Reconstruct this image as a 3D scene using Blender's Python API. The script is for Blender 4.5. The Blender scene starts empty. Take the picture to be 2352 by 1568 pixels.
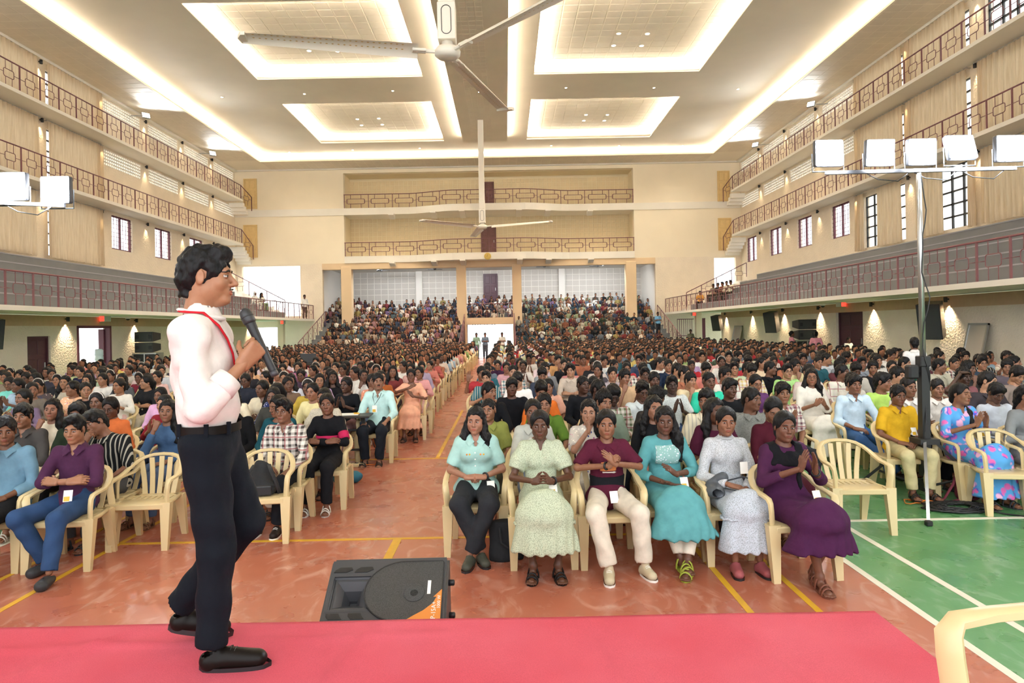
import bpy, bmesh, math, random
import numpy as np
from mathutils import Vector, Matrix
random.seed(7)
PI = math.pi
C = bpy.context.scene.collection
SC = bpy.context.scene

# ---------------------------------------------------------------- camera
F, PX, PY, ROLL, H = 1568.0, 1162.0, 753.0, 0.019, 2.03      # pixels of the 2352x1568 frame, metres
cam = bpy.data.cameras.new('camera')
cam.sensor_fit = 'HORIZONTAL'; cam.sensor_width = 36; cam.lens = 36 * F / 2352
cam.shift_x = (1176 - PX) / 2352; cam.shift_y = (PY - 784) / 2352
cam.clip_start = 0.05; cam.clip_end = 400
camo = bpy.data.objects.new('camera', cam); C.objects.link(camo)
camo.matrix_world = Matrix.Translation((0, 0, H)) @ Matrix.Rotation(ROLL, 4, 'Y') @ Matrix.Rotation(PI/2, 4, 'X')
SC.camera = camo
def ray(px, py):
    dx, dy = px - PX, py - PY
    u = dx*math.cos(ROLL) - dy*math.sin(ROLL); v = dx*math.sin(ROLL) + dy*math.cos(ROLL)
    return Vector((u/F, 1.0, -v/F))
def at_z(px, py, z=0.0):
    d = ray(px, py); return Vector((0, 0, H)) + d*((z-H)/d.z)
def at_x(px, py, x):
    d = ray(px, py); return Vector((0, 0, H)) + d*(x/d.x)
def at_y(px, py, y):
    d = ray(px, py); return Vector((0, 0, H)) + d*y

# ---------------------------------------------------------------- world, exposure
W = bpy.data.worlds.new('daylight'); SC.world = W; W.use_nodes = True
W.node_tree.nodes['Background'].inputs['Color'].default_value = (0.93, 0.97, 1.0, 1)
W.node_tree.nodes['Background'].inputs['Strength'].default_value = 2.0
SC.view_settings.view_transform = 'Standard'; SC.view_settings.look = 'None'
SC.view_settings.exposure = 0.9; SC.view_settings.gamma = 1.0; SC.view_settings.use_curve_mapping = False
COVE_E, FLOOD_E, LAMP_W, DOWN_W = 95.0, 14.0, 14.0, 520.0

# ---------------------------------------------------------------- materials
MATS = {}
def srgb(h):
    if isinstance(h, str):
        h = h.lstrip('#'); c = [int(h[i:i+2], 16)/255 for i in (0, 2, 4)]
    else: c = list(h)
    return tuple((x/12.92 if x <= .04045 else ((x+.055)/1.055)**2.4) for x in c)
class N:
    """tiny node-tree helper"""
    def __init__(s, name):
        s.m = bpy.data.materials.new(name); s.m.use_nodes = True; s.t = s.m.node_tree
        s.b = s.t.nodes['Principled BSDF']; s.out = s.t.nodes['Material Output']; MATS[name] = s.m
    def add(s, typ, **kw):
        n = s.t.nodes.new(typ)
        for k, v in kw.items():
            if k in n.inputs: n.inputs[k].default_value = v
            else: setattr(n, k, v)
        return n
    def link(s, a, b): s.t.links.new(a, b)
    def tex(s, kind='Noise', scale=5., coord='Object', stretch=None, **kw):
        tc = s.add('ShaderNodeTexCoord'); o = tc.outputs[coord]
        if stretch:
            mp = s.add('ShaderNodeMapping'); mp.inputs['Scale'].default_value = stretch; s.link(o, mp.inputs['Vector']); o = mp.outputs['Vector']
        n = s.add('ShaderNodeTex'+kind, **kw); n.inputs['Scale'].default_value = scale; s.link(o, n.inputs['Vector'])
        return n
    def ramp(s, src, stops):
        r = s.add('ShaderNodeValToRGB'); e = r.color_ramp.elements
        while len(e) < len(stops): e.new(0.5)
        for el, (p, c) in zip(e, stops): el.position = p; el.color = (*c, 1)
        s.link(src, r.inputs['Fac']); return r.outputs['Color']
    def mix(s, a, b, fac, mode='MIX'):
        m = s.add('ShaderNodeMix', data_type='RGBA', blend_type=mode)
        for sock, v in ((m.inputs[6], a), (m.inputs[7], b), (m.inputs[0], fac)):
            if hasattr(v, 'links') or hasattr(v, 'is_linked'): s.link(v, sock)
            elif isinstance(v, (int, float)): sock.default_value = v
            else: sock.default_value = (*v, 1)
        return m.outputs[2]
    def math(s, op, a, b=0.0):
        m = s.add('ShaderNodeMath', operation=op)
        for sock, v in ((m.inputs[0], a), (m.inputs[1], b)):
            if isinstance(v, (int, float)): sock.default_value = v
            else: s.link(v, sock)
        return m.outputs[0]
    def color(s, v):
        i = s.b.inputs['Base Color']
        if isinstance(v, tuple): i.default_value = (*v, 1)
        else: s.link(v, i)
    def bump(s, height, strength=.3, dist=.02):
        b = s.add('ShaderNodeBump'); b.inputs['Strength'].default_value = strength; b.inputs['Distance'].default_value = dist
        s.link(height, b.inputs['Height']); s.link(b.outputs['Normal'], s.b.inputs['Normal'])
    def objcol(s): return s.add('ShaderNodeObjectInfo').outputs['Color']
def plain(name, col, rough=.6, metal=0., noise=0., nscale=6., bump=0., bscale=40., spec=None, coat=0., bdist=.01):
    n = N(name); c = srgb(col)
    n.b.inputs['Roughness'].default_value = rough; n.b.inputs['Metallic'].default_value = metal
    if spec is not None: n.b.inputs['Specular IOR Level'].default_value = spec
    if coat: n.b.inputs['Coat Weight'].default_value = coat
    if noise:
        t = n.tex('Noise', nscale, Detail=4.); d = tuple(x*(1-noise) for x in c); l = tuple(min(1, x*(1+noise*.6)) for x in c)
        n.color(n.ramp(t.outputs['Fac'], [(.3, d), (.7, l)]))
    else: n.color(c)
    if bump:
        t2 = n.tex('Noise', bscale, Detail=3.); n.bump(t2.outputs['Fac'], bump, bdist)
    return n.m
def emit(name, col, s):
    n = N(name); n.b.inputs['Base Color'].default_value = (*srgb(col), 1)
    n.b.inputs['Emission Color'].default_value = (*srgb(col), 1); n.b.inputs['Emission Strength'].default_value = s; return n.m

# ---------------------------------------------------------------- mesh builder
def mesh_from(name, v, f, mats, fm=None, smooth=False):
    me = bpy.data.meshes.new(name); me.from_pydata([tuple(p) for p in v], [], [tuple(q) for q in f])
    for m in (mats if isinstance(mats, (list, tuple)) else [mats]):
        me.materials.append(MATS[m] if isinstance(m, str) else m)
    if fm is not None: me.polygons.foreach_set('material_index', fm)
    if smooth: me.polygons.foreach_set('use_smooth', [True]*len(me.polygons))
    me.update(); return me
class MB:
    def __init__(s): s.v = []; s.f = []; s.m = []; s.cur = 0
    def raw(s, v, f):
        o = len(s.v); s.v += [tuple(p) for p in v]; s.f += [tuple(i+o for i in q) for q in f]; s.m += [s.cur]*len(f); return s
    def box(s, lo, hi, M=None):
        x0, y0, z0 = lo; x1, y1, z1 = hi
        v = [Vector(p) for p in ((x0,y0,z0),(x1,y0,z0),(x1,y1,z0),(x0,y1,z0),(x0,y0,z1),(x1,y0,z1),(x1,y1,z1),(x0,y1,z1))]
        if M is not None: v = [M @ p for p in v]
        return s.raw(v, [(0,3,2,1),(4,5,6,7),(0,1,5,4),(1,2,6,5),(2,3,7,6),(3,0,4,7)])
    def rbox(s, lo, hi, r, M=None, seg=2):
        """box with rounded vertical profile in all edges via bmesh bevel"""
        bm = bmesh.new(); bmesh.ops.create_cube(bm, size=1)
        lo, hi = Vector(lo), Vector(hi); c = (lo+hi)/2; d = hi-lo
        for q in bm.verts: q.co = Vector((q.co.x*d.x, q.co.y*d.y, q.co.z*d.z))+c
        bmesh.ops.bevel(bm, geom=bm.edges[:], offset=r, segments=seg, affect='EDGES', profile=.5)
        if M is not None: bm.transform(M)
        bm.verts.index_update(); s.raw([q.co.copy() for q in bm.verts], [[q.index for q in f.verts] for f in bm.faces]); bm.free(); return s
    def tube(s, pts, r, n=8, closed=False, cap=True, flat=None, rot0=0.0):
        pts = [Vector(p) for p in pts]; k = len(pts); rs = r if isinstance(r, (list, tuple)) else [r]*k
        rings = []; up = None
        for i, p in enumerate(pts):
            a = pts[(i-1) % k] if (closed or i > 0) else p; b = pts[(i+1) % k] if (closed or i < k-1) else p
            t = (b-a).normalized()
            if up is None:
                up = Vector((0,0,1)) if abs(t.z) < .9 else Vector((0,1,0))
            x = t.cross(up); x = x.normalized() if x.length > 1e-6 else t.orthogonal().normalized()
            y = x.cross(t).normalized(); up = y
            ry = rs[i]*(flat if flat else 1)
            rings.append([p + x*(math.cos(rot0+2*PI*j/n)*rs[i]) + y*(math.sin(rot0+2*PI*j/n)*ry) for j in range(n)])
        v = [q for R in rings for q in R]; f = []
        for i in range(k if closed else k-1):
            A, B = i*n, ((i+1) % k)*n
            for j in range(n): f.append((A+j, A+(j+1) % n, B+(j+1) % n, B+j))
        if cap and not closed:
            f.append(tuple(range(n))[::-1]); f.append(tuple((k-1)*n+j for j in range(n)))
        return s.raw(v, f)
    def cyl(s, p0, p1, r, n=12): return s.tube([p0, p1], r, n)
    def lathe(s, prof, n=20, M=None):
        v = []; f = []
        for (r, z) in prof:
            for j in range(n): v.append(Vector((r*math.cos(2*PI*j/n), r*math.sin(2*PI*j/n), z)))
        for i in range(len(prof)-1):
            for j in range(n): f.append((i*n+j, i*n+(j+1) % n, (i+1)*n+(j+1) % n, (i+1)*n+j))
        f.append(tuple(range(n))[::-1]); f.append(tuple((len(prof)-1)*n+j for j in range(n)))
        if M is not None: v = [M @ p for p in v]
        return s.raw(v, f)
    def prism(s, poly, h0, h1, M=None):
        """poly in XY, extruded in Z"""
        n = len(poly); v = [Vector((x, y, h0)) for x, y in poly] + [Vector((x, y, h1)) for x, y in poly]
        if M is not None: v = [M @ p for p in v]
        return s.raw(v, [tuple(range(n))[::-1], tuple(range(n, 2*n))] + [(i, (i+1) % n, n+(i+1) % n, n+i) for i in range(n)])
    def mesh(s, name, mats, smooth=False): return mesh_from(name, s.v, s.f, mats, s.m if any(s.m) else None, smooth)
    def build(s, name, mats, parent=None, smooth=False, **tags):
        return put(name, s.mesh(name, mats, smooth), parent, **tags)
def put(name, me, parent=None, loc=None, rz=None, M=None, label=None, cat=None, group=None, kind=None, color=None):
    o = bpy.data.objects.new(name, me); C.objects.link(o)
    if parent is not None: o.parent = parent
    if M is not None: o.matrix_basis = M
    else:
        if loc is not None: o.location = loc
        if rz is not None: o.rotation_euler = (0, 0, rz)
    if label: o['label'] = label
    if cat: o['category'] = cat
    if group: o['group'] = group
    if kind: o['kind'] = kind
    if color is not None: o.color = (*color, 1)
    return o
def thing(name, label, cat, loc=(0,0,0), rz=0.0, group=None, kind=None, M=None):
    return put(name, None, None, loc, rz, M, label, cat, group, kind)
def struct(name, label, cat, mb=None, mats=None, smooth=False):
    return put(name, mb.mesh(name, mats, smooth) if mb else None, label=label, cat=cat, kind='structure')
def smooth_by_angle(o_or_me, ang=40):
    me = getattr(o_or_me, 'data', o_or_me)
    me.polygons.foreach_set('use_smooth', [True]*len(me.polygons)); me.set_sharp_from_angle(angle=math.radians(ang))
def place_copy(src, loc, rz=0., s=1., label=None, group=None, color=None):
    """copy a thing with its parts and sub-parts"""
    c = src.copy(); C.objects.link(c); c.location = loc; c.rotation_euler = (0, 0, rz); c.scale = (s, s, s)
    if label: c['label'] = label
    if group: c['group'] = group
    for p in src.children:
        q = p.copy(); C.objects.link(q); q.parent = c
        for g in p.children:
            h = g.copy(); C.objects.link(h); h.parent = q
    return c
def area_light(name, loc, size, size_y, energy, col, rot, spread=PI, parent=None):
    l = bpy.data.lights.new(name, 'AREA'); l.shape = 'RECTANGLE'; l.size = size; l.size_y = size_y; l.energy = energy; l.color = col; l.spread = spread
    o = bpy.data.objects.new(name, l); C.objects.link(o); o.location = loc; o.rotation_euler = rot
    if parent: o.parent = parent
    return o
def spot_light(name, loc, energy, col, rot, angle, blend=.6, r=.03, parent=None):
    l = bpy.data.lights.new(name, 'SPOT'); l.energy = energy; l.color = col; l.spot_size = angle; l.spot_blend = blend; l.shadow_soft_size = r
    o = bpy.data.objects.new(name, l); C.objects.link(o); o.location = loc; o.rotation_euler = rot
    if parent: o.parent = parent
    return o
ORD = ['first','second','third','fourth','fifth','sixth','seventh','eighth','ninth','tenth','eleventh','twelfth','thirteenth','fourteenth','fifteenth','sixteenth','seventeenth','eighteenth','nineteenth','twentieth']
def ordinal(i): return ORD[i] if i < 20 else f'{i+1}th'
# ================================================================ MATERIALS OF THE HALL
def wall_mat(name, col, bump=.55, bscale=26, rough=.85):
    n = N(name); n.b.inputs['Roughness'].default_value = rough; c = srgb(col)
    t = n.tex('Noise', 1.3, Detail=5.); n.color(n.ramp(t.outputs['Fac'], [(.3, tuple(x*.95 for x in c)), (.7, tuple(min(1, x*1.03) for x in c))]))
    v = n.tex('Noise', bscale, Detail=2.5); n.bump(v.outputs['Fac'], bump, .035)
wall_mat('stucco_peach', '#eedfc8', .8, 14)
wall_mat('stucco_pink', '#e8d6c6', .9, 15)
plain('paint_cream', '#f1e3c9', .8, noise=.03, nscale=.8)
plain('paint_white', '#ece5d8', .75, noise=.03, nscale=1.)
plain('ceiling_tan', '#e8dcc9', .8, noise=.05, nscale=.5)
plain('ceiling_tile', '#e6dac7', .8, noise=.04, nscale=2.)
plain('tile_joint', '#efe4d0', .8)
plain('tile_warm', '#ead6ae', .85, noise=.05, nscale=1.5)
plain('tile_warm_joint', '#f0e0be', .8)
plain('tile_grey', '#c2bbb2', .85, noise=.04, nscale=1.5)
plain('tile_grey_joint', '#dcd6cd', .8)
plain('pillar_tan', '#e2c6a0', .8, noise=.04, nscale=1.)
plain('bleacher_grey', '#6f7072', .8, noise=.07, nscale=2.)
plain('bleacher_edge', '#96969a', .8)
plain('rail_maroon', '#74474a', .45)
plain('door_maroon', '#4a2530', .45, noise=.12, nscale=8.)
plain('door_brown', '#6a4038', .5, noise=.15, nscale=6.)
plain('door_yellow', '#e0c084', .6, noise=.05)
plain('grille_maroon', '#6b3546', .5)
plain('black_metal', '#242425', .5)
plain('grey_metal', '#a3a29e', .35, metal=.7)
plain('steel', '#c0c0be', .3, metal=.9)
emit('led_warm', '#fff5e2', COVE_E)
emit('led_spot', '#fff1d6', 18)
emit('led_cold', '#eef6ff', FLOOD_E)
emit('exit_red', '#ff2f22', 2.2)
n = N('curtain'); n.b.inputs['Roughness'].default_value = .9
tw = n.tex('Noise', 3., stretch=(6, 6, .4), Detail=3.); n.color(n.ramp(tw.outputs['Fac'], [(.3, srgb('#bda88c')), (.7, srgb('#d8c8ae'))]))
tr = n.add('ShaderNodeBsdfTranslucent'); tr.inputs['Color'].default_value = (*srgb('#e9d3ae'), 1)
mx = n.add('ShaderNodeMixShader', Fac=.32); n.link(n.b.outputs[0], mx.inputs[1]); n.link(tr.outputs[0], mx.inputs[2]); n.link(mx.outputs[0], n.out.inputs['Surface'])
n = N('glass'); n.b.inputs['Base Color'].default_value = (.93, .97, 1, 1); n.b.inputs['Roughness'].default_value = .05
n.b.inputs['Alpha'].default_value = .18
# painted court floor: base colour with worn, washed streaks
def floor_mat(name, c1, c2, c3):
    n = N(name); n.b.inputs['Roughness'].default_value = .38; n.b.inputs['Specular IOR Level'].default_value = .35
    a = n.tex('Noise', .55, Detail=6., Roughness=.65); b = n.tex('Noise', 3.2, stretch=(1.6, .8, 1), Detail=7., Distortion=1.8)
    base = n.ramp(a.outputs['Fac'], [(.3, srgb(c1)), (.72, srgb(c2))])
    fac = n.ramp(b.outputs['Fac'], [(.52, (0,0,0)), (.74, (.55,.55,.55))])
    n.color(n.mix(base, srgb(c3), fac))
    r = n.tex('Noise', 2., Detail=4.); rr = n.ramp(r.outputs['Fac'], [(.3, (.2,.2,.2)), (.7, (.42,.42,.42))]); n.link(rr, n.b.inputs['Roughness'])
floor_mat('floor_red', '#a65c46', '#b57058', '#d6ae9e')
floor_mat('floor_green', '#4d8650', '#619a68', '#9dc0a0')
plain('line_white', '#ece6d4', .5, noise=.05, nscale=5.); plain('line_yellow', '#dba92b', .5, noise=.12, nscale=7.)
n = N('carpet_red'); n.b.inputs['Roughness'].default_value = .95; n.b.inputs['Specular IOR Level'].default_value = .1
a = n.tex('Noise', 1.2, Detail=5.); b = n.tex('Noise', 260., Detail=2.)
n.color(n.mix(n.ramp(a.outputs['Fac'], [(.3, srgb('#c64d5d')), (.75, srgb('#d66878'))]), n.ramp(b.outputs['Fac'], [(.3, (.6,.6,.6)), (.7, (1,1,1))]), .45, 'MULTIPLY')); n.bump(b.outputs['Fac'], .25, .004)

# ================================================================ SHELL
XC = -1.1
EL, ER = -14.06, 11.7           # low gallery edges
GL, GR = -18.6, 16.25           # mid and upper gallery edges
LWL, LWR = -16.66, 14.3         # ground-floor walls
UWL, UWR = -19.75, 17.4         # upper walls
YB, Y0 = 50.2, -7.0             # back facade, stage end
ZC = 13.97                      # tiled ceiling border
ZI = 14.36                      # inner ceiling above the cove lip
ZT = 14.78                       # recessed trays
def holes_wall(mb, axis, pos, thick, a0, a1, z0, z1, holes):
    """slab in plane axis=pos; a runs along the other horizontal axis; holes = (a0,a1,z0,z1)"""
    A = sorted({a0, a1, *[h[0] for h in holes], *[h[1] for h in holes]}); Z = sorted({z0, z1, *[h[2] for h in holes], *[h[3] for h in holes]})
    A = [a for a in A if a0 <= a <= a1]; Z = [z for z in Z if z0 <= z <= z1]
    for i in range(len(A)-1):
        k = 0
        while k < len(Z)-1:
            am, zm = (A[i]+A[i+1])/2, (Z[k]+Z[k+1])/2
            if any(h[0] < am < h[1] and h[2] < zm < h[3] for h in holes): k += 1; continue
            e = k+1
            while e < len(Z)-1 and not any(h[0] < am < h[1] and h[2] < (Z[e]+Z[e+1])/2 < h[3] for h in holes): e += 1
            p, q = min(pos, pos+thick), max(pos, pos+thick)
            if axis == 'x': mb.box((p, A[i], Z[k]), (q, A[i+1], Z[e]))
            else: mb.box((A[i], p, Z[k]), (A[i+1], q, Z[e]))
            k = e
def strip(parent, name, m, x0, x1, y0, y1, z=0.003):
    MB().box((x0, y0, -.02), (x1, y1, z)).build(name, m, parent)

# floor
fl = MB(); GX0, GX1 = -5.02, 2.82
fl.cur = 0; fl.raw([(GX0, Y0, 0), (GX1, Y0, 0), (GX1, YB+8, 0), (GX0, YB+8, 0)], [(0,1,2,3)])
fl.cur = 1; fl.raw([(-21, Y0, 0), (GX0, Y0, 0), (GX0, YB+8, 0), (-21, YB+8, 0)], [(0,1,2,3)]); fl.raw([(GX1, Y0, 0), (19, Y0, 0), (19, YB+8, 0), (GX1, YB+8, 0)], [(0,1,2,3)])
fl.cur = 0; fl.box((-21, Y0, -.3), (19, YB+8, -.02))
floor = struct('floor', 'painted court floor, red in the middle and green at the sides', 'floor', fl, ['floor_red', 'floor_green'])
for x in (1.68, 2.16, -3.8, -4.28): strip(floor, 'court_line', 'line_yellow', x-.025, x+.025, 3.3, 24)
for x in (2.84, 3.33, -4.97, -5.46): strip(floor, 'court_line', 'line_white', x-.03, x+.03, 3.3, 24)
strip(floor, 'court_line', 'line_yellow', -3.8, 1.68, 6.62, 6.67, .004); strip(floor, 'court_line', 'line_yellow', -3.8, 1.68, 10.72, 10.77, .004)
strip(floor, 'court_line', 'line_yellow', -1.13, -1.05, 5.2, 6.62, .0035); strip(floor, 'court_line', 'line_yellow', -1.15, -1.09, 10.8, 17, .0035)
strip(floor, 'court_line', 'line_white', 2.84, 12, 6.92, 6.98, .004); strip(floor, 'court_line', 'line_white', -13, -4.97, 6.75, 6.81, .004)

# ground-floor walls with doorways
dR = [(27.35, 29.55, 0, 2.48)]
lw = MB(); holes_wall(lw, 'x', LWR, .3, Y0, 45.3, 0, 2.8, dR)
wall_right = struct('wall_right', 'rough peach stucco wall below the right gallery', 'wall', lw, 'stucco_pink')
dL = [(23.75, 24.95, 0, 2.05), (26.55, 28.75, 0, 2.36)]
lw = MB(); holes_wall(lw, 'x', LWL, -.3, Y0, 45.3, 0, 2.8, dL)
wall_left = struct('wall_left', 'rough peach stucco wall below the left gallery', 'wall', lw, 'stucco_pink')
for s, w, x in ((1, wall_right, LWR), (-1, wall_left, LWL)):
    MB().box((min(x-.012*s, x+.1*s), Y0, 2.42), (max(x-.012*s, x+.1*s), 45.3, 2.8)).build('plaster_band', plain('band_tan'+('r' if s > 0 else 'l'), '#cdaa8c', .85, noise=.05), w)

# upper walls: big curtained windows towards the stage, small barred windows and lattice openings at the back
BAY = [33.4 + 4.25*k for k in range(-7, 5)]
def upper_wall(s, x, name, label):
    holes = []
    for k in range(len(BAY)-1):
        y0, y1 = BAY[k]+.42, BAY[k+1]-.42
        if BAY[k+1] <= 33.5:
            holes += [(y0, y1, 5.55, 8.0), (y0, y1, 8.75, 11.05), (y0, y1, 12.0, 13.6)] if not (s < 0 and BAY[k] < 24 and False) else []
        else:
            holes += [(y0+.55, y1-.95, 6.4, 8.12), (y0, y1, 10.5, 11.3), (y0, y1, 13.08, 13.8)]
    if s < 0: holes.append((45.9, 50.0, 3.2, 6.3))
    mb = MB(); holes_wall(mb, 'x', x, .28*s, Y0, YB+.3, 2.8, ZC+.7, holes)
    return struct(name, label, 'wall', mb, 'stucco_peach'), holes
uwr, hR = upper_wall(1, UWR, 'wall_right_upper', 'upper peach wall with windows above the right bleachers')
uwl, hL = upper_wall(-1, UWL, 'wall_left_upper', 'upper peach wall with windows above the left bleachers')

# lattice openings: one panel mesh with octagonal holes, shared
def lattice_mesh():
    mb = MB(); W_, Hh, nx, nz = 3.41, .8, 21, 5; cw, ch = W_/nx, Hh/nz; d = .06
    oct_ = [(.5+.36*math.cos(PI/8+PI/4*j), .5+.36*math.sin(PI/8+PI/4*j)) for j in range(8)]
    sq = [(1,.75),(.75,1),(.25,1),(0,.75),(0,.25),(.25,0),(.75,0),(1,.25)]
    for i in range(nx):
        for k in range(nz):
            for dd in (0, d):
                v = [(dd, (i+a)*cw, (k+b)*ch) for a, b in oct_]+[(dd, (i+a)*cw, (k+b)*ch) for a, b in sq]
                cs = [(dd, (i+a)*cw, (k+b)*ch) for a, b in ((1,1),(0,1),(0,0),(1,0))]
                mb.raw(v+cs, [(j, (j+1) % 8, 8+(j+1) % 8, 8+j) for j in range(8)]+[(8,9,16),(10,11,17),(12,13,18),(14,15,19)])
            v = [(dd, (i+a)*cw, (k+b)*ch) for dd in (0, d) for a, b in oct_]
            mb.raw(v, [(j, (j+1) % 8, 8+(j+1) % 8, 8+j) for j in range(8)])
    return mb.mesh('lattice_panel', 'paint_white')
LAT = lattice_mesh()
for s, w, x, hs in ((1, uwr, UWR, hR), (-1, uwl, UWL, hL)):
    for (y0, y1, z0, z1) in hs:
        if abs(z1-z0-.8) < .02 or abs(z1-z0-.72) < .02:
            o = put('lattice_panel', LAT, w); o.location = (x+.08*s, y0, z0); o.scale = (1, (y1-y0)/3.41, (z1-z0)/.8)
# small barred windows (structure, counted)
def barred_window(s, x, y0, y1, z0, z1, i):
    w = put(f'window_{i}', None, loc=(x, 0, 0), kind='structure', label=f'narrow barred window with maroon grille, {ordinal(i-1 if s < 0 else i-5)} from the stage on the {"left" if s < 0 else "right"} wall', cat='window')
    m = MB(); t = .07; a, b = sorted((.1*s, .2*s))
    for lo, hi in (((a, y0, z0), (b, y0+t, z1)), ((a, y1-t, z0), (b, y1, z1)), ((a, y0, z0), (b, y1, z0+t)), ((a, y0, z1-t), (b, y1, z1)), ((a, (y0+y1)/2-.04, z0), (b, (y0+y1)/2+.04, z1))): m.box(lo, hi)
    m.build('window_frame', 'grille_maroon', w)
    g = MB()
    for k in range(1, 8): g.cyl((.06*s, y0, z0+k*(z1-z0)/8), (.06*s, y1, z0+k*(z1-z0)/8), .012, 5)
    for k in range(1, 7): g.cyl((.06*s, y0+k*(y1-y0)/7, z0), (.06*s, y0+k*(y1-y0)/7, z1), .012, 5)
    g.build('grille', 'grille_maroon', w)
    MB().box((.155*s-.004, y0, z0), (.155*s+.004, y1, z1)).build('pane', 'glass', w)
wi = 1
for s, x, hs in ((-1, UWL, hL), (1, UWR, hR)):
    for h in hs:
        if abs(h[3]-8.12) < .01: barred_window(s, x, *h, wi); wi += 1
# large windows with glazing bars behind the curtains
def big_window(s, x, y0, y1, z0, z1, i, lev):
    w = put(f'window_{i}', None, loc=(x, 0, 0), kind='structure', label=f'large dark framed window behind curtains, {lev} level, bay {i}', cat='window')
    m = MB(); t = .06; a, b = sorted((.12*s, .2*s)); ny, nz = 5, 5 if z1-z0 > 2 else 3
    for k in range(ny+1): y = y0+(y1-y0)*k/ny; m.box((a, y-t/2, z0), (b, y+t/2, z1))
    for k in range(nz+1): z = z0+(z1-z0)*k/nz; m.box((a, y0, z-t/2), (b, y1, z+t/2))
    m.build('glazing_bars', 'black_metal', w)
    for k in range(ny):
        MB().box((.16*s-.004, y0+(y1-y0)*k/ny+.03, z0), (.16*s+.004, y0+(y1-y0)*(k+1)/ny-.03, z1)).build('pane', 'glass', w)
for s, x, hs in ((-1, UWL, hL), (1, UWR, hR)):
    for h in hs:
        lev = {5.55: 'lower', 8.75: 'middle', 12.0: 'top'}.get(h[2])
        if lev and h[0] > 14: big_window(s, x, *h, wi, lev); wi += 1

# curtains: pleated sheets with real folds, hung on a rail of rings
def curtain_mesh(wd, ht, pleat=.26, amp=.085, seed=0, M_=70):
    rnd = random.Random(seed); v = []; f = []; nz = 7; ph = [rnd.uniform(-.6, .6) for _ in range(M_+1)]
    for k in range(nz+1):
        t = k/nz
        for j in range(M_+1):
            y = wd*j/M_; a = amp*(.55+.45*t)
            v.append((a*math.sin(2*PI*y/pleat + ph[j]*.5) + .02*math.sin(y*3+seed), y + .012*math.sin(2*PI*y/pleat+1), -ht*t + (.01*math.sin(y*9) if k == nz else 0)))
    for k in range(nz):
        for j in range(M_): f.append((k*(M_+1)+j, k*(M_+1)+j+1, (k+1)*(M_+1)+j+1, (k+1)*(M_+1)+j))
    return mesh_from('curtain', v, f, 'curtain', smooth=True)
CURT = {}
def curtain(s, x, y0, y1, z0, z1, label, sd):
    key = (round(y1-y0, 1), round(z1-z0, 1), sd % 3)
    if key not in CURT: CURT[key] = curtain_mesh(key[0], key[1], seed=sd % 3, M_=max(16, int(key[0]*22)))
    t = thing('curtain', label, 'curtain', (x-.2*s, y0, z1), 0, 'beige curtains along the side walls')
    put('cloth', CURT[key], t)
    r = MB(); r.cyl((0, -.1, .03), (0, y1-y0+.1, .03), .02, 8); r.build('curtain_rod', 'steel', t)
    for yy_ in (.0, y1-y0): MB().box((min(0, .2*s), yy_-.02, .015), (max(0, .2*s), yy_+.02, .045)).build('rod_bracket', 'steel', t)
    g = MB(); nr = int((y1-y0)/.17)
    for k in range(nr): g.tube([(0+.035*math.cos(a), (k+.5)*.17, .02+.035*math.sin(a)) for a in (0, 1.26, 2.51, 3.77, 5.03)], .008, 4, closed=True)
    g.build('rings', 'steel', t, kind='stuff')
SIDE = {1: 'right', -1: 'left'}
for s, x in ((-1, UWL), (1, UWR)):
    for k in range(len(BAY)-1):
        if BAY[k+1] > 33.5 or BAY[k] < 14: continue
        nth = ordinal(6-k) if k <= 6 else ''
        ya, yb = BAY[k], BAY[k+1]
        for lev, z0, z1 in (('lower', 5.42, 8.14), ('middle', 8.5, 11.3), ('top', 11.7, 13.85)):
            if lev == 'top' and k == 4: continue
            base = f'beige curtain, {lev} level, {SIDE[s]} wall, {nth} bay before barred windows'
            if lev == 'lower':
                parts = {(1, 6): [(3.55, 4.25), (.45, 2.4)], (1, 5): [(1.9, 3.55), (0, .35)], (1, 4): [(.1, 3.9)], (-1, 6): [(.15, 4.2)], (-1, 5): [(.1, 3.7)]}.get((s, k), [(.1, 4.1)])
            else:
                parts = {(1, 6): [(.22, 4.2)], (1, 5): [(.4, 4.2)], (-1, 5): [(.1, 3.95)], (-1, 6): [(.25, 4.2)]}.get((s, k), [(.1, 4.1)])
            for pi, (p0, p1) in enumerate(parts):
                curtain(s, x, ya+p0, ya+p1, z0, z1, base if len(parts) == 1 else base+(', narrow half' if p1-p0 < 1 else ', wide half'), k+pi)

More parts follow.
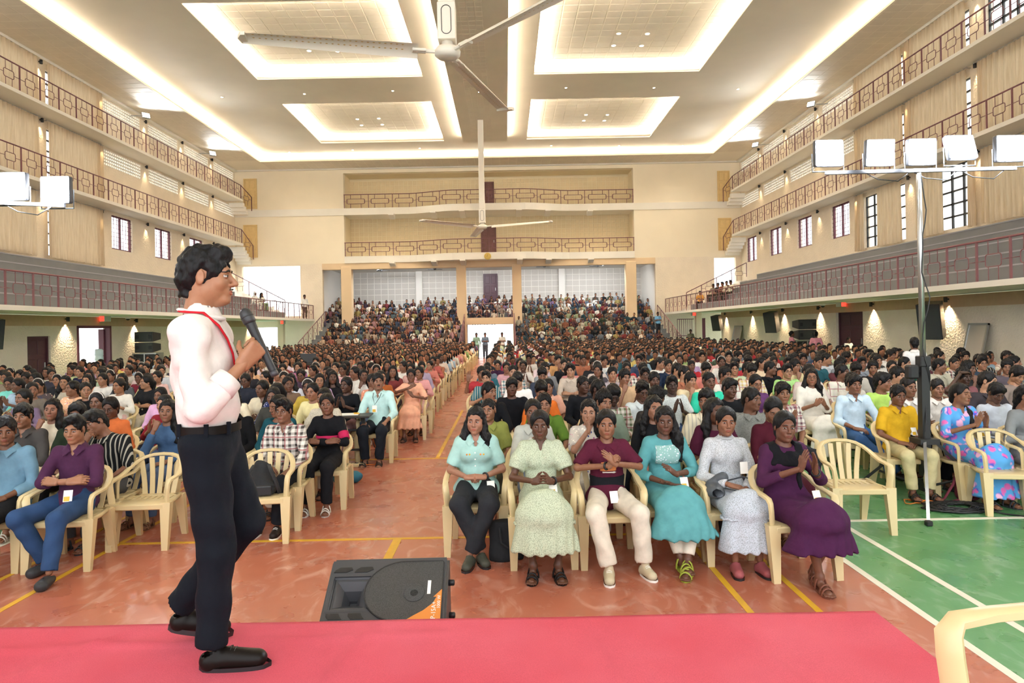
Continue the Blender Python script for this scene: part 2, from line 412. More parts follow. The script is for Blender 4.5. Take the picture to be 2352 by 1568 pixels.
# ---------------------------------------------------------------- galleries and railings
def gallery(s, xe, xw, z0, z1, y1, name, label):
    a, b = sorted((xe, xw)); m = MB(); m.box((a, Y0, z0), (b, y1, z1))
    lip = sorted((xe-.04*s, xe+.14*s)); m.box((lip[0], Y0, z0-.03), (lip[1], y1, z1+.03))
    return struct(name, label, 'gallery', m, 'paint_white')
gal = {}
for s, e, g, lwx, uw in ((1, ER, GR, LWR, UWR), (-1, EL, GL, LWL, UWL)):
    sd = SIDE[s]
    gal[s] = (gallery(s, e, uw, 2.83, 2.92, YB-.05, f'trim_{1 if s > 0 else 4}', f'white slab of the low gallery on the {sd}'),
              gallery(s, g, uw, 8.27, 8.36, 48.6, f'trim_{2 if s > 0 else 5}', f'white slab of the middle walkway on the {sd}'),
              gallery(s, g, uw, 11.42, 11.5, 48.6, f'trim_{3 if s > 0 else 6}', f'white slab of the top walkway on the {sd}'))
    # steps down to the back doors
    for lv, (z, n_) in enumerate(((8.36, 5), (11.5, 3))):
        st = MB()
        for k in range(n_): a, b = sorted((g-.04*s, uw-.2*s)); st.box((a, 48.6+k*.32, z-.32-(k+1)*.2), (b, 48.6+(k+1)*.32, z-(k+1)*.2))
        put('gallery_steps', st.mesh('gallery_steps', 'paint_white'), label=f'white steps at the far end of the {("middle", "top")[lv]} walkway, {sd} side', cat='steps', kind='structure')
PITCH = 1.15
POST = MB().box((-.022, -.022, 0), (.022, .022, 1.0)).mesh('post', 'rail_maroon')
def infill_mesh():
    m = MB(); a = []; w, h, r, zc = .27, .15, .07, .5
    for cx, cz, a0 in ((w-r, h-r, 0), (-(w-r), h-r, PI/2), (-(w-r), -(h-r), PI), (w-r, -(h-r), 1.5*PI)):
        for k in range(4): t = a0+k*PI/6; a.append((0, cx+r*math.cos(t), zc+cz+r*math.sin(t)))
    m.tube(a, .014, 6, closed=True)
    for y in (-.17, .17): m.cyl((0, y, zc+h), (0, y, 1.0), .011, 6); m.cyl((0, y, 0), (0, y, zc-h), .011, 6)
    m.cyl((0, -PITCH/2, zc), (0, -w, zc), .011, 6); m.cyl((0, w, zc), (0, PITCH/2, zc), .011, 6)
    return m.mesh('infill_panel', 'rail_maroon', True)
INF = infill_mesh()
def railing(p0, p1, label, name='railing', lean=0.0):
    p0, p1 = Vector(p0), Vector(p1); d = p1-p0; L = math.hypot(d.x, d.y); n_ = max(1, round(L/PITCH)); a = math.atan2(-d.x, d.y)
    t = thing(name, label, 'railing', p0, a, 'maroon balcony railings'); sl = d.z/L if L else 0
    MB().tube([(0, 0, 1.0), (0, L, 1.0+d.z)], .028, 8).build('top_rail', 'rail_maroon', t, True)
    for k in range(n_+1): put('post', POST, t, (0, L*k/n_, sl*L*k/n_))
    for k in range(n_):
        o = put('infill_panel', INF, t, (0, L*(k+.5)/n_, sl*L*(k+.5)/n_)); o.scale = (1, L/n_/PITCH, 1)
    return t
for s, e, g in ((1, ER, GR), (-1, EL, GL)):
    sd = SIDE[s]
    railing((e+.05*s, 9, 2.94), (e+.05*s, YB-.1, 2.94), f'long maroon railing of the low {sd} gallery in front of grey bleachers')
    railing((g+.05*s, 16, 8.38), (g+.05*s, 48.5, 8.38), f'maroon railing of the middle walkway on the {sd} wall')
    railing((g+.05*s, 16, 11.52), (g+.05*s, 48.5, 11.52), f'maroon railing of the top walkway on the {sd} wall')
    railing((g+.05*s, 48.5, 8.38), (g+.05*s-.25*s, 50.0, 7.4), f'sloping end of the middle walkway railing on the {sd}')
    railing((g+.05*s, 48.5, 11.52), (g+.05*s-.2*s, 50.0, 10.95), f'sloping end of the top walkway railing on the {sd}')
# bleachers on the low galleries: five steps rising to the upper wall
for s, e, uw in ((1, ER, UWR), (-1, EL, UWL)):
    t = thing('bleachers', f'grey stepped seating on the {SIDE[s]} gallery behind the railing', 'bleachers', (0, 0, 0))
    x0 = e+1.0*s; tr = (abs(uw-x0))/5
    for k in range(5):
        a, b = sorted((x0+k*tr*s, uw-.03*s)); z = 2.92+(k+1)*.46
        yend = 46.6 - k*.5
        m = MB(); m.box((a, Y0+1, z-.46), (b, yend, z)); m.build('step', 'bleacher_grey', t)
        ex = x0+k*tr*s; q = sorted((ex-.012*s, ex+.03*s))
        MB().box((q[0], Y0+1, z-.035), (q[1], yend, z+.006)).build('nosing', 'bleacher_edge', t)
    # stair flight along the back wall with a sloping handrail
    sx0, sx1 = (12.9, 17.2) if s > 0 else (-15.7, -19.5); ns = 9
    for k in range(ns):
        a, b = sorted((sx0+(sx1-sx0)*k/ns, sx1)); MB().box((a, 48.5, 2.93+k*.24), (b, 50.1, 2.93+(k+1)*.24)).build('stair_step', 'paint_white', t)
    railing((sx0, 48.6, 3.3), (sx1, 48.6, 5.35), f'sloping maroon stair railing behind the {SIDE[s]} bleachers at the far end')

# ---------------------------------------------------------------- back facade
bf = MB(); RO0, RO1 = -11.74, 9.55
fac = []
holes_wall(bf, 'y', YB, .4, UWL, UWR, 7.0, ZC+.7, [(RO0-.01, RO1+.01, 7.45, 10.58), (RO0-.01, RO1+.01, 10.98, 13.62)])
wall_back = struct('wall_back', 'cream upper wall at the far end with two recessed balconies', 'wall', bf, 'paint_cream')
MB().box((UWL, YB-.05, 10.53), (RO0, YB+.2, 11.03)).build('band', 'paint_white', wall_back); MB().box((RO1, YB-.05, 10.53), (UWR, YB+.2, 11.03)).build('band', 'paint_white', wall_back)
# balcony slabs with a gentle bulge in the middle
def bulge(x):
    t = abs(x-(XC))/3.6; return -1.0*max(0, min(1, (1.55-t)/.75))
def balcony(z0, z1, label, ti):
    xs = [RO0+(RO1-RO0)*k/40 for k in range(41)]; m = MB()
    poly = [(x, YB-.12+bulge(x)) for x in xs]+[(RO1, YB+2.2), (RO0, YB+2.2)]
    m.prism(poly, z0, z1); o = struct(f'trim_{ti}', label, 'balcony', m, 'paint_white')
    pts = [(x, YB-.05+bulge(x)) for x in xs]
    t = thing('railing', 'maroon railing on the '+label.split(' of ')[-1], 'railing', (0, 0, z1), 0, 'maroon balcony railings')
    MB().tube([(x, y, 1.0) for x, y in pts], .03, 6).build('top_rail', 'rail_maroon', t)
    n_ = 12
    for k in range(n_+1):
        x = RO0+.05+(RO1-RO0-.1)*k/n_; put('post', POST, t, (x, YB-.05+bulge(x), 0))
    for k in range(n_):
        x = RO0+(RO1-RO0)*(k+.5)/n_; o2 = put('infill_panel', INF2, t, (x, YB-.05+bulge(x), 0)); o2.scale = (1, (RO1-RO0)/n_/PITCH, 1); o2.rotation_euler = (0, 0, PI/2)
    for bx in (-8.2, -5.1, -3.0, 1.1, 3.2, 6.3):
        MB().prism([(YB+.1, z0-.35), (YB+.1, z0), (YB-.6+bulge(bx), z0), (YB-.6+bulge(bx), z0-.12)], bx-.2, bx+.2, Matrix(((0,0,1,0),(1,0,0,0),(0,1,0,0),(0,0,0,1)))).build('bracket', 'paint_white', o)
    return o
def infill2():
    m = MB(); a = []; w, h, r, zc = .42, .18, .07, .5
    for cx, cz, a0 in ((w-r, h-r, 0), (-(w-r), h-r, PI/2), (-(w-r), -(h-r), PI), (w-r, -(h-r), 1.5*PI)):
        for k in range(4): t = a0+k*PI/6; a.append((0, cx+r*math.cos(t), zc+cz+r*math.sin(t)))
    m.tube(a, .02, 5, closed=True)
    m.cyl((0, -PITCH/2, zc), (0, -w, zc), .013, 5); m.cyl((0, w, zc), (0, PITCH/2, zc), .013, 5)
    for y in (-.25, .25): m.cyl((0, y, zc+h), (0, y, 1.0), .013, 5); m.cyl((0, y, 0), (0, y, zc-h), .013, 5)
    return m.mesh('infill_panel', 'rail_maroon', True)
INF2 = infill2()
balcony(7.0, 7.5, 'white slab of the lower back balcony', 7)
balcony(10.53, 11.03, 'white slab of the upper back balcony', 8)
# recess shells with square acoustic tiles
def tile_field(parent, origin, du, dv, nrm, nu, nv, pu, pv, gap, thick, mat_t, limit, skip=None, name='tile'):
    """tiles laid from origin along du/dv, proud by thick along nrm; first `limit` are parts, the rest one joined part"""
    O, du, dv, nrm = Vector(origin), Vector(du), Vector(dv), Vector(nrm)
    M0 = Matrix((du, dv, nrm)).transposed().to_4x4(); bw, bh = pu-gap, pv-gap; b = .012
    def tv():
        return [(0,0,0),(bw,0,0),(bw,bh,0),(0,bh,0),(b,b,thick),(bw-b,b,thick),(bw-b,bh-b,thick),(b,bh-b,thick)]
    fs = [(0,1,5,4),(1,2,6,5),(2,3,7,6),(3,0,4,7),(4,5,6,7)]
    key = (name, round(pu, 3), round(pv, 3), round(thick, 3), mat_t)
    if key not in TILE: TILE[key] = mesh_from(name, tv(), fs, mat_t)
    rest = MB(); cnt = 0
    for i in range(nu):
        for k in range(nv):
            if skip and skip(i, k): continue
            p = O+du*(i*pu+gap/2)+dv*(k*pv+gap/2)
            if cnt < limit:
                o = put(name, TILE[key], parent); Mx = M0.copy(); Mx.translation = p; o.matrix_basis = Mx; cnt += 1
            else:
                Mx = M0.copy(); Mx.translation = p; rest.raw([Mx @ Vector(q) for q in tv()], fs)
    if rest.v: rest.build(name+'_field', mat_t, parent, kind='stuff')
TILE = {}
YR = 52.2
rw = MB(); rw.box((RO0, YR, 7.4), (RO1, YR+.2, 14.2)); rw.box((RO0-.3, YB+.42, 7.0), (RO0, YR, 14.4)); rw.box((RO1, YB+.42, 7.0), (RO1+.3, YR, 14.4)); rw.box((RO0-.2, YB+.42, 13.6), (RO1+.2, YR, 13.75))
rec = struct('wall_back_recess', 'tiled wall behind the two back balconies', 'wall', rw, 'tile_warm_joint')
for (z0, n_, lim) in ((7.52, 9, 70), (11.05, 7, 40)):
    tile_field(rec, (RO0, YR, z0), (1,0,0), (0,0,1), (0,-1,0), 62, n_, (RO1-RO0)/62, .34, .04, .02, 'tile_warm', 60)
def panel_door(name, label, p, w, h, t, m, axis='y', parent=None, panels=6, handle=True):
    """panelled door leaf; front faces -axis side"""
    R_ = Matrix.Translation(p) @ (Matrix.Identity(4) if axis == 'y' else Matrix.Rotation(axis, 4, 'Z'))
    d = put(name, None, parent, M=R_, kind='structure' if parent is None else None, label=label, cat='door' if parent is None else None)
    f = MB(); f.box((-w/2-.08, -.03, 0), (-w/2, t, h+.08)); f.box((w/2, -.03, 0), (w/2+.08, t, h+.08)); f.box((-w/2, -.03, h), (w/2, t, h+.08)); f.build('door_frame', m, d)
    MB().box((-w/2, .02, 0), (w/2, t, h)).build('leaf', m, d)
    nc = 2; nr = panels//2
    for i in range(nc):
        for k in range(nr):
            x0 = -w/2+w*(i+.14)/nc; x1 = -w/2+w*(i+.86)/nc; z0 = h*(k+.13)/nr; z1 = h*(k+.87)/nr
            MB().rbox((x0, .0, z0), (x1, .03, z1), .012, seg=1).build('panel', m, d)
    if handle: MB().rbox((w*.38, -.03, h*.46), (w*.38+.04, .02, h*.56), .008, seg=1).build('handle', 'steel', d)
    return d
p = at_y(1123, 580, YR); panel_door('door_1', 'brown panelled door on the lower back balcony', (p.x, YR-.09, 7.5), 1.0, 2.25, .08, 'door_brown')
panel_door('door_2', 'brown panelled door on the upper back balcony behind the fan column', (p.x-.1, YR-.09, 11.03), 1.0, 2.1, .08, 'door_brown')
di = 3
for (x0, y0, x1, y1) in ((562, 411, 589, 480), (562, 517, 590, 592), (1649, 393, 1674, 463), (1651, 501, 1678, 575)):
    a, b = at_y(x0, y1, YB), at_y(x1, y0, YB)
    panel_door(f'door_{di}', f'pale yellow narrow door at the {"left" if x0 < 1000 else "right"} end of the {"top" if y0 < 450 else "middle"} walkway', ((a.x+b.x)/2, YB-.07, a.z), abs(b.x-a.x)-.1, b.z-a.z-.06, .06, 'door_yellow', handle=False); di += 1
# clock on the lower balcony front
c = at_y(1120, 588, YB-1.2); ck = thing('wall_clock', 'round cream wall clock on the lower back balcony front', 'clock', (c.x, YB-1.14, c.z))
MB().lathe([(.0, 0), (.23, 0), (.25, .02), (.25, .05), (.22, .06)], 28, Matrix.Rotation(PI/2, 4, 'X')).build('case', plain('clock_gold', '#c8a94e', .4), ck, True)
MB().lathe([(0, .058), (.215, .058)], 28, Matrix.Rotation(PI/2, 4, 'X')).build('dial', plain('clock_face', '#efe3b4', .5), ck)
hb = MB(); hb.box((-.008, -.066, -.01), (.008, -.062, .13)); hb.box((-.1, -.066, -.008), (.01, -.062, .008)); hb.build('hands', 'black_metal', ck)
for k in range(12): a = k*PI/6; MB().box((.17*math.sin(a)-.008, -.065, .17*math.cos(a)-.012), (.17*math.sin(a)+.008, -.06, .17*math.cos(a)+.012)).build('hour_mark', 'black_metal', ck)

# lower back wall: opening of the raked stand, pillars, tunnel
def XB(px, py=660): return at_y(px, py, YB).x
SX0, SX1 = XB(741), XB(1506)
lb = MB(); BR0, BR1 = XB(556), XB(690)
holes_wall(lb, 'y', YB, .35, UWL, UWR, 0, 7.0, [(SX0, SX1, 0, 6.62), (BR0, BR1, 3.2, 6.9), (XB(560), XB(640), .3, 2.4), (15.4, 17.0, 3.2, 6.9)])
lowback = struct('wall_back_lower', 'textured cream wall around the raked stand at the far end', 'wall', lb, wall_back.data.materials[0] and 'stucco_peach')
DX0, DX1 = at_y(1072, 790, YB).x, at_y(1178, 790, YB).x
for i, (a, b) in enumerate(((784, 808), (1048.6, 1070.5), (1177, 1198), (1438, 1462))):
    put('pillar', MB().rbox((XB(a), YB-.1, 0), (XB(b), YB+.55, 6.75), .03, seg=1).mesh('pillar', 'pillar_tan'), label=f'square tan pillar in front of the raked stand, {ordinal(i)} from the left', cat='pillar', kind='structure')
bm_ = MB(); bm_.box((SX0, YB-.05, 6.55), (SX1, YB+.5, 7.0)); struct('trim_9', 'tan beam above the raked stand', 'beam', bm_, 'pillar_tan')
# stand
SR, SY0, ST, SRI = 13, 43.0, .93, .29
stand = thing('raked_stand', 'grey raked stand packed with seated audience at the far end', 'stand', (0, 0, 0)); stand['kind'] = 'structure'
for k in range(SR):
    y0 = SY0+k*ST; z = .32+k*SRI; y1 = SY0+SR*ST+.6
    for (a, b) in ((SX0-.15, DX0-.2), (DX1+.2, SX1+.15)):
        if y0 < YB: a2, b2 = max(a, -13.3), min(b, 11.2)
        else: a2, b2 = a, b
        MB().box((a2, y0, z-SRI), (b2, y1, z)).build('step', 'bleacher_grey', stand)
    if y0 > YB: MB().box((DX0-.2, y0, z-SRI), (DX1+.2, y1, z)).build('step', 'bleacher_grey', stand)
for (a, b) in ((SX0, DX0-.2), (DX1+.2, SX1)): MB().box((a, SY0-.02, 0), (b, SY0+.3, .1)).build('plinth', 'bleacher_grey', stand)
# tunnel through the stand
tn = MB(); tn.box((DX0-.25, SY0, 0), (DX0-.05, SY0+SR*ST, 2.34)); tn.box((DX1+.05, SY0, 0), (DX1+.25, SY0+SR*ST, 2.34)); tn.box((DX0-.25, YB-.05, 2.34), (DX1+.25, YB+6, 2.86))
for q in (0, 1): pass
tun = struct('trim_10', 'cream tunnel frame under the middle of the stand', 'tunnel', MB().box((DX0-.2, YB-.05, 2.34), (DX1+.2, YB+6.5, 2.82)), 'pillar_tan')
for sx in (DX0-.12, DX1+.12):
    m = MB(); m.box((sx-.05, SY0+.2, 0), (sx+.05, YB, .05))
    for k in range(8): y = SY0+.4+k*.95; m.box((sx-.02, y-.02, 0), (sx+.02, y+.02, 1.0+k*SRI*.95))
    m.tube([(sx, SY0+.4, 1.0), (sx, YB-.2, 1.0+7.2*SRI)], .03, 6); m.tube([(sx, SY0+.4, .55), (sx, YB-.2, .55+7.2*SRI)], .02, 6)
    put('aisle_railing', m.mesh('aisle_railing', 'rail_maroon'), label=f'maroon sloping railing on the {"left" if sx < XC else "right"} of the tunnel entrance', cat='railing')
railing((DX0-.05, YB-.02, 2.84), (DX1+.05, YB-.02, 2.84), 'maroon railing above the tunnel entrance')
for sx, sd in ((max(SX0-.15, -13.3)+.1, 'left'), (min(SX1+.15, 11.2)-.1, 'right')):
    railing((sx, SY0+.3, .33), (sx+.02, YB-.2, 2.5), f'sloping maroon railing along the {sd} side of the raked stand')
# stand back wall with grey acoustic tiles and door
YS = SY0+SR*ST+.5
sw = MB(); sw.box((SX0-2, YS, 0), (DX0-.25, YS+.2, 7.2)); sw.box((DX1+.25, YS, 0), (SX1+2, YS+.2, 7.2)); sw.box((DX0-.25, YS, 2.82), (DX1+.25, YS+.2, 7.2)); sw.box((SX0-.35, YB+.36, 0), (SX0-.02, YS, 7)); sw.box((SX1+.02, YB+.36, 0), (SX1+.35, YS, 7)); sw.box((SX0-.3, YB+.51, 6.75), (SX1+.3, YS, 6.9))
swo = struct('wall_stand', 'grey tiled wall behind the raked stand', 'wall', sw, 'tile_grey_joint')
nU = 44; tile_field(swo, (SX0, YS, 4.0), (1,0,0), (0,0,1), (0,-1,0), nU, 6, (SX1-SX0)/nU, .46, .05, .02, 'tile_grey', 300)
for xx in (at_y(963, 650, YS).x, at_y(1290, 650, YS).x): MB().box((xx-.25, YS-.25, 3.9), (xx+.25, YS, 6.75)).build('pier', 'tile_grey_joint', swo)
q = at_y(1127, 672, YS); panel_door('door_7', 'dark maroon door on the tiled wall above the tunnel', (q.x, YS-.12, 3.98), 1.0, 2.4, .08, 'door_maroon')

# ---------------------------------------------------------------- ceiling with coves
CX0, CX1, CY0, CY1 = XC-15.9, XC+15.85, 2.0, 47.8
cl = MB()
cl.cur = 0
for lo, hi in (((UWL, Y0, ZC), (CX0, YB+.3, ZC+.1)), ((CX1, Y0, ZC), (UWR, YB+.3, ZC+.1)), ((CX0, CY1, ZC), (CX1, YB+.3, ZC+.1)), ((CX0, Y0, ZC), (CX1, CY0, ZC+.1))): cl.box(lo, hi)
cl.cur = 1
KT = (ZI-H)/12.2
TR = [((XC+sx*6.67-3.99)*KT, (XC+sx*6.67+3.99)*KT, y0*KT, (y0+7.75)*KT) for sx in (-1, 1) for y0 in (14.0, 25.2, 36.55)]
AX = sorted({CX0-1.2, CX1+1.2, *[t[0] for t in TR], *[t[1] for t in TR]}); AY = sorted({CY0-1, CY1+1.2, *[t[2] for t in TR], *[t[3] for t in TR]})
for i in range(len(AX)-1):
    for k in range(len(AY)-1):
        mx_, my_ = (AX[i]+AX[i+1])/2, (AY[k]+AY[k+1])/2
        if any(t[0] < mx_ < t[1] and t[2] < my_ < t[3] for t in TR): continue
        cl.box((AX[i], AY[k], ZI), (AX[i+1], AY[k+1], ZI+.06))
cl.box((CX0-1.5, CY0-1.5, ZI+.9), (CX1+1.5, CY1+1.5, ZI+1.0))
ceiling = struct('ceiling', 'tan plaster ceiling with lit coves and four recessed trays', 'ceiling', cl, ['tile_joint', 'ceiling_tan'])
# centre band, dropped
cb = MB(); cb.box((XC-1.42, CY0, ZC), (XC+1.42, 43.8, ZC+.12)); cb.build('centre_band', 'ceiling_tan', ceiling)
tile_field(ceiling, (XC-.75, 8.0, ZC), (1,0,0), (0,1,0), (0,0,-1), 4, 92, .3, .385, .035, .006, 'ceiling_tile', 0, name='band_tile')
for (x0, x1, y0, y1) in TR:
    MB().box((x0-.9, y0-.9, ZT), (x1+.9, y1+.9, ZT+.05)).build('tray', 'tile_joint', ceiling)
ti_ = [0]
for j, (x0, x1, y0, y1) in enumerate(TR):
    lim = 75 if y0 > 20 else 0
    tile_field(ceiling, (x0-.3, y1+.3, ZT), (1,0,0), (0,-1,0), (0,0,-1), 14, 14, .613, .596, .035, .008, 'ceiling_tile', lim)
# border tiles
nb = int((UWR-CX1)/.6)
for (a, b) in ((UWL+.05, CX0-.06), (CX1+.06, UWR-.05)):
    n_ = max(1, round((b-a)/.6)); tile_field(ceiling, (a, 12, ZC), (1,0,0), (0,1,0), (0,0,-1), n_, 59, (b-a)/n_, .6, .03, .006, 'ceiling_tile', 0, name='border_tile')
tile_field(ceiling, (CX0, CY1+.08, ZC), (1,0,0), (0,1,0), (0,0,-1), 53, 4, .6, .58, .03, .006, 'ceiling_tile', 0, name='border_tile')
# led strips: thin emitters lying behind the lips
def led(lo, hi, name='led_strip'): MB().box(lo, hi).build(name, 'led_warm', ceiling)
g_ = .10
led((CX0-.20, CY0, ZC+.105), (CX0-.12, CY1, ZC+.12)); led((CX1+.12, CY0, ZC+.105), (CX1+.20, CY1, ZC+.12)); led((CX0, CY1+.12, ZC+.105), (CX1, CY1+.20, ZC+.12))
led((XC-1.2, CY0, ZC+.125), (XC-1.14, 43.6, ZC+.14)); led((XC+1.14, CY0, ZC+.125), (XC+1.2, 43.6, ZC+.14))
for (x0, x1, y0, y1) in TR:
    z = ZI+.065
    led((x0-.16, y0, z), (x0-.1, y1, z+.02)); led((x1+.1, y0, z), (x1+.16, y1, z+.02)); led((x0, y0-.16, z), (x1, y0-.1, z+.02)); led((x0, y1+.1, z), (x1, y1+.16, z+.02))
# side cornices
for x in (UWL, UWR):
    s = 1 if x > 0 else -1; a, b = sorted((x, x-.25*s)); MB().box((a, Y0, ZC-.12), (b, YB, ZC)).build('cornice', 'paint_white', ceiling)
MB().box((UWL, YB-.18, ZC-.1), (UWR, YB, ZC)).build('cornice', 'paint_white', ceiling)
# recessed downlights
DL = MB().lathe([(.0, 0), (.085, 0), (.1, -.012), (.115, -.012), (.115, .02)], 18).mesh('downlight', 'paint_white'); DLD = MB().lathe([(0, -.008), (.085, -.008)], 16).mesh('lens', 'led_spot')
spots = [(x, y, ZI) for x, y in ((509.8,222.5),(699,215),(902,208),(1300,201),(1502,201),(1695,204),(664.7,349),(810,344),(964,340),(1266,334),(1422,334),(1568,334))]+[(1101, 210.5, ZC)]
spots += [(x, y, ZT) for x, y in ((820.8,273),(870,271.5),(830.6,287),(878,285.6),(1421,76.5),(1487,77),(1409.5,104),(1473.4,104.4),(1346,263),(1395,263),(1341,276.5),(1388,276.5),(710,116),(775,117),(690,88),(760,89))]
for i, (x, y, z) in enumerate(spots):
    p = at_z(x, y, z); t = thing('downlight', f'small round recessed ceiling spotlight, {"in a lit tray" if z == ZT else "on the plain ceiling"}, number {i+1} counted from the left rows', 'ceiling light', (p.x, p.y, z-.012), 0, 'recessed ceiling spotlights')
    t['label'] = f'small round recessed ceiling spotlight, {ordinal(i)} of the '+('plain ceiling spots' if i < 13 else 'tray spots')+' from the left' if i < 13 else f'small round recessed spotlight in a lit tray, {ordinal(i-13)} counted tray by tray'; put('bezel', DL, t); put('lens', DLD, t)
    sc = 1.0 if z == ZT else .62; t.scale = (sc, sc, 1)
    spot_light('downlight_beam', (p.x, p.y, z-.06), DOWN_W*sc, (1, .93, .8), (0, 0, 0), 2.2, 1.0, .1)
# wall washers on the side walls
n_ = 0
WL = MB(); WL.lathe([(.05, -.17), (.058, -.17), (.058, .0), (.0, .0)], 14); WLM = WL.mesh('housing', 'black_metal', True); WLE = MB().lathe([(0, -.165), (.05, -.165)], 12).mesh('lens', 'led_spot')
WLB = MB().box((-.03, -.03, -.1), (.03, .1, -.05)).mesh('bracket', 'black_metal')
def wall_lamp(x, y, z, s, where):
    t = thing('wall_lamp', f'small black downlight on the {SIDE[s]} wall, {where}', 'wall lamp', (x-.12*s, y, z), PI/2 if s < 0 else -PI/2, 'black wall downlights')
    put('housing', WLM, t); put('lens', WLE, t); put('bracket', WLB, t)
    spot_light('wall_lamp_beam', (x-.12*s, y, z-.2), LAMP_W*(3 if z > 4 else 13), (1, .8, .5), (0, 0, 0), 1.25 if z > 4 else 1.6, .95, .03)
gr_y = [22.0, 26.5, 31.0, 35.0, 39.5, 44.2]
for i, y in enumerate(gr_y): wall_lamp(LWR, y, 2.76, 1, f'ground floor, {ordinal(i)} from the stage')
for i, y in enumerate((21.2, 25.8, 30.6, 35.0, 39.5, 44.2)): wall_lamp(LWL, y, 2.76, -1, f'ground floor, {ordinal(i)} from the stage')
for s, x in ((1, UWR), (-1, UWL)):
    for k, y in enumerate(BAY[4:]):
        if y > 50: continue
        for lv, z in (('lower level', 8.2), ('middle level', 11.36), ('top level', 13.85)): wall_lamp(x, y, z, s, f'{lv}, {ordinal(k)} from the stage')
# white flood lamps on brackets under the ceiling
for i, (px, py) in enumerate(((335, 266), (488, 353), (1863, 240), (1735, 333))):
    s = -1 if px < 1000 else 1; x = (UWL if s < 0 else UWR)-1.0*s; p = at_x(px, py, x)
    t = thing('flood_lamp', f'cold white flood lamp on the {SIDE[s]} wall under the ceiling, {"nearer" if i in (0, 2) else "farther"} one', 'flood lamp', p, (2.4 if s > 0 else -2.4)+PI, 'flood lamps under the ceiling')
    MB().rbox((-.2, -.05, -.17), (.2, .05, .17), .02, Matrix.Rotation(-.5, 4, 'X')).build('housing', 'grey_metal', t); MB().box((-.17, -.056, -.14), (.17, -.05, .14), Matrix.Rotation(-.5, 4, 'X')).build('lens', 'led_cold', t)
    wl = Matrix.Rotation(-t.rotation_euler.z, 3, 'Z') @ Vector((1.0*s, .25, .1)); MB().tube([(0, 0, 0), tuple(wl*.4), tuple(wl)], .025, 6).build('bracket', 'grey_metal', t)
    sp = spot_light('flood_beam', p+Vector((-.2*s, -.1, 0)), 700, (.85, .93, 1), (0, 0, 0), 2.2, .8, .15)
    sp.rotation_euler = Vector((-s*.9, -.5, .25)).to_track_quat('-Z', 'Y').to_euler()
# ================================================================ STAGE, FANS, STANDS, SPEAKERS
plain('plastic_chair', '#d8c292', .33, spec=.5, noise=.03, nscale=3.)
plain('plastic_black', '#2b2b2d', .45); plain('plastic_dark', '#1c1c1e', .5); plain('plastic_grey', '#3d3e42', .42)
plain('fan_white', '#e8dfd0', .35); plain('fabric_black', '#1d1e21', .85, noise=.2, nscale=30.)
plain('wood_ply', '#7a5a3a', .6, noise=.1); plain('white_plastic', '#e9e8e4', .35); plain('paper', '#f2efe6', .7); plain('orange', '#d8772a', .5)
def text_mesh(txt, size, m, name='lettering'):
    cu = bpy.data.curves.new(name, 'FONT'); cu.body = txt; cu.size = size; cu.extrude = .0008; cu.align_x = 'CENTER'; cu.align_y = 'CENTER'; cu.resolution_u = 2
    o = bpy.data.objects.new(name, cu); C.objects.link(o); me = bpy.data.meshes.new_from_object(o); C.objects.unlink(o); bpy.data.objects.remove(o)
    me.materials.clear(); me.materials.append(MATS[m]); return me
HS, SYE, SXE = .65, 3.255, 1.73
st = thing('stage', 'low stage platform under the red carpet', 'stage'); MB().box((-8, Y0+.5, 0), (SXE-.02, SYE-.02, HS-.02)).build('platform', 'wood_ply', st)
# carpet with soft ridges, hanging over the edges
v, f = [], []; nx, ny = 300, 120; rnd = random.Random(3)
ridges = [((-1.75, 3.2), (-2.9, 1.2), .022), ((-.62, 3.2), (-1.0, 1.5), .02), ((.35, 3.0), (.6, 1.6), .009), ((-1.9, 3.02), (-.3, 3.1), .008), ((-3.2, 2.95), (-1.6, 3.05), .009), ((1.0, 3.2), (1.2, 2.0), .007), ((-1.6, 2.2), (-.2, 2.5), .007)]
def ridge(x, y):
    h = 0
    for (a, b, amp) in ridges:
        ax, ay = a; bx, by = b; L2 = (bx-ax)**2+(by-ay)**2; t = max(0, min(1, ((x-ax)*(bx-ax)+(y-ay)*(by-ay))/L2)); d = math.hypot(x-ax-t*(bx-ax), y-ay-t*(by-ay)); h += amp*math.exp(-(d/.024)**2)
    return h
for i in range(nx+1):
    for j in range(ny+1):
        x = -8+(SXE+8)*(i/nx if i < nx else 1); y = -.5+(SYE+.5)*j/ny
        x = SXE-(SXE+8)*(1-i/nx)**1.9
        v.append((x, y, HS+ridge(x, y)+.0015*math.sin(x*5+y*3)))
f = [(i*(ny+1)+j, (i+1)*(ny+1)+j, (i+1)*(ny+1)+j+1, i*(ny+1)+j+1) for i in range(nx) for j in range(ny)]
nb_ = len(v)
for i in range(nx+1): x, y, z = v[i*(ny+1)+ny]; v.append((x, y+.012, .03))
f += [(i*(ny+1)+ny, (i+1)*(ny+1)+ny, nb_+i+1, nb_+i) for i in range(nx)]; nb2 = len(v)
for j in range(ny+1): x, y, z = v[nx*(ny+1)+j]; v.append((x+.012, y, .03))
f += [(nx*(ny+1)+j, nb2+j, nb2+j+1, nx*(ny+1)+j+1) for j in range(ny)]
put('stage_carpet', mesh_from('stage_carpet', v, f, 'carpet_red', smooth=True), label='red carpet with creases covering the stage', cat='carpet')

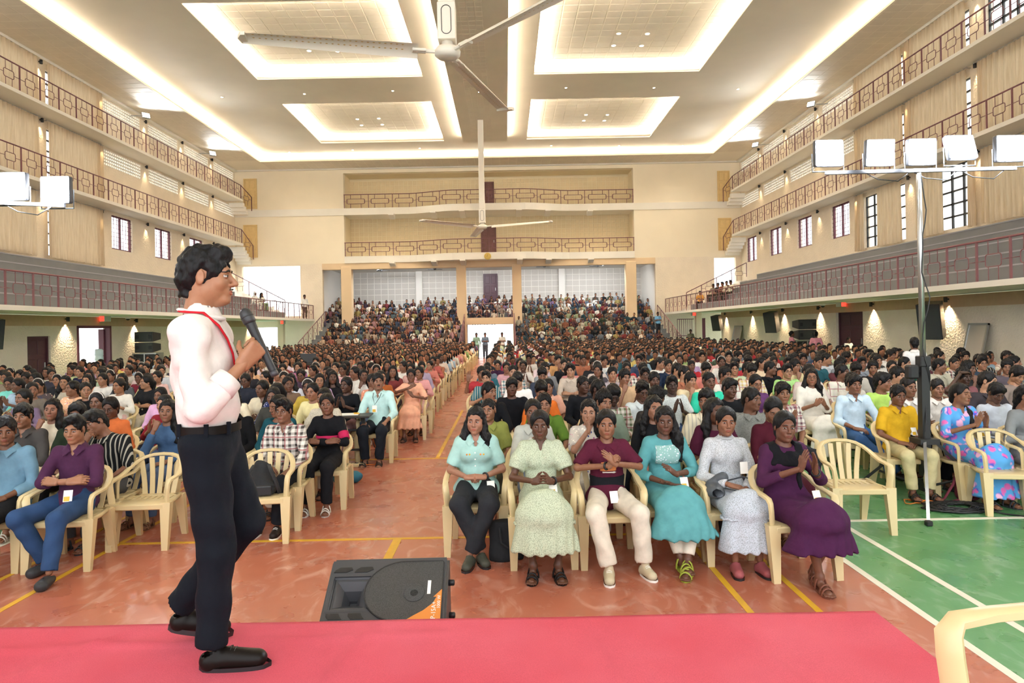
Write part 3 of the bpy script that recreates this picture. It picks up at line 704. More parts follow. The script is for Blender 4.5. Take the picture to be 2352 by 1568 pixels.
# ceiling fans with very long blades
plain('ornament_gold', '#c9a05a', .5)
R_0 = lambda a: Matrix.Rotation(a, 4, 'Z')
def big_fan(x, y, z, ang, label):
    t = thing('ceiling_fan', label, 'ceiling fan', (x, y, z), 0, 'giant three-bladed ceiling fans')
    MB().rbox((-.16, -.16, 1.5), (.16, .16, ZC-z), .02, seg=1).build('column', 'fan_white', t)
    b = MB().rbox((-.19, -.19, .22), (.19, .19, 1.0), .02, seg=2).build('motor_box', 'fan_white', t)
    ov = [(.1*math.cos(a), -.195, .62+.2*(1 if math.sin(a) > 0 else -1)*1.0*(1) + .1*math.sin(a)) for a in [2*PI*k/24 for k in range(24)]]
    MB().tube(ov, .008, 5, closed=True).build('access_slot', 'black_metal', b)
    MB().rbox((-.17, -.17, 1.0), (.17, .17, 1.52), .02, seg=1).build('neck', 'fan_white', t)
    MB().lathe([(.02, -.12), (.2, -.12), (.27, -.06), (.28, .02), (.22, .1), (.12, .14), (.12, .24)], 28).build('hub', 'fan_white', t, True)
    for k in range(3):
        a = ang+k*2*PI/3; n_ = 14; vv = []; ff = []; prof = [(-.20, -.03), (-.12, .035), (.0, .055), (.12, .03), (.24, -.05), (.12, .012), (0, .03), (-.12, .012)]
        for i in range(n_+1):
            r = .62+3.5*i/n_; tw = .42-.2*i/n_; sc = 1.0-.15*i/n_
            for (c_, h_) in prof:
                cc, hh = c_*sc, h_*sc
                vv.append((r, cc*math.cos(tw)-hh*math.sin(tw), cc*math.sin(tw)+hh*math.cos(tw)+.02*(i/n_)))
        m_ = len(prof)
        for i in range(n_):
            for j in range(m_): ff.append((i*m_+j, (i+1)*m_+j, (i+1)*m_+(j+1) % m_, i*m_+(j+1) % m_))
        ff += [tuple(range(m_))[::-1], tuple(n_*m_+j for j in range(m_))]
        R_ = Matrix.Rotation(a, 4, 'Z'); bl = put('blade', mesh_from('blade', [R_ @ Vector(q) for q in vv], ff, 'fan_white', smooth=True), t); smooth_by_angle(bl, 50)
        orn = []
        for i in range(26):
            r = .95+i*.118; fr = (r-.62)/3.5; tw = .42-.2*fr; sc = 1.0-.15*fr
            for (c0, hh_) in ((-.02, .019), (.13, .002)):
                for (dr, dc) in ((-.03, 0), (0, -.018), (.03, 0), (0, .018)):
                    cc, hh = (c0+dc)*sc, hh_*sc; orn.append(R_0(a) @ Vector((r+dr, cc*math.cos(tw)-hh*math.sin(tw), cc*math.sin(tw)+hh*math.cos(tw)+.02*fr)))
        put('blade_ornament', mesh_from('blade_ornament', orn, [tuple(range(4*q, 4*q+4)) for q in range(len(orn)//4)], 'ornament_gold'), t, kind='stuff')
        arm = MB(); arm.tube([(.2, 0, 0), (.66, 0, .01)], .045, 8); arm.rbox((.45, -.09, -.03), (.75, .09, .03), .015, seg=1); put('blade_arm', mesh_from('blade_arm', [R_ @ Vector(q) for q in arm.v], arm.f, 'fan_white'), t)
        e = MB().prism([(4.02, -.2), (4.14, -.24), (4.2, 0), (4.12, .2), (4.04, .22)], -.02, .05); put('blade_tip', mesh_from('blade_tip', [R_ @ Vector(q) for q in e.v], e.f, 'fan_white'), t)
big_fan(-1.13, 14.5, 7.9, math.radians(192.7), 'giant ceiling fan nearest the stage, blade reaching over the left tray')
big_fan(-1.24, 39.2, 7.86, math.radians(220), 'giant ceiling fan far down the hall on a long column')
# small ceiling fans under the back balcony
for i, (px, py) in enumerate(((876, 621), (998, 618), (1250, 612), (1372, 611))):
    p = at_y(px, py, YB+1.5); t = thing('small_fan', f'small dark ceiling fan above the raked stand, {ordinal(i)} from the left', 'ceiling fan', p, .3*i, 'small fans above the stand')
    MB().cyl((0, 0, .05), (0, 0, 6.75-p.z), .02, 6).build('rod', 'black_metal', t); MB().lathe([(.03, -.06), (.13, -.04), (.14, .03), (.04, .08)], 14).build('motor', 'black_metal', t, True)
    for k in range(3): a = 2*PI*k/3+.25; MB().box((.12, -.07, -.01), (.62, .07, .01), Matrix.Rotation(a, 4, 'Z') @ Matrix.Rotation(.2, 4, 'X')).build('blade', 'black_metal', t)
# tube lights under the balcony, hidden from the hall by the beam
for i, x in enumerate((-9.5, -6.0, -2.0, 2.0, 6.0, 8.0)):
    t = thing('tube_light', f'white tube light behind the beam above the stand, {ordinal(i)} from the left', 'tube light', (x, YB+.75, 6.68), 0, 'tube lights above the stand')
    MB().box((-.6, -.03, 0), (.6, .03, .07)).build('batten', 'white_plastic', t); MB().cyl((-.58, 0, -.025), (.58, 0, -.025), .018, 8).build('tube', 'led_cold', t)
    area_light('tube_glow', (x, YB+.9, 6.6), 1.2, .1, 75, (.9, .95, 1), (math.radians(35), 0, 0))

# floodlight stands
def flood_stand(base, top, panels, bar, legs, label, pole_x=None):
    t = thing('light_stand', label, 'light stand', base); bx, by, bz = base
    w = lambda p: Vector(p)-Vector(base)
    if top is not None:
        tp = w(top); m = MB(); m.tube([(0, 0, 1.35), tp*.62+Vector((0, 0, .52)), tp], [.033, .03, .026], 10); m.build('upper_pole', 'steel', t, True)
        MB().box((-.045, -.045, .25), (.045, .045, 1.62)).build('lower_post', 'black_metal', t)
        MB().rbox((-.06, -.06, 1.5), (.06, .06, 1.62), .01, seg=1).build('clamp', 'black_metal', t)
        MB().tube([(.05, 0, 1.44), (-.06, 0, 1.44), (-.08, 0, 1.44)], .02, 6).build('winch_arm', 'black_metal', t); MB().rbox((-.19, -.06, 1.36), (-.07, .06, 1.52), .02, seg=1).build('winch_box', 'plastic_dark', t)
        MB().box((-.11, -.11, .62), (.11, .11, .68)).build('collar', 'black_metal', t)
        for (q, mtl) in legs:
            q = w(q); MB().tube([(0, 0, .65)+(q-Vector((0, 0, q.z))).normalized()*.1 if False else Vector((0, 0, .65))+(Vector((q.x, q.y, 0)).normalized()*.1), q], .022, 4, rot0=PI/4).build('leg', mtl, t)
            MB().tube([Vector((0, 0, .12)), Vector((q.x*.62, q.y*.62, .65*.38+q.z*.62))], .014, 4).build('brace', mtl, t); MB().rbox(tuple(q+Vector((-.03, -.03, 0))), tuple(q+Vector((.03, .03, .05))), .008, seg=1).build('foot', 'plastic_dark', t)
        MB().box((-.05, -.05, .08), (.05, .05, .2)).build('lower_collar', 'black_metal', t)
        cb_ = MB(); pts = [Vector((.06*math.cos(k*.9)*(.6+.4*math.sin(k)), -.05+.02*math.sin(k*1.3), .3+k*(tp.z-.3)/24)) + tp*(k/24)*Vector((1, 1, 0)).length*0 for k in range(25)]
        cb_.tube([Vector((p.x+tp.x*(p.z/tp.z), p.y+tp.y*(p.z/tp.z), p.z)) for p in pts], .007, 5).build('cable', 'black_metal', t, True)
    b0, b1 = w(bar[0]), w(bar[1]); MB().tube([b0, b1], .028, 4, rot0=PI/4).build('cross_bar', 'plastic_grey', t)
    for (p, sz, tl) in panels:
        q = w(p); R_ = Matrix.Translation(q) @ Matrix.Rotation(tl, 4, 'X')
        hd = MB().rbox((-sz/2, -.03, -sz/2*.92), (sz/2, .05, sz/2*.92), .02, R_, 2).build('flood_head', 'plastic_grey', t)
        MB().rbox((-sz/2+.02, -.038, -sz/2*.92+.02), (sz/2-.02, -.028, sz/2*.92-.02), .004, R_, 1).build('lens', 'led_cold', hd)
        MB().tube([q+Vector((-sz/2-.015, .02, 0)), q+Vector((-sz/2-.015, .02, -sz/2-.04)), q+Vector((sz/2+.015, .02, -sz/2-.04)), q+Vector((sz/2+.015, .02, 0))], .009, 4).build('yoke', 'black_metal', t)
        area_light('flood_glow', Vector(p)+Vector((0, -.1, -.02)), sz*.8, sz*.8, FLOODW, (.9, .95, 1), (PI/2+tl*1., 0, 0), spread=2.6)
    for k in range(3):
        a, b = b0.lerp(b1, .2+.25*k), b0.lerp(b1, .45+.25*k); MB().tube([a, a.lerp(b, .3)-Vector((0, 0, .09)), a.lerp(b, .7)-Vector((0, .02, .12)), b], .006, 5).build('cable', 'black_metal', t, True)
    return t
FLOODW = 110
SB = at_z(2126, 1142, 0); YS_ = SB.y
pan = []
for (cx, cy, tl) in ((1903, 352, .0), (2020, 351, .12), (2116, 349, .05), (2206, 338, -.3), (2318, 341, 0)): pan.append((at_y(cx, cy, YS_), .33, tl))
bar = (at_y(1896, 397, YS_), at_y(2333, 386, YS_))
flood_stand(tuple(SB), tuple(at_y(2110, 398, YS_)), pan, bar, [(at_z(2133, 1207, 0), 'steel'), (at_z(1960, 1120, 0), 'black_metal'), (at_z(2288, 1150, 0), 'black_metal')], 'tripod stand with five cold white floodlights in front of the right audience')
YL_ = 7.6
pan = [(at_y(28, 428, YL_), .34, .05), (at_y(129, 436, YL_), .33, .0), (at_y(-80, 420, YL_), .34, .1)]
SBL = Vector((at_y(-130, 800, YL_).x, YL_, 0))
flood_stand(tuple(SBL), tuple(at_y(-135, 466, YL_)), pan, (at_y(-330, 452, YL_), at_y(149, 472, YL_)), [(SBL+Vector((.1, -.7, 0)), 'steel'), (SBL+Vector((.6, .4, 0)), 'black_metal'), (SBL+Vector((-.6, .4, 0)), 'black_metal')], 'floodlight stand with cold white panels at the left edge')
# coiled cable on the floor by the stand
cc = at_z(2200, 1168, 0); m = []; rnd = random.Random(5)
for k in range(260):
    a = k*.41; r = .13+.1*rnd.random()+.05*math.sin(k*.07); m.append((cc.x+1.45*r*math.cos(a), cc.y+.9*r*math.sin(a), .012+.05*rnd.random()*max(0, 1-r/.4)))
e = at_z(2352, 1215, 0); m += [(cc.x+.3, cc.y-.25, .012), (cc.x+.55, cc.y-.45, .012), (e.x, e.y, .012), (e.x+.6, e.y-.1, .012)]
put('cable_coil', MB().tube(m, .009, 5).mesh('cable_coil', 'plastic_dark', True), label='coil of black cable on the green floor by the light stand', cat='cable')
co = at_z(2140, 1155, 0); m = [(co.x-.2+.4*math.sin(k*.5)*.5+.01*k, co.y+.1*math.cos(k*.9), .01+.01*(k % 3)) for k in range(26)]
put('orange_cable', MB().tube(m, .006, 5).mesh('orange_cable', 'orange', True), label='thin orange cable bunched at the foot of the light stand', cat='cable')

# stage monitor lying in front of the stage
t = thing('stage_monitor', 'black wedge loudspeaker in front of the stage with orange sticker', 'loudspeaker', (-.705, 3.86, .03), .02)
fa, fb_ = Vector((0, -.2, .40)), Vector((0, .2, .64)); fd = (fb_-fa); FH = fd.length; ex = Vector((1, 0, 0)); ey = fd.normalized(); ez = ex.cross(ey)
FM = Matrix((ex, ey, ez)).transposed().to_4x4(); FM.translation = (fa+fb_)/2    # face frame: x right, y up, z out
bd = MB(); pr = [(-.2, .40), (.2, .64), (.27, .62), (.33, .03), (.28, 0), (-.17, 0), (-.22, .05)]
bd.prism([(y, z) for y, z in pr], -.345, .345, Matrix(((0,0,1,0),(1,0,0,0),(0,1,0,0),(0,0,0,1)))); bo = bd.build('cabinet', 'plastic_grey', t)
bm = bmesh.new(); bm.from_mesh(bo.data); bmesh.ops.bevel(bm, geom=bm.edges[:], offset=.018, segments=2, affect='EDGES'); ezv = ez.copy(); bmesh.ops.delete(bm, geom=[f_ for f_ in bm.faces if abs(f_.normal.dot(ezv)) > .985 and f_.calc_area() > .05], context='FACES'); bm.to_mesh(bo.data); bm.free(); smooth_by_angle(bo, 50)
fp = MB(); A_, B_ = FH/2-.012, .335
for lo, hi in (((-B_, -A_, -.004), (-.31, A_, .005)), ((-.09, -A_, -.004), (B_, A_, .005)), ((-.31, -A_, -.004), (-.09, -.11, .005)), ((-.31, .11, -.004), (-.09, A_, .005))): fp.box(lo, hi, FM)
fp.build('face_panel', 'plastic_grey', t)
gm = N('speaker_grille'); gm.b.inputs['Roughness'].default_value = .55; gm.b.inputs['Metallic'].default_value = .3
vt = gm.tex('Voronoi', 380.); gm.color(gm.ramp(vt.outputs['Distance'], [(.25, (.004, .004, .004)), (.5, srgb('#4a4b4b'))])); gm.bump(vt.outputs['Distance'], .5, .002)
poly = [(.095+.215*math.cos(a), .2*math.sin(a)) for a in [PI*.5+PI*k/22 for k in range(23)]]; poly = [(max(-.12, x), y) for x, y in poly]+[(.31, -.2), (.318, -.19), (.318, .19), (.31, .2)]
MB().prism(poly, .004, .014, FM).build('woofer_grille', 'speaker_grille', t)
MB().tube([FM @ Vector((x, y, .012)) for x, y in poly], .005, 5, closed=True).build('grille_rim', 'plastic_dark', t)
MB().lathe([(.0, .012), (.055, .017), (.06, .014)], 22, FM @ Matrix.Translation((.16, -.02, 0))).build('dust_cap', 'speaker_grille', t, True)
# horn: square flare sinking into the cabinet
hx, hy = -.2, .0; vv = []; prof = [(.128, .006), (.105, -.016), (.1, -.012), (.088, -.014), (.05, -.05), (.022, -.1), (.02, -.12)]
for (r, z) in prof:
    for k in range(4): vv.append(FM @ Vector((hx+r*(1 if k in (0, 3) else -1), hy+r*(1 if k < 2 else -1), z)))
ff = [(i*4+j, i*4+(j+1) % 4, (i+1)*4+(j+1) % 4, (i+1)*4+j) for i in range(len(prof)-1) for j in range(4)]+[tuple((len(prof)-1)*4+j for j in range(4))]
# punch: raised surround so the flare reads as a recess
sur = MB(); s0 = .128
for k in range(4):
    a = k*PI/2; R_ = FM @ Matrix.Translation((hx, hy, 0)) @ Matrix.Rotation(a, 4, 'Z'); sur.prism([(-s0, -s0), (s0, -s0), (.09, -.09), (-.09, -.09)], .004, .08, R_)
sh = put('horn', mesh_from('horn', vv, ff, 'plastic_grey'), t)
for (x, y, fl_) in ((-.265, .155, 1), (-.145, .155, 1), (-.265, -.155, -1), (-.145, -.155, -1)):
    k = .012*fl_; MB().prism([(x-.042-k, y-.018), (x+.032-k, y-.018), (x+.042+k, y), (x+.034+k, y+.018), (x-.034+k, y+.018), (x-.045, y)], .004, .008, FM).build('port', 'plastic_dark', t)
MB().box((.233, -.03, .012), (.252, .06, .0165), FM).build('badge', 'white_plastic', t)
plain('sticker_orange', '#d8873a', .5)
MB().prism([(.12, -.198), (.31, -.198), (.316, -.19), (.316, -.0), (.27, -.05), (.288, -.05), (.27, -.09), (.22, -.135), (.17, -.165)], .0142, .0156, FM).build('sticker', 'sticker_orange', t)
for txt, x, y, s_ in (('HP-15A+', .277, -.15, .036), ('1000 W', .303, -.085, .026)):
    o = put('lettering', text_mesh(txt, s_, 'white_plastic'), t); o.matrix_basis = FM @ Matrix.Translation((x, y, .0165)) @ Matrix.Rotation(PI/2, 4, 'Z')
for z_ in (.52, .33): MB().lathe([(.012, 0), (.018, .0), (.018, .03), (.012, .035)], 10, Matrix.Translation((.345, .12, z_)) @ Matrix.Rotation(PI/2, 4, 'Y')).build('foot', 'plastic_dark', t, True)

# ---------------------------------------------------------------- things along the walls
def wall_speaker(px, py, s, h, label, yaw):
    X_ = (LWR if s > 0 else LWL)-.55*s; p = at_x(px, py, X_); t = thing('wall_speaker', label, 'loudspeaker', p, yaw, 'loudspeakers on the walls'); R_ = Matrix.Rotation(.22, 4, 'X')
    w_, d_ = h*.6, h*.5
    c_ = MB(); c_.prism([(-w_/2, -d_/2), (w_/2, -d_/2), (w_/2*.72, d_/2), (-w_/2*.72, d_/2)], -h/2, h/2, R_); c_.build('cabinet', 'plastic_black', t)
    MB().box((-w_/2+.02, -d_/2-.012, -h/2+.02), (w_/2-.02, -d_/2, h/2-.02), R_).build('grille', 'speaker_grille', t)
    MB().tube([(0, d_/2-.05, -.1), (0, d_/2+.3, -.15)], .03, 6).build('bracket', 'black_metal', t); MB().box((-.06, d_/2+.28, -.3), (.06, d_/2+.33, .0)).build('wall_plate', 'black_metal', t)
wall_speaker(2142, 735, 1, 1.15, 'large black loudspeaker on a wall bracket beside the light stand pole', -.9)
wall_speaker(1774, 739, 1, 1.05, 'black loudspeaker on the right wall, second from the stage', -.9)
wall_speaker(1648, 741, 1, .98, 'black loudspeaker on the right wall, farthest from the stage', -.9)
wall_speaker(-22, 765, -1, .95, 'black loudspeaker cut by the left edge on the left wall', 1.0)
def pa_stack(px, py, s, label, nbox):
    X_ = (LWR if s > 0 else LWL)-.75*s; p = at_x(px, py, X_); p.z = 0
    for k in range(2):
        t = thing('flight_case', f'black road case with aluminium edges under the {SIDE[s]} speaker stack, {"lower" if k == 0 else "upper"} one', 'case', (p.x, p.y, k*.62), 1.2*s if False else 0, 'road cases by the walls')
        MB().box((-.5, -.32, 0), (.5, .32, .6)).build('body', 'plastic_dark', t)
        for x in (-.5, 0, .5): MB().box((x-.025, -.335, 0), (x+.025, .33, .605)).build('edge_strip', 'grey_metal', t)
        for z in (0.0, .56): MB().box((-.51, -.336, z), (.51, .33, z+.045)).build('edge_strip', 'grey_metal', t)
        MB().rbox((-.3, -.345, .22), (-.18, -.33, .36), .005, seg=1).build('latch', 'steel', t)
    for k in range(nbox):
        t = thing('array_speaker', f'black line array loudspeaker stacked by the {SIDE[s]} wall, {"bottom" if k == 0 else "top"} one', 'loudspeaker', (p.x, p.y, 1.25+k*.47), 0, 'line array speakers by the walls')
        c_ = MB(); c_.prism([(-.35, 0), (.35, .1), (.35, .37), (-.35, .44)], -.4, .4, Matrix(((0,0,1,0),(1,0,0,0),(0,1,0,0),(0,0,0,1)))); c_.build('cabinet', 'plastic_black', t)
        MB().box((-.36, -.37, .04), (.36, -.352, .39)).build('grille', 'speaker_grille', t)
        for x in (-.28, .28): MB().rbox((x-.07, -.378, .14), (x+.07, -.366, .3), .004, seg=1).build('handle', 'plastic_dark', t)
pa_stack(1848, 800, 1, '', 2); pa_stack(340, 800, -1, '', 2)
def leaning_frame(px0, py0, px1, py1, label):
    X_ = LWR-.25; a, b = at_x(px0, py1, X_), at_x(px1, py0, X_); y0, y1 = min(a.y, b.y), max(a.y, b.y); w_ = y1-y0; h = 1.95
    t = thing('metal_frame', label, 'frame', (LWR-.55, (y0+y1)/2, 0), 0, 'metal panels leaning on the right wall'); R_ = Matrix.Rotation(.22, 4, 'Y')
    m = MB()
    for lo, hi in (((-.03, -w_/2, 0), (.03, -w_/2+.06, h)), ((-.03, w_/2-.06, 0), (.03, w_/2, h)), ((-.03, -w_/2, 0), (.03, w_/2, .06)), ((-.03, -w_/2, h-.06), (.03, w_/2, h))): m.box(lo, hi, R_)
    m.build('rim', 'grey_metal', t); MB().box((-.01, -w_/2+.05, .05), (.01, w_/2-.05, h-.05), R_).build('sheet', 'steel', t)
leaning_frame(2218, 742, 2262, 840, 'grey metal framed panel leaning on the right wall near the stage'); leaning_frame(1684, 748, 1700, 805, 'narrow grey metal panel leaning on the right wall far back')
def exit_sign(px, py, s, label, X_=None):
    X_ = X_ or ((LWR if s > 0 else LWL)-.1*s); p = at_x(px, py, X_); t = thing('exit_sign', label, 'exit sign', p, PI/2*s*-1 if False else 0, 'red exit signs')
    MB().rbox((-.1, -.03, -.11), (.1, .45, .11), .01, seg=1).build('box', 'white_plastic', t); MB().box((-.09, -.036, -.1), (.09, -.03, .1)).build('lit_panel', 'exit_red', t)
    o = put('lettering', text_mesh('EXIT', .08, 'white_plastic'), t); o.matrix_basis = Matrix.Translation((0, -.038, 0)) @ Matrix.Rotation(PI/2, 4, 'X')
exit_sign(235, 732, -1, 'red lit exit sign above the open doorway on the left wall'); exit_sign(1937, 698, 1, 'red lit exit sign above the dark door on the right wall')
exit_sign(648, 740, -1, 'red lit exit sign at the far end of the left gallery', -15.2); exit_sign(1594, 721, 1, 'red lit exit sign at the far end of the right gallery', 12.9)
for (px, py, s, lb) in ((294, 735, -1, 'white dome camera under the left gallery'), (1890, 708, 1, 'white dome camera under the right gallery')):
    p = at_x(px, py, (LWR if s > 0 else LWL)-.2*s); t = thing('dome_camera', lb, 'camera', (p.x, p.y, 2.8)); MB().lathe([(.0, 0), (.1, 0), (.1, -.05), (.09, -.06)][::-1], 16).build('base', 'white_plastic', t, True); MB().lathe([(.01, -.13), (.05, -.115), (.075, -.085), (.08, -.05)], 16).build('dome', 'plastic_dark', t, True)
# doors in the ground-floor walls
panel_door('door_8', 'dark maroon double door on the right wall', (LWR+.12, 28.45, 0), 2.0, 2.4, .08, 'door_maroon', axis=-PI/2, panels=8)
panel_door('door_9', 'dark maroon narrow door on the left wall', (LWL-.1, 24.35, 0), 1.05, 1.97, .08, 'door_maroon', axis=PI/2)
fr = MB()
for lo, hi in (((LWL-.2, 26.5, 0), (LWL+.02, 26.62, 2.42)), ((LWL-.2, 28.68, 0), (LWL+.02, 28.8, 2.42)), ((LWL-.2, 26.5, 2.34), (LWL+.02, 28.8, 2.44))): fr.box(lo, hi)
d10 = struct('door_10', 'open doorway on the left wall with maroon frame and bright daylight', 'door', fr, 'grille_maroon'); MB().box((LWL-.42, 28.6, 0), (LWL-.2, 28.68, 2.3)).build('open_leaf', 'grille_maroon', d10)
# outdoor paving seen through the doors
struct('ground_outside', 'pale paving outside the doors', 'ground', MB().box((-60, -20, -.4), (50, 110, -.31)), plain('paving_pale', '#c9c2b4', .9, noise=.1) and 'paving_pale')
# water dispenser in the open doorway
p = at_x(228, 850, LWL+.5); t = thing('water_cooler', 'white water dispenser with a large bottle by the open doorway', 'water cooler', (p.x, p.y, 0))
MB().rbox((-.16, -.16, 0), (.16, .16, .95), .03).build('body', 'white_plastic', t); MB().lathe([(.06, .95), (.06, 1.0), (.15, 1.06), (.155, 1.2), (.14, 1.23), (.155, 1.26), (.155, 1.45), (.12, 1.5), (.02, 1.51)], 18).build('bottle', plain('bottle_blue', '#cfe0ea', .15), t, True); MB().box((-.1, -.19, .55), (.1, -.15, .75)).build('tap_recess', 'plastic_grey', t)
MB().rbox((-.02, -.22, .66), (.02, -.18, .72), .005, seg=1).build('tap', 'plastic_black', t)
# folding grille gates at the far right under the gallery
for i, (x0, y0, w_) in enumerate(((12.4, 49.4, 1.2), (13.6, 46.6, .9))):
    t = thing('grille_gate', f'maroon folding grille gate under the right gallery, {"by the back wall" if i == 0 else "by the side wall"}', 'gate', (x0, y0, 0), .0 if i == 0 else PI/2, 'folding grille gates')
    for k in range(8): MB().box((k*w_/8, -.015, 0), (k*w_/8+.03, .015, 2.45)).build('bar', 'grille_maroon', t)
    for z in (.05, 1.2, 2.4): MB().box((0, -.025, z), (w_, .025, z+.05)).build('cross_bar', 'grille_maroon', t)
for x, lb in ((13.2, 'right'), (-15.4, 'left')): put('pillar', MB().rbox((x-.2, 46.6, 0), (x+.2, 47.0, 2.83), .02, seg=1).mesh('pillar', 'paint_cream'), label=f'square cream pillar under the far end of the {lb} gallery', cat='pillar', kind='structure')
for (x, y, lb) in ((at_z(1700, 850, 0).x, 38, 'right'), ): pass

# ---------------------------------------------------------------- plastic chair
def chair_parts(n=8):
    P = {}
    s = MB(); s.rbox((-.235, -.235, .405), (.235, -.02, .432), .012, seg=2)
    for k in range(9): x = -.215+k*.0537; s.box((x-.021, -.05, .405), (x+.021, .165, .425))
    s.rbox((-.235, .13, .40), (.235, .225, .43), .012, seg=1); s.box((-.235, -.1, .4), (-.2, .2, .43)); s.box((.2, -.1, .4), (.235, .2, .43))
    s.rbox((-.24, -.25, .375), (.24, -.225, .43), .01, seg=1); P['seat'] = s.mesh('seat', 'plastic_chair'); smooth_by_angle(P['seat'], 40)
    def leg(q0, q1, w0, w1, name):
        v = []; q0, q1 = Vector(q0), Vector(q1)
        for t in (0, .33, .66, 1):
            c = q0.lerp(q1, t); w = w0+(w1-w0)*t
            v += [c+Vector((-w*.62, -w*.5, 0)), c+Vector((w*.62, -w*.5, 0)), c+Vector((w*.62, w*.5, 0)), c+Vector((-w*.62, w*.5, 0))]
        f = [(i*4+j, i*4+(j+1) % 4, (i+1)*4+(j+1) % 4, (i+1)*4+j) for i in range(3) for j in range(4)]+[(3,2,1,0), (12,13,14,15)]
        return mesh_from(name, v, f, 'plastic_chair')
    P['leg_fl'] = leg((-.255, -.262, 0), (-.25, -.205, .44), .045, .078, 'leg'); P['leg_fr'] = leg((.255, -.262, 0), (.25, -.205, .44), .045, .078, 'leg')
    P['leg_bl'] = leg((-.225, .27, 0), (-.215, .185, .43), .042, .075, 'leg'); P['leg_br'] = leg((.225, .27, 0), (.215, .185, .43), .042, .075, 'leg')
    def band(pts, w, th, name):
        """flat band; width direction points outward/horizontal"""
        v = []; f = []; k = len(pts)
        for i, p in enumerate(pts):
            p = Vector(p); a = Vector(pts[max(0, i-1)]); b = Vector(pts[min(k-1, i+1)]); t = (b-a).normalized(); o = Vector((p.x, p.y-.02, 0)); o = o.normalized() if o.length > .01 else Vector((0, 1, 0))
            side = (o-t*o.dot(t)).normalized(); nn = side.cross(t).normalized(); ww = w[i] if isinstance(w, list) else w
            for (c1, c2) in ((-1, -.6), (-.6, -1), (.6, -1), (1, -.6), (1, .6), (.6, 1), (-.6, 1), (-1, .6)): v.append(p+side*(c1*ww/2)+nn*(c2*th/2))
        f = [(i*8+j, i*8+(j+1) % 8, (i+1)*8+(j+1) % 8, (i+1)*8+j) for i in range(k-1) for j in range(8)]+[tuple(range(8))[::-1], tuple((k-1)*8+j for j in range(8))]
        me = mesh_from(name, v, f, 'plastic_chair', smooth=True); me.set_sharp_from_angle(angle=.9); return me
    arm = [(-.25, -.205, .42), (-.262, -.215, .55), (-.268, -.215, .605), (-.272, -.19, .635), (-.275, -.1, .645), (-.275, 0, .65), (-.268, .09, .675), (-.25, .17, .715), (-.215, .24, .755), (-.165, .29, .785), (-.09, .32, .803), (0, .328, .808)]
    full = arm+[(-x, y, z) for x, y, z in arm[-2::-1]]; k = len(full)
    P['arm_rail'] = band(full, [.06 if (i < 3 or i > k-4) else .05 for i in range(k)], .03, 'arm_rail')
    for j, x in enumerate((-.17, -.085, 0, .085, .17)):
        pts = []
        for t in (0, .25, .5, .75, 1):
            xx = x*(.8+.28*t); yt = .215+(.30-.04*abs(x)/.17-.215)*t+.012*math.sin(PI*t); zt = .425+(.79-.035*(abs(x)/.17)**2-.425)*t; pts.append((xx, yt, zt))
        v = []; f = []
        for p in pts:
            for dx, dy in ((-.024, -.005), (.024, -.005), (.024, .007), (-.024, .007)): v.append((p[0]+dx, p[1]+dy, p[2]))
        f = [(i*4+q, i*4+(q+1) % 4, (i+1)*4+(q+1) % 4, (i+1)*4+q) for i in range(4) for q in range(4)]
        P[f'slat{j}'] = mesh_from('back_slat', v, f, 'plastic_chair')
    for sx in (-1, 1): P[f'skirt{sx}'] = MB().tube([(sx*.245, -.19, .42), (sx*.235, .0, .41), (sx*.225, .19, .425)], .02, 6).mesh('seat_rim', 'plastic_chair', True)
    return P
CP = chair_parts()
CNAME = lambda k: ('seat_rim' if k.startswith('skirt') else 'leg' if k.startswith('leg') else 'back_slat' if k.startswith('slat') else k)
_v, _f = [], []
for me in CP.values():
    o_ = len(_v); _v += [tuple(q.co) for q in me.vertices]; _f += [tuple(i+o_ for i in p.vertices) for p in me.polygons]
CHAIR1 = mesh_from('plastic_chair', _v, _f, 'plastic_chair'); smooth_by_angle(CHAIR1, 45)
NCH = [0]
def chair(x, y, rz=0., label=None, full=True, z=0.):
    lb = label or 'cream plastic armchair'; NCH[0] += 1
    if not full: return put('plastic_chair', CHAIR1, loc=(x, y, z), rz=rz, label=lb, cat='chair', group='cream plastic armchairs')
    t = thing('plastic_chair', lb, 'chair', (x, y, z), rz, 'cream plastic armchairs')
    for k, me in CP.items(): put(CNAME(k), me, t)
    return t
# ================================================================ PEOPLE: signed-distance bodies meshed with surface nets
f4 = np.float32
def _a(p): return np.asarray(p, f4)
def smin(a, b, k):
    h = np.clip(.5+.5*(b-a)/k, 0, 1); return b+(a-b)*h-k*h*(1-h)
def smax(a, b, k): return -smin(-a, -b, k)
def cone(a, b, ra, rb, flat=None, cap=False, cap0=False):
    a, b = _a(a), _a(b)
    if flat is not None: n_, s_ = _a(flat[0])/np.linalg.norm(flat[0]), flat[1]
    ba = b-a
    if flat is not None: ba2 = ba+n_*(ba@n_)*(s_-1)
    else: ba2 = ba
    L2 = float(ba2@ba2)+1e-12
    def d(P):
        q = P-a; q0 = q
        if flat is not None: q = q+np.outer(q@n_, n_)*(s_-1)
        t = np.clip((q@ba2)/L2, 0, 1); r = np.sqrt(((q-t[:, None]*ba2)**2).sum(1))-(ra+(rb-ra)*t)
        if cap: r = np.maximum(r, (P-b)@(ba/np.linalg.norm(ba)))
        if cap0: r = np.maximum(r, (a-P)@(ba/np.linalg.norm(ba)))
        return r
    return d
def ell(c, r, R=None):
    c, r = _a(c), _a(r); m = float(min(r)); R_ = None if R is None else _a(R)
    def d(P):
        q = P-c
        if R_ is not None: q = q@R_
        return (np.sqrt(((q/r)**2).sum(1))-1)*m
    return d
def plane(p, n):
    p, n = _a(p), _a(n)/np.linalg.norm(n); return lambda P: (P-p)@n
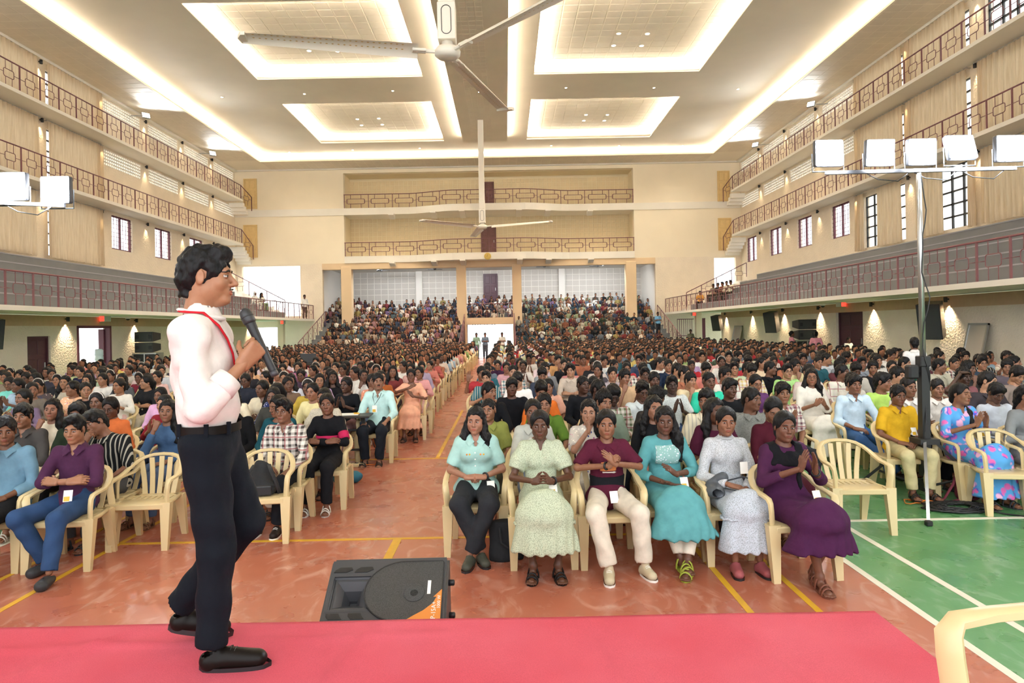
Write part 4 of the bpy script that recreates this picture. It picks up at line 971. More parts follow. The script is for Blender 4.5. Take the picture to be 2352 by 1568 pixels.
class S:
    def __init__(s): s.o = []
    def u(s, d, k=.02): s.o.append(('u', d, k)); return s
    def c(s, d, k=.01): s.o.append(('c', d, k)); return s       # carve
    def i(s, d, k=.004): s.o.append(('i', d, k)); return s      # keep where d<0
    def w(s, fn): s.o.append(('w', fn, 0)); return s            # add displacement
    def __call__(s, P):
        D = None
        for t, d, k in s.o:
            if t == 'w': D = D+d(P); continue
            v = d(P)
            if D is None: D = v
            elif t == 'u': D = smin(D, v, k)
            elif t == 'c': D = smax(D, -v, k)
            else: D = smax(D, v, k)
        return D
def snets(f, lo, hi, h, newton=1, cs=4):
    lo, hi = np.asarray(lo, float)-2*h, np.asarray(hi, float)+2*h
    nc = np.ceil((hi-lo)/(h*cs)).astype(int)+1; n = (nc-1)*cs+1
    ax = [lo[i]+np.arange(nc[i])*h*cs for i in range(3)]
    G = np.stack(np.meshgrid(*ax, indexing='ij'), -1).reshape(-1, 3).astype(f4); FC = f(G).reshape(nc)
    idx = [np.minimum((np.arange(n[i])+cs//2)//cs, nc[i]-1) for i in range(3)]
    Fv = FC[np.ix_(*idx)].astype(f4); act = (np.abs(Fv) < h*cs*1.7)
    ii = np.argwhere(act); Fv[act] = f((lo+ii*h).astype(f4))
    ins = Fv < 0
    s8 = np.zeros(n-1, np.int8)
    sl = lambda dx, dy, dz: (slice(dx, n[0]-1+dx), slice(dy, n[1]-1+dy), slice(dz, n[2]-1+dz))
    for dx in (0, 1):
        for dy in (0, 1):
            for dz in (0, 1): s8 += ins[sl(dx, dy, dz)]
    cell = (s8 > 0) & (s8 < 8); ci = np.argwhere(cell); cid = np.full(n-1, -1, np.int64); cid[cell] = np.arange(len(ci))
    acc = np.zeros((len(ci), 3)); cnt = np.zeros(len(ci))
    for axx in range(3):
        o1, o2 = [a for a in range(3) if a != axx]
        for b1 in (0, 1):
            for b2 in (0, 1):
                off = np.zeros(3, int); off[o1], off[o2] = b1, b2; p0 = ci+off; p1 = p0.copy(); p1[:, axx] += 1
                f0 = Fv[p0[:, 0], p0[:, 1], p0[:, 2]]; f1 = Fv[p1[:, 0], p1[:, 1], p1[:, 2]]; m = (f0 < 0) != (f1 < 0)
                t = f0[m]/(f0[m]-f1[m]); q = p0[m].astype(float); q[:, axx] += t; acc[m] += q; cnt[m] += 1
    V = lo+acc/np.maximum(cnt, 1)[:, None]*h; Q = []
    for axx in range(3):
        o1, o2 = [(1, 2), (2, 0), (0, 1)][axx]
        a = [slice(None)]*3; b = [slice(None)]*3; a[axx] = slice(0, -1); b[axx] = slice(1, None)
        ch = ins[tuple(a)] != ins[tuple(b)]; e = np.argwhere(ch)
        e = e[(e[:, o1] > 0) & (e[:, o2] > 0) & (e[:, o1] < n[o1]-1) & (e[:, o2] < n[o2]-1)]
        sg = ins[e[:, 0], e[:, 1], e[:, 2]]; c4 = []
        for d1, d2 in ((-1, -1), (0, -1), (0, 0), (-1, 0)):
            k = e.copy(); k[:, o1] += d1; k[:, o2] += d2; c4.append(cid[k[:, 0], k[:, 1], k[:, 2]])
        q = np.stack(c4, 1); q[~sg] = q[~sg][:, ::-1]; Q.append(q)
    Q = np.concatenate(Q); Q = Q[(Q >= 0).all(1)]
    for _ in range(newton):
        P = V.astype(f4); d = f(P); e = h*.25; g = np.stack([f(P+_a(v_)*e)-f(P-_a(v_)*e) for v_ in ((1,0,0),(0,1,0),(0,0,1))], 1)/(2*e)
        st = d/np.maximum((g**2).sum(1), .25); V = V-np.clip(st, -h*.7, h*.7)[:, None]*g
    return V, Q
def xf(V, M): M = np.array(M); return V@M[:3, :3].T+M[:3, 3]
def npmesh(name, parts, mats):
    """parts: (V, Q(list or array of polys), material index)"""
    V = np.concatenate([p[0] for p in parts]); fs = []; fm = []; o = 0
    for v, q, mi in parts:
        q = np.asarray(q); fs += (q+o).tolist(); fm += [mi]*len(q); o += len(v)
    return mesh_from(name, V.tolist(), fs, mats, fm, True)
def sphere_np(c, r, nu=12, nv=8, v0=-PI/2, v1=PI/2, u0=0., u1=2*PI):
    V = []; Q = []; full = abs(u1-u0-2*PI) < 1e-6; nn = nu if full else nu+1; r = r if hasattr(r, '__len__') else (r, r, r)
    for j in range(nv+1):
        ph = v0+(v1-v0)*j/nv
        for i in range(nn): th = u0+(u1-u0)*i/nu; V.append((c[0]+r[0]*math.cos(ph)*math.cos(th), c[1]+r[1]*math.cos(ph)*math.sin(th), c[2]+r[2]*math.sin(ph)))
    for j in range(nv):
        for i in range(nu): Q.append((j*nn+i, j*nn+(i+1) % nn, (j+1)*nn+(i+1) % nn, (j+1)*nn+i))
    return np.array(V), np.array(Q)
# ---- materials
def people_mats():
    n = N('skin'); n.color(n.objcol()); n.b.inputs['Roughness'].default_value = .48; n.b.inputs['Specular IOR Level'].default_value = .42
    t = n.tex('Noise', 30., Detail=3.); c = n.mix(n.objcol(), n.mix(n.objcol(), (.82, .74, .7), 1., 'MULTIPLY'), n.ramp(t.outputs['Fac'], [(.42, (0,0,0)), (.75, (.6,.6,.6))])); n.color(c)
    n = N('lip'); n.color(n.mix(n.objcol(), (1.0, .55, .52), 1., 'MULTIPLY')); n.b.inputs['Roughness'].default_value = .35
    plain('eye_white', '#b3a89f', .4); plain('iris', '#1f130d', .15); plain('teeth', '#ece6da', .3)
    n = N('hair'); n.b.inputs['Roughness'].default_value = .5; n.b.inputs['Specular IOR Level'].default_value = .22
    t = n.tex('Noise', 60., stretch=(1, 1, .18), Detail=5.); n.color(n.ramp(t.outputs['Fac'], [(.35, srgb('#080708')), (.75, srgb('#1b1718'))])); n.bump(t.outputs['Fac'], .6, .01)
    def cloth(name, rough=.85):
        n = N(name); n.b.inputs['Roughness'].default_value = rough; n.b.inputs['Specular IOR Level'].default_value = .15
        w = n.tex('Noise', 14., Detail=4.); return n, w
    n, w = cloth('cloth'); n.color(n.mix(n.objcol(), n.mix(n.objcol(), (.8, .8, .8), 1., 'MULTIPLY'), n.ramp(w.outputs['Fac'], [(.4, (0,0,0)), (.7, (.7,.7,.7))]))); n.bump(w.outputs['Fac'], .35, .02)
    n, w = cloth('cloth_check')
    tc = n.add('ShaderNodeTexCoord'); sx = n.add('ShaderNodeSeparateXYZ'); n.link(tc.outputs['Object'], sx.inputs[0]); acc = None
    for o, fr in ((0, 46.), (2, 46.)):
        v = n.math('GREATER_THAN', n.math('SINE', n.math('MULTIPLY', sx.outputs[o], fr*2.2)), .25); acc = v if acc is None else n.math('ADD', acc, v)
    thin = n.math('ADD', n.math('GREATER_THAN', n.math('SINE', n.math('MULTIPLY', sx.outputs[0], 50.)), .94), n.math('GREATER_THAN', n.math('SINE', n.math('MULTIPLY', sx.outputs[2], 50.)), .94))
    c = n.mix(srgb('#ddd6cc'), n.objcol(), n.math('MULTIPLY', acc, .48)); n.color(n.mix(c, srgb('#8e2436'), n.math('MINIMUM', n.math('MULTIPLY', thin, .7), .7)))
    n, w = cloth('cloth_stripe'); tc = n.add('ShaderNodeTexCoord'); sx = n.add('ShaderNodeSeparateXYZ'); n.link(tc.outputs['Object'], sx.inputs[0])
    s1 = n.math('GREATER_THAN', n.math('SINE', n.math('MULTIPLY', sx.outputs[0], 150.)), .55); n.color(n.mix(n.objcol(), srgb('#b9b3a4'), n.math('MULTIPLY', s1, .75)))
    for nm, cols, sc in (('cloth_floral', ('#f0e8da', '#d2709a', '#2f3f78'), 26.), ('cloth_print', ('#e6e2d6', '#4c4a48', '#8d8b84'), 150.), ('cloth_dots', ('#dfe2ea', '#dfe2ea', '#dfe2ea'), 45.), ('cloth_bright', ('#e26bb0', '#3a5ed0', '#f3b7d8'), 13.)):
        n, w = cloth(nm); v = n.tex('Voronoi', sc); d = n.ramp(v.outputs['Distance'], [(.36 if nm == 'cloth_bright' else .2, (1,1,1)), (.52 if nm == 'cloth_bright' else .34, (0,0,0))]) if nm != 'cloth_print' else n.ramp(n.tex('Noise', sc, Detail=2.).outputs['Fac'], [(.5, (0,0,0)), (.56, (1,1,1))])
        if nm == 'cloth_print': n.color(n.mix(n.objcol(), n.mix(n.objcol(), (.52, .52, .5), 1., 'MULTIPLY'), n.math('MULTIPLY', d, .75))); continue
        pick = n.ramp(n.tex('Noise', 9., Detail=1.).outputs['Fac'], [(.42, srgb(cols[0])), (.5, srgb(cols[1])), (.6, srgb(cols[2]))]); n.color(n.mix(n.objcol(), pick, d))
    n, w = cloth('leather', .4); n.color(n.objcol())
    n, w = cloth('denim'); nz = n.tex('Noise', 4., Detail=5.); n.color(n.mix(n.objcol(), n.mix(n.objcol(), (1.9, 1.8, 1.7), 1., 'MULTIPLY'), n.ramp(nz.outputs['Fac'], [(.45, (0,0,0)), (.75, (.5,.5,.5))])))
people_mats()
# ---- head (local frame: origin mid-skull, facing -Y)
def head_sdf(sex='f', smile=0., wide=1.0, nose=1.0):
    s = S(); w = wide; m = sex == 'm'
    s.u(ell((0, .018, .032), (.075*w, .093, .086))).u(ell((0, -.022, -.028), (.0615*w, .068, .086)), .03)
    s.u(cone((0, -.015, -.06), (0, -.05, -.096), .05*w, .028), .03)
    for x in (-1, 1):
        s.u(ell((x*.041*w, .0, -.062), (.021, .03, .028)), .03).u(ell((x*.038*w, -.058, -.026), (.024, .022, .026)), .02)
    s.u(cone((-.028, -.076, .026), (.028, -.076, .026), .013, .013), .02)
    s.u(ell((0, -.074, -.1), (.02 if not m else .024, .017, .014)), .018)
    for x in (-1, 1): s.c(ell((x*.031, -.1, .003), (.0185, .02, .0105)), .012)
    s.u(cone((0, -.086, .012), (0, -.110*(.5+.5*nose), -.028), .0075, .0115*nose), .012)
    for x in (-1, 1): s.u(ell((x*.012*nose, -.098, -.034), (.0085*nose, .011, .0075)), .006)
    s.u(ell((0, -.083, -.064), (.027, .012, .018)), .014)
    for x in (-1, 1):
        s.u(ell((x*.077*w, .014, -.004), (.009, .02, .032), Matrix.Rotation(x*.35, 3, 'Z')), .006).c(ell((x*.087*w, .010, .0), (.006, .011, .019)), .004)
    s.u(cone((0, .028, -.05), (0, .045, -.19), .049 if not m else .055, .052 if not m else .06), .03)
    return s
def surf_y(f, x, z):
    P = np.array([[x, y, z] for y in np.linspace(-.135, -.02, 120)], f4); return float(P[np.argmax(f(P) < 0), 1])
def lips_parts(f, h_, smile=0.):
    out = []
    for (z0, r, pr) in ((-.0612, .0046, .0015), (-.0712, .0056, .0012)):
        s = S(); W_ = .0215+.004*smile; ze = -.0662+.007*smile
        for x in (-1, 1):
            pts = []
            for t in (.08, .4, .7, 1.):
                px = x*W_*t; pz = z0+(ze-z0)*t**1.8 + (.0012 if (z0 > -.065 and .1 < t < .6) else 0); pts.append((px, surf_y(f, px, pz)-pr*(1-t)+.0015, pz, r*(1-t**2*.72)))
            for a, b in zip(pts, pts[1:]): s.u(cone(a[:3], b[:3], a[3], b[3], ((0, 1, 0), 1.15)), .003)
        out.append(snets(s, (-.03, -.115, -.085), (.03, -.065, -.04), h_, 1))
    return out
HEADS = {}
def head_mesh(sex, hi=True, smile=0., wide=1.0, nose=1.0, gaze=(0., 0.), moust=0, specs=False, closed=False):
    key = (sex, hi, smile, wide, nose, gaze, moust, specs, closed)
    if key in HEADS: return HEADS[key]
    k2 = ('base', sex, hi, wide, nose)
    f = head_sdf(sex, smile, wide, nose)
    if k2 not in HEADS: HEADS[k2] = snets(f, (-.1, -.13, -.16), (.1, .12, .13), .0048 if hi else .0085, 2)
    V, Q = HEADS[k2]; parts = [(V, Q, 0)]
    for (v, q) in lips_parts(f, .0021 if hi else .0036, smile): parts.append((v, q, 1))
    if smile > .8:
        v, q = sphere_np((0, -.0905, -.0655), (.015, .009, .0035), 10, 6); parts.append((v, q, 4))
    nu, nv = (14, 9) if hi else (8, 6)
    for x in (-1, 1):
        c = (x*.031, -.0765, .003)
        if not closed:
            v, q = sphere_np(c, (.0140, .0118, .0112), nu, nv); parts.append((v, q, 2))
            g = (gaze[0]*.005, -math.sqrt(max(0, 1-gaze[0]**2*.2))*.0068, gaze[1]*.004); v, q = sphere_np((c[0]+g[0], c[1]+g[1], c[2]+g[2]), (.0088, .0053, .0084), nu, nv); parts.append((v, q, 3))
        # lids: partial shells, front half only
        up0 = .33 if not closed else -.25
        v, q = sphere_np(c, (.0157, .0132, .0132), nu, 5, up0, 1.5, PI, 2*PI); parts.append((v, q, 0))
        v, q = sphere_np(c, (.0155, .013, .0130), nu, 4, -1.5, -.34 if not closed else -.2, PI, 2*PI); parts.append((v, q, 0))
        v, q = sphere_np(c, (.0163, .0137, .0137), nu, 1, up0-.04, up0+.12, PI+.1, 2*PI-.1); parts.append((v, q, 3))
        # brow: strip laid on the surface
        bp = []
        for t in np.linspace(0, 1, 6):
            bx = x*(.0135+.036*t); bz = .0235+.006*math.sin(PI*min(1, t*1.25))-.003*t; P = np.array([[bx, y, bz] for y in np.linspace(-.13, -.03, 90)], f4); d = f(P); y = P[np.argmax(d < 0), 1]; bp.append((bx, float(y)-.0005, bz))
        mb = MB().tube(bp, [.0029, .0040, .0042, .0036, .0027, .0013] if sex == 'f' else [.0034, .0052, .0056, .0046, .0035, .0018], 6); parts += [(np.array(mb.v), [list(q_) for q_ in mb.f if len(q_) == 4], 3)]
    if moust:
        for x in (-1, 1):
            mb = MB().tube([(x*.002, -.1015, -.0505), (x*.012, -.1, -.051), (x*.021, -.092, -.0555)], [.0036*moust, .0046*moust, .002*moust], 6); parts.append((np.array(mb.v), [list(q_) for q_ in mb.f if len(q_) == 4], 3))
    if specs:
        for x in (-1, 1):
            ring = [(x*.031+.021*math.cos(a), -.1005, .001+.0165*math.sin(a)) for a in np.linspace(0, 2*PI, 15)[:-1]]; mb = MB().tube(ring, .0012, 4, closed=True); mb.tube([(x*.052, -.1, .004), (x*.072, -.06, .005), (x*.078, .005, .005)], .0012, 4, cap=False); parts.append((np.array(mb.v), [list(q_) for q_ in mb.f], 3))
        mb = MB().tube([(-.0105, -.1005, .003), (0, -.103, .006), (.0105, -.1005, .003)], .0012, 4, cap=False); parts.append((np.array(mb.v), [list(q_) for q_ in mb.f], 3))
    HEADS[key] = parts; return parts
# ---- hair, in head frame; long styles hang into the torso frame too
HAIRS = {}
def nz(P, fr, a, ph=0.): return a*np.sin(P[:, 0]*fr+ph+2*np.sin(P[:, 2]*fr*.6+ph))*np.cos(P[:, 1]*fr*.9+1.7*ph)
def hair_mesh(style, hi=True):
    key = (style, hi)
    if key in HAIRS: return HAIRS[key]
    s = S(); face = ell((0, -.1, -.045), (.068, .085, .092)); low = (-.1, -.13, -.13)
    if style in ('short', 'short2', 'curly', 'crew', 'quiff'):
        t = {'short': .02, 'short2': .024, 'curly': .03, 'crew': .011, 'quiff': .02}[style]
        s.u(ell((0, .02, .038), (.077+t*.5, .096+t*.6, .086+t)))
        if style == 'quiff': s.u(ell((0, -.055, .105), (.055, .045, .035)), .03)
        if style == 'short2': s.u(ell((.01, -.06, .085), (.06, .04, .04)), .03)
        s.u(cone((0, .07, -.02), (0, .075, -.07), .062, .045), .03)
        s.c(ell((0, -.108, -.035), (.071, .082, .108 if style != 'short2' else .093)), .008).c(plane((0, .02, -.03), (0, .42, .9)) if False else ell((0, -.03, -.13), (.11, .085, .115)), .012)
        for x in (-1, 1): s.c(ell((x*.085, .005, -.02), (.02, .03, .045)), .008)
        s.c(ell((0, .1, -.16), (.12, .12, .075)), .01)
        fr, am = (150, .007) if style == 'curly' else (85, .0045)
        s.w(lambda P: nz(P, fr, am)+nz(P, fr*1.9, am*.5, 1.3)); b = ((-.13, -.14, -.12), (.13, .16, .18))
    elif style == 'scarf':
        s.u(ell((0, .02, .03), (.093, .108, .105))).u(cone((0, .03, -.05), (0, .03, -.2), .095, .13, ((0, 1, 0), 1.25)), .05).c(ell((0, -.11, -.015), (.062, .08, .085)), .008); s.w(lambda P: nz(P, 50, .004)); b = ((-.18, -.16, -.24), (.18, .17, .16))
    else:
        s.u(ell((0, .02, .036), (.087, .104, .101)))
        s.u(cone((0, .06, -.0), (0, .07, -.06), .07, .06), .03)
        s.c(ell((0, -.108, -.022), (.0665, .082, .113)), .008).c(cone((0, -.115, .055), (0, -.075, .095), .03, .004), .014)
        for x in (-1, 1): s.c(ell((x*.092, -.02, -.035), (.022, .04, .045)), .008) if style in ('pony', 'bun', 'band', 'braid') else None
        if style in ('pony', 'band'): s.u(cone((0, .115, .03), (0, .14, -.02), .028, .035), .015).u(cone((0, .14, -.02), (.02, .12, -.25), .036, .018), .02)
        elif style == 'braid': s.u(cone((.05, .07, -.06), (.085, -.04, -.2), .032, .03), .03).u(cone((.085, -.04, -.2), (.085, -.1, -.36), .032, .026), .03)
        elif style == 'bun': s.u(ell((0, .115, .02), (.045, .04, .045)), .012)
        elif style == 'long':
            for x in (-1, 1): s.u(cone((x*.066, .02, -.0), (x*.1, .0, -.16), .033, .045), .03).u(cone((x*.1, .0, -.16), (x*.115, -.045, -.27), .045, .028), .03)
            s.u(cone((0, .085, 0), (0, .1, -.24), .08, .07), .04)
        elif style == 'side': s.u(cone((.066, .02, -.0), (.105, -.03, -.16), .035, .05), .03).u(cone((.105, -.03, -.16), (.12, -.06, -.33), .05, .03), .03).u(cone((0, .08, 0), (.03, .09, -.18), .075, .05), .04)
        if style in ('long', 'side'): s.w(lambda P: nz(P, 60, .006)+nz(P, 120, .003, .7))
        else: s.w(lambda P: .0011*np.sin(58*np.arctan2(P[:, 0], P[:, 2]+.03)+9*np.sin(P[:, 1]*22))+nz(P, 42, .0026))
        # centre parting
        s.c(cone((0, -.09, .115), (0, .04, .142), .004, .004), .01)
        b = ((-.19, -.2, -.42), (.19, .2, .16))
    V, Q = snets(s, *b, .0075 if hi else .012, 1); parts = [(V, Q, 0)]
    if style == 'band':
        a = [(.089*math.cos(t), -.005, .034+.102*math.sin(t)) for t in np.linspace(.1, PI-.1, 14)]; mb = MB().tube(a, .009, 6); parts.append((np.array(mb.v), [list(q_) for q_ in mb.f if len(q_) == 4], 1))
    me = npmesh('hair' if style != 'scarf' else 'headscarf', parts, ['hair' if style != 'scarf' else 'cloth', 'eye_white']); HAIRS[key] = me; return me
# ---- hand (x: thumb side, y: out of the palm, z: along the fingers), origin at wrist
HANDS = {}
def hand_mesh(curl=(.25, .35, .25), spread=.06, thumb=(.8, .35, .55), hi=True):
    key = (curl, spread, thumb, hi)
    if key in HANDS: return HANDS[key]
    X = (.029, .0095, -.0095, -.0275); L = (.07, .078, .072, .056); palm = S()
    for i, x in enumerate(X): palm.u(cone((x*.55, 0, -.01), (x, 0, .086-.004*abs(i-1)), .0165, .0118), .014)
    palm.u(ell((.024, .009, .04), (.014, .013, .03)), .012).u(ell((-.022, .006, .035), (.012, .011, .028)), .012)
    fing = []
    for i, x in enumerate(X):
        p = np.array((x, 0, .086-.004*abs(i-1))); a = 0.; fs = S(); sp = spread*(1.5-i)*.66
        for j, (fr, r0, r1) in enumerate(((.44, .0098, .0088), (.3, .0087, .008), (.26, .0079, .0066))):
            a += curl[j]*(1+.12*i if curl[0] > .5 else 1); d = np.array((math.sin(sp)*math.cos(a), math.sin(a), math.cos(a)*math.cos(sp))); q = p+d*L[i]*fr*1.08; sc = 1 if i < 3 else .88; fs.u(cone(p, q, r0*sc, r1*sc), .003); p = q
        fing.append(fs)
    td = np.array(thumb)/np.linalg.norm(thumb); p = np.array((.026, .006, .022)); q = p+td*.048; t2 = td+np.array((-.25, .12, .35)); t2 /= np.linalg.norm(t2); th = S().u(cone(p, q, .0125, .0105)).u(cone(q, q+t2*.032, .0103, .008), .004); fing.append(th)
    def f(P):
        D = palm(P)
        ds = [g(P) for g in fing]; F_ = ds[0]
        for d in ds[1:]: F_ = np.minimum(F_, d)
        return smin(D, F_, .006)
    V, Q = snets(f, (-.06, -.05, -.03), (.1, .12, .19), .0042 if hi else .0072, 1); HANDS[key] = (V, Q); return V, Q
def frame(pos, z, y):
    z = Vector(z).normalized(); y = Vector(y); y = (y-z*y.dot(z)).normalized(); x = y.cross(z)
    M = Matrix((x, y, z)).transposed().to_4x4(); M.translation = pos; return M
HP = {'flat': ((.08, .1, .08), .1, (.75, .1, .65)), 'relax': ((.3, .45, .3), .05, (.6, .4, .7)), 'clasp': ((.75, .8, .4), .02, (.5, .6, .6)), 'grip': ((1.15, 1.35, .7), .0, (.35, .85, .35)), 'fist': ((1.3, 1.5, .9), .0, (.3, .9, .3)), 'rest': ((.18, .28, .2), .12, (.8, .2, .55))}
# ---- the person
def V3(*p): return Vector(p)
SIT = dict(pelvis=V3(0, .07, .535), waist=V3(0, .10, .69), chest=V3(0, .11, .87), neck=V3(0, .095, 1.0), head=V3(0, .06, 1.165),
           shL=V3(.142, .105, .962), shR=V3(-.142, .105, .962), hipL=V3(.085, .04, .525), hipR=V3(-.085, .04, .525),
           knL=V3(.11, -.40, .505), knR=V3(-.11, -.40, .505), anL=V3(.1, -.42, .10), anR=V3(-.1, -.42, .10), toL=V3(.12, -.57, .03), toR=V3(-.12, -.57, .03))
ARMS = {   # elbow, wrist, finger direction, palm normal, hand pose   (left hand; right is mirrored)
 'lap': ((.235, .06, .70), (.10, -.16, .625), (-.75, -.6, -.1), (-.1, .2, -1), 'relax'),
 'clasp': ((.24, .05, .71), (.075, -.19, .69), (-.9, -.4, .15), (-.3, .3, -.9), 'clasp'),
 'clap': ((.25, .0, .735), (.055, -.23, .86), (-.18, -.35, .92), (-1, .1, -.1), 'flat'),
 'clap_low': ((.25, .02, .715), (.075, -.24, .735), (-.55, -.75, .3), (-.85, .3, -.3), 'flat'),
 'knee': ((.25, -.03, .72), (.145, -.24, .595), (-.05, -.98, -.18), (0, -.1, -1), 'rest'),
 'fold': ((.235, -.04, .725), (-.06, -.15, .755), (-.95, .2, .1), (.1, .8, -.6), 'relax'),
 'chin': ((.14, -.17, .72), (.03, -.125, .99), (-.3, .2, .93), (-.2, .95, -.1), 'fist'),
 'face': ((.2, -.16, .74), (.05, -.14, .98), (-.4, .25, .88), (-.3, .9, -.2), 'clasp'),
 'up': ((.29, -.05, .86), (.25, -.16, 1.08), (-.05, -.1, .99), (-.1, -1, 0), 'flat'),
 'phone': ((.2, .0, .70), (.06, -.22, .80), (-.55, -.45, .7), (-.5, .8, .2), 'grip'),
 'head': ((.34, .0, 1.08), (.12, -.03, 1.25), (-.9, .1, .1), (-.1, .1, -1), 'relax'),
}
def mir(p): return (-p[0], p[1], p[2])
def fold_w(amp, fr, seed=0.):
    return lambda P: amp*(np.sin(P[:, 2]*fr+3*np.sin(P[:, 0]*fr*.35+seed)+2*np.sin(P[:, 1]*fr*.3+seed*2))+.6*np.sin(P[:, 0]*fr*1.1+P[:, 2]*fr*.6+seed*3))
class Person:
    """builds meshes in the person's own frame (origin on the floor under the seat centre, facing -Y)"""
    def __init__(s, sex='f', joints=None, armL='lap', armR='lap', head=(0, 0, 0), build=1.0, hi=True, hairs='pony', smile=0., wide=1., nose=1., gaze=(0., 0.), moust=0, specs=False, closed=False,
                 top='cloth', sleeve=.55, neck='round', collar=False, hem=.47, bottom='trouser', bmat='cloth', leg_end=.97, hemz=.25, lean=0., res=None, shoes='sandal', flare=1.0, puff=0., ruffle=False, loose=.016, tuck=False, fold=.0035):
        s.__dict__.update({k: v for k, v in locals().items() if k != 's'})
        J = {k: v.copy() for k, v in SIT.items()}
        if sex == 'm':
            for k in ('shL', 'shR'): J[k].x *= 1.16; J[k].z += .012
            for k in ('neck', 'head'): J[k].z += .018
            J['knL'].x *= 1.25; J['knR'].x *= 1.25
        if joints:
            for k, v in joints.items(): J[k] = Vector(v)
        s.J = J; s.A = {}
        for sd, a in (('L', armL), ('R', armR)):
            e = ARMS[a] if isinstance(a, str) else a
            s.A[sd] = e if (sd == 'L' or not isinstance(a, str)) else tuple(mir(q) if not isinstance(q, str) else q for q in e)
        y, p, t = head; s.HM = Matrix.Translation(J['head']) @ Matrix.Rotation(y, 4, 'Z') @ Matrix.Rotation(p, 4, 'X') @ Matrix.Rotation(t, 4, 'Y')
        s.h = res or (.0125 if hi else .018)
    def bounds(s, pts, pad): P = np.array([tuple(p) for p in pts]); return P.min(0)-pad, P.max(0)+pad
    def torso(s, d, e):
        J, b = s.J, s.build; m = s.sex == 'm'; fy = ((0, 1, 0), 1.42); sw = (J['shL']-J['shR']).length/2
        d.u(cone(J['pelvis'], J['waist'], (.138 if not m else .128)*b+e, (.110 if not m else .120)*b+e, fy)).u(cone(J['waist'], J['chest'], (.110 if not m else .120)*b+e, (.124 if not m else .138)*b+e, fy), .05)
        ct = J['chest'].lerp(J['neck'], .45); d.u(cone(J['shL'].lerp(J['shR'], .1)-V3(0, 0, .012), J['shR'].lerp(J['shL'], .1)-V3(0, 0, .012), .052*b+e, .052*b+e), .06)
        d.u(cone(J['chest'], ct, (.12 if not m else .132)*b+e, .08*b+e, fy), .05).u(cone(ct, J['neck']+V3(0, 0, .03), .075+e*.6, .05+e*.5), .05)
        if not m:
            for x in (-1, 1): d.u(ell(J['chest']+V3(x*.062, -.075*b, -.005), (.058*b+e, .05*b+e, .06*b+e)), .035)
    def arm(s, d, sd, e, upto, cap=False, r=1.0, puff=0.):
        J = s.J; sh, el, wr = J['sh'+sd], Vector(s.A[sd][0]), Vector(s.A[sd][1]); b = (.5+.5*s.build)*r; q = (.0405 if s.sex == 'f' else .0445)*b
        if upto <= .5:
            p = sh.lerp(el, upto*2); d.u(cone(sh, p, q+.004+e+puff*.3, q-.004*upto*2+e+.006+puff, cap=cap), .035)
            if puff: d.u(ell(sh.lerp(p, .55), (.045+puff+e, .055+puff+e, .05+puff+e)), .03)
        else:
            d.u(cone(sh, el, q+.004+e, q-.006+e), .035); p = el.lerp(wr, (upto-.5)*2); d.u(cone(el, p, q-.006+e, (q-.006)+(.026-(q-.006))*(upto-.5)*2+e, cap=cap), .02)
    def leg(s, d, sd, e, t, cap=False, k=.03, wid=0.):
        J = s.J; hp, kn, an = J['hip'+sd], J['kn'+sd], J['an'+sd]; b = s.build
        d.u(cone(hp, kn, .082*b+e, .06*b+e), k); p = kn.lerp(an, t); d.u(cone(kn, p, .058*b+e, (.058*b+(.034-.058*b)*t)+e+wid, cap=cap), .025)
    def body_mesh(s):
        J, hi = s.J, s.hi; d = S(); s.torso(d, -.012)
        for sd in 'LR': s.arm(d, sd, -.004, 1.0); s.leg(d, sd, -.008, 1.0)
        hb = s.HM @ V3(0, .04, -.13); d.u(cone(J['neck']-V3(0, 0, .05), hb, .054 if s.sex == 'f' else .061, .05 if s.sex == 'f' else .056), .03)
        for sd in ('LR' if s.shoes in ('sandal', 'bare') else ''):
            an, to = J['an'+sd], J['to'+sd]; hl = an+V3(0, .03, -.045); d.u(cone(an, hl, .036, .03), .02).u(cone(hl, to, .03, .026, ((0, 0, 1), 1.25)), .03)
        pts = list(J.values())+[Vector(s.A[q][i]) for q in 'LR' for i in (0, 1)]; lo, hi_ = s.bounds(pts, .13); hi_[2] = max(J['neck'].z, hb.z)+.06
        if s.A['L'][1][2] > J['neck'].z or s.A['R'][1][2] > J['neck'].z: hi_[2] = max(s.A['L'][1][2], s.A['R'][1][2], s.A['L'][0][2], s.A['R'][0][2])+.08
        lo[2] = max(lo[2], 0.0-.02 if J['anL'].z > 0 else lo[2])
        V, Q = snets(d, lo, hi_, s.h, 1); parts = [(V, Q, 0)]
        for (v, q, mi) in head_mesh(s.sex, hi, s.smile, s.wide, s.nose, s.gaze, s.moust, s.specs, s.closed): parts.append((xf(v, s.HM), q, mi))
        for sd in 'LR':
            e, w, fd, pn, hp = s.A[sd]; v, q = hand_mesh(*HP[hp], hi=hi); sg = 1 if sd == 'R' else -1
            M = frame(w, fd, pn); sc = .94 if s.sex == 'f' else 1.04; v2 = v*sc
            # thumb side: +x of frame; choose mirror so that the thumb points up/inwards
            if sd == 'R': v2 = v2*np.array((-1, 1, 1)); q = np.asarray(q)[:, ::-1]
            parts.append((xf(v2, M), q, 0))
        if s.shoes == 'bare' or s.shoes == 'sandal':
            for sd in 'LR':
                to = J['to'+sd]; dr = (to-J['an'+sd]); dr.z = 0; dr.normalize(); sx = dr.cross(V3(0, 0, 1)); fs = S()
                for i in range(5):
                    o = to+sx*((i-2)*.0165)*(1 if sd == 'L' else 1)+dr*(.015-.006*abs(i-1.5)); fs.u(cone(o-dr*.03-V3(0, 0, .0), o+dr*.022-V3(0, 0, .008), .0105, .009), .004)
                lo2, hi2 = s.bounds([to], .075); v, q = snets(fs, lo2, hi2, .006 if hi else .01, 0); parts.append((v, q, 0))
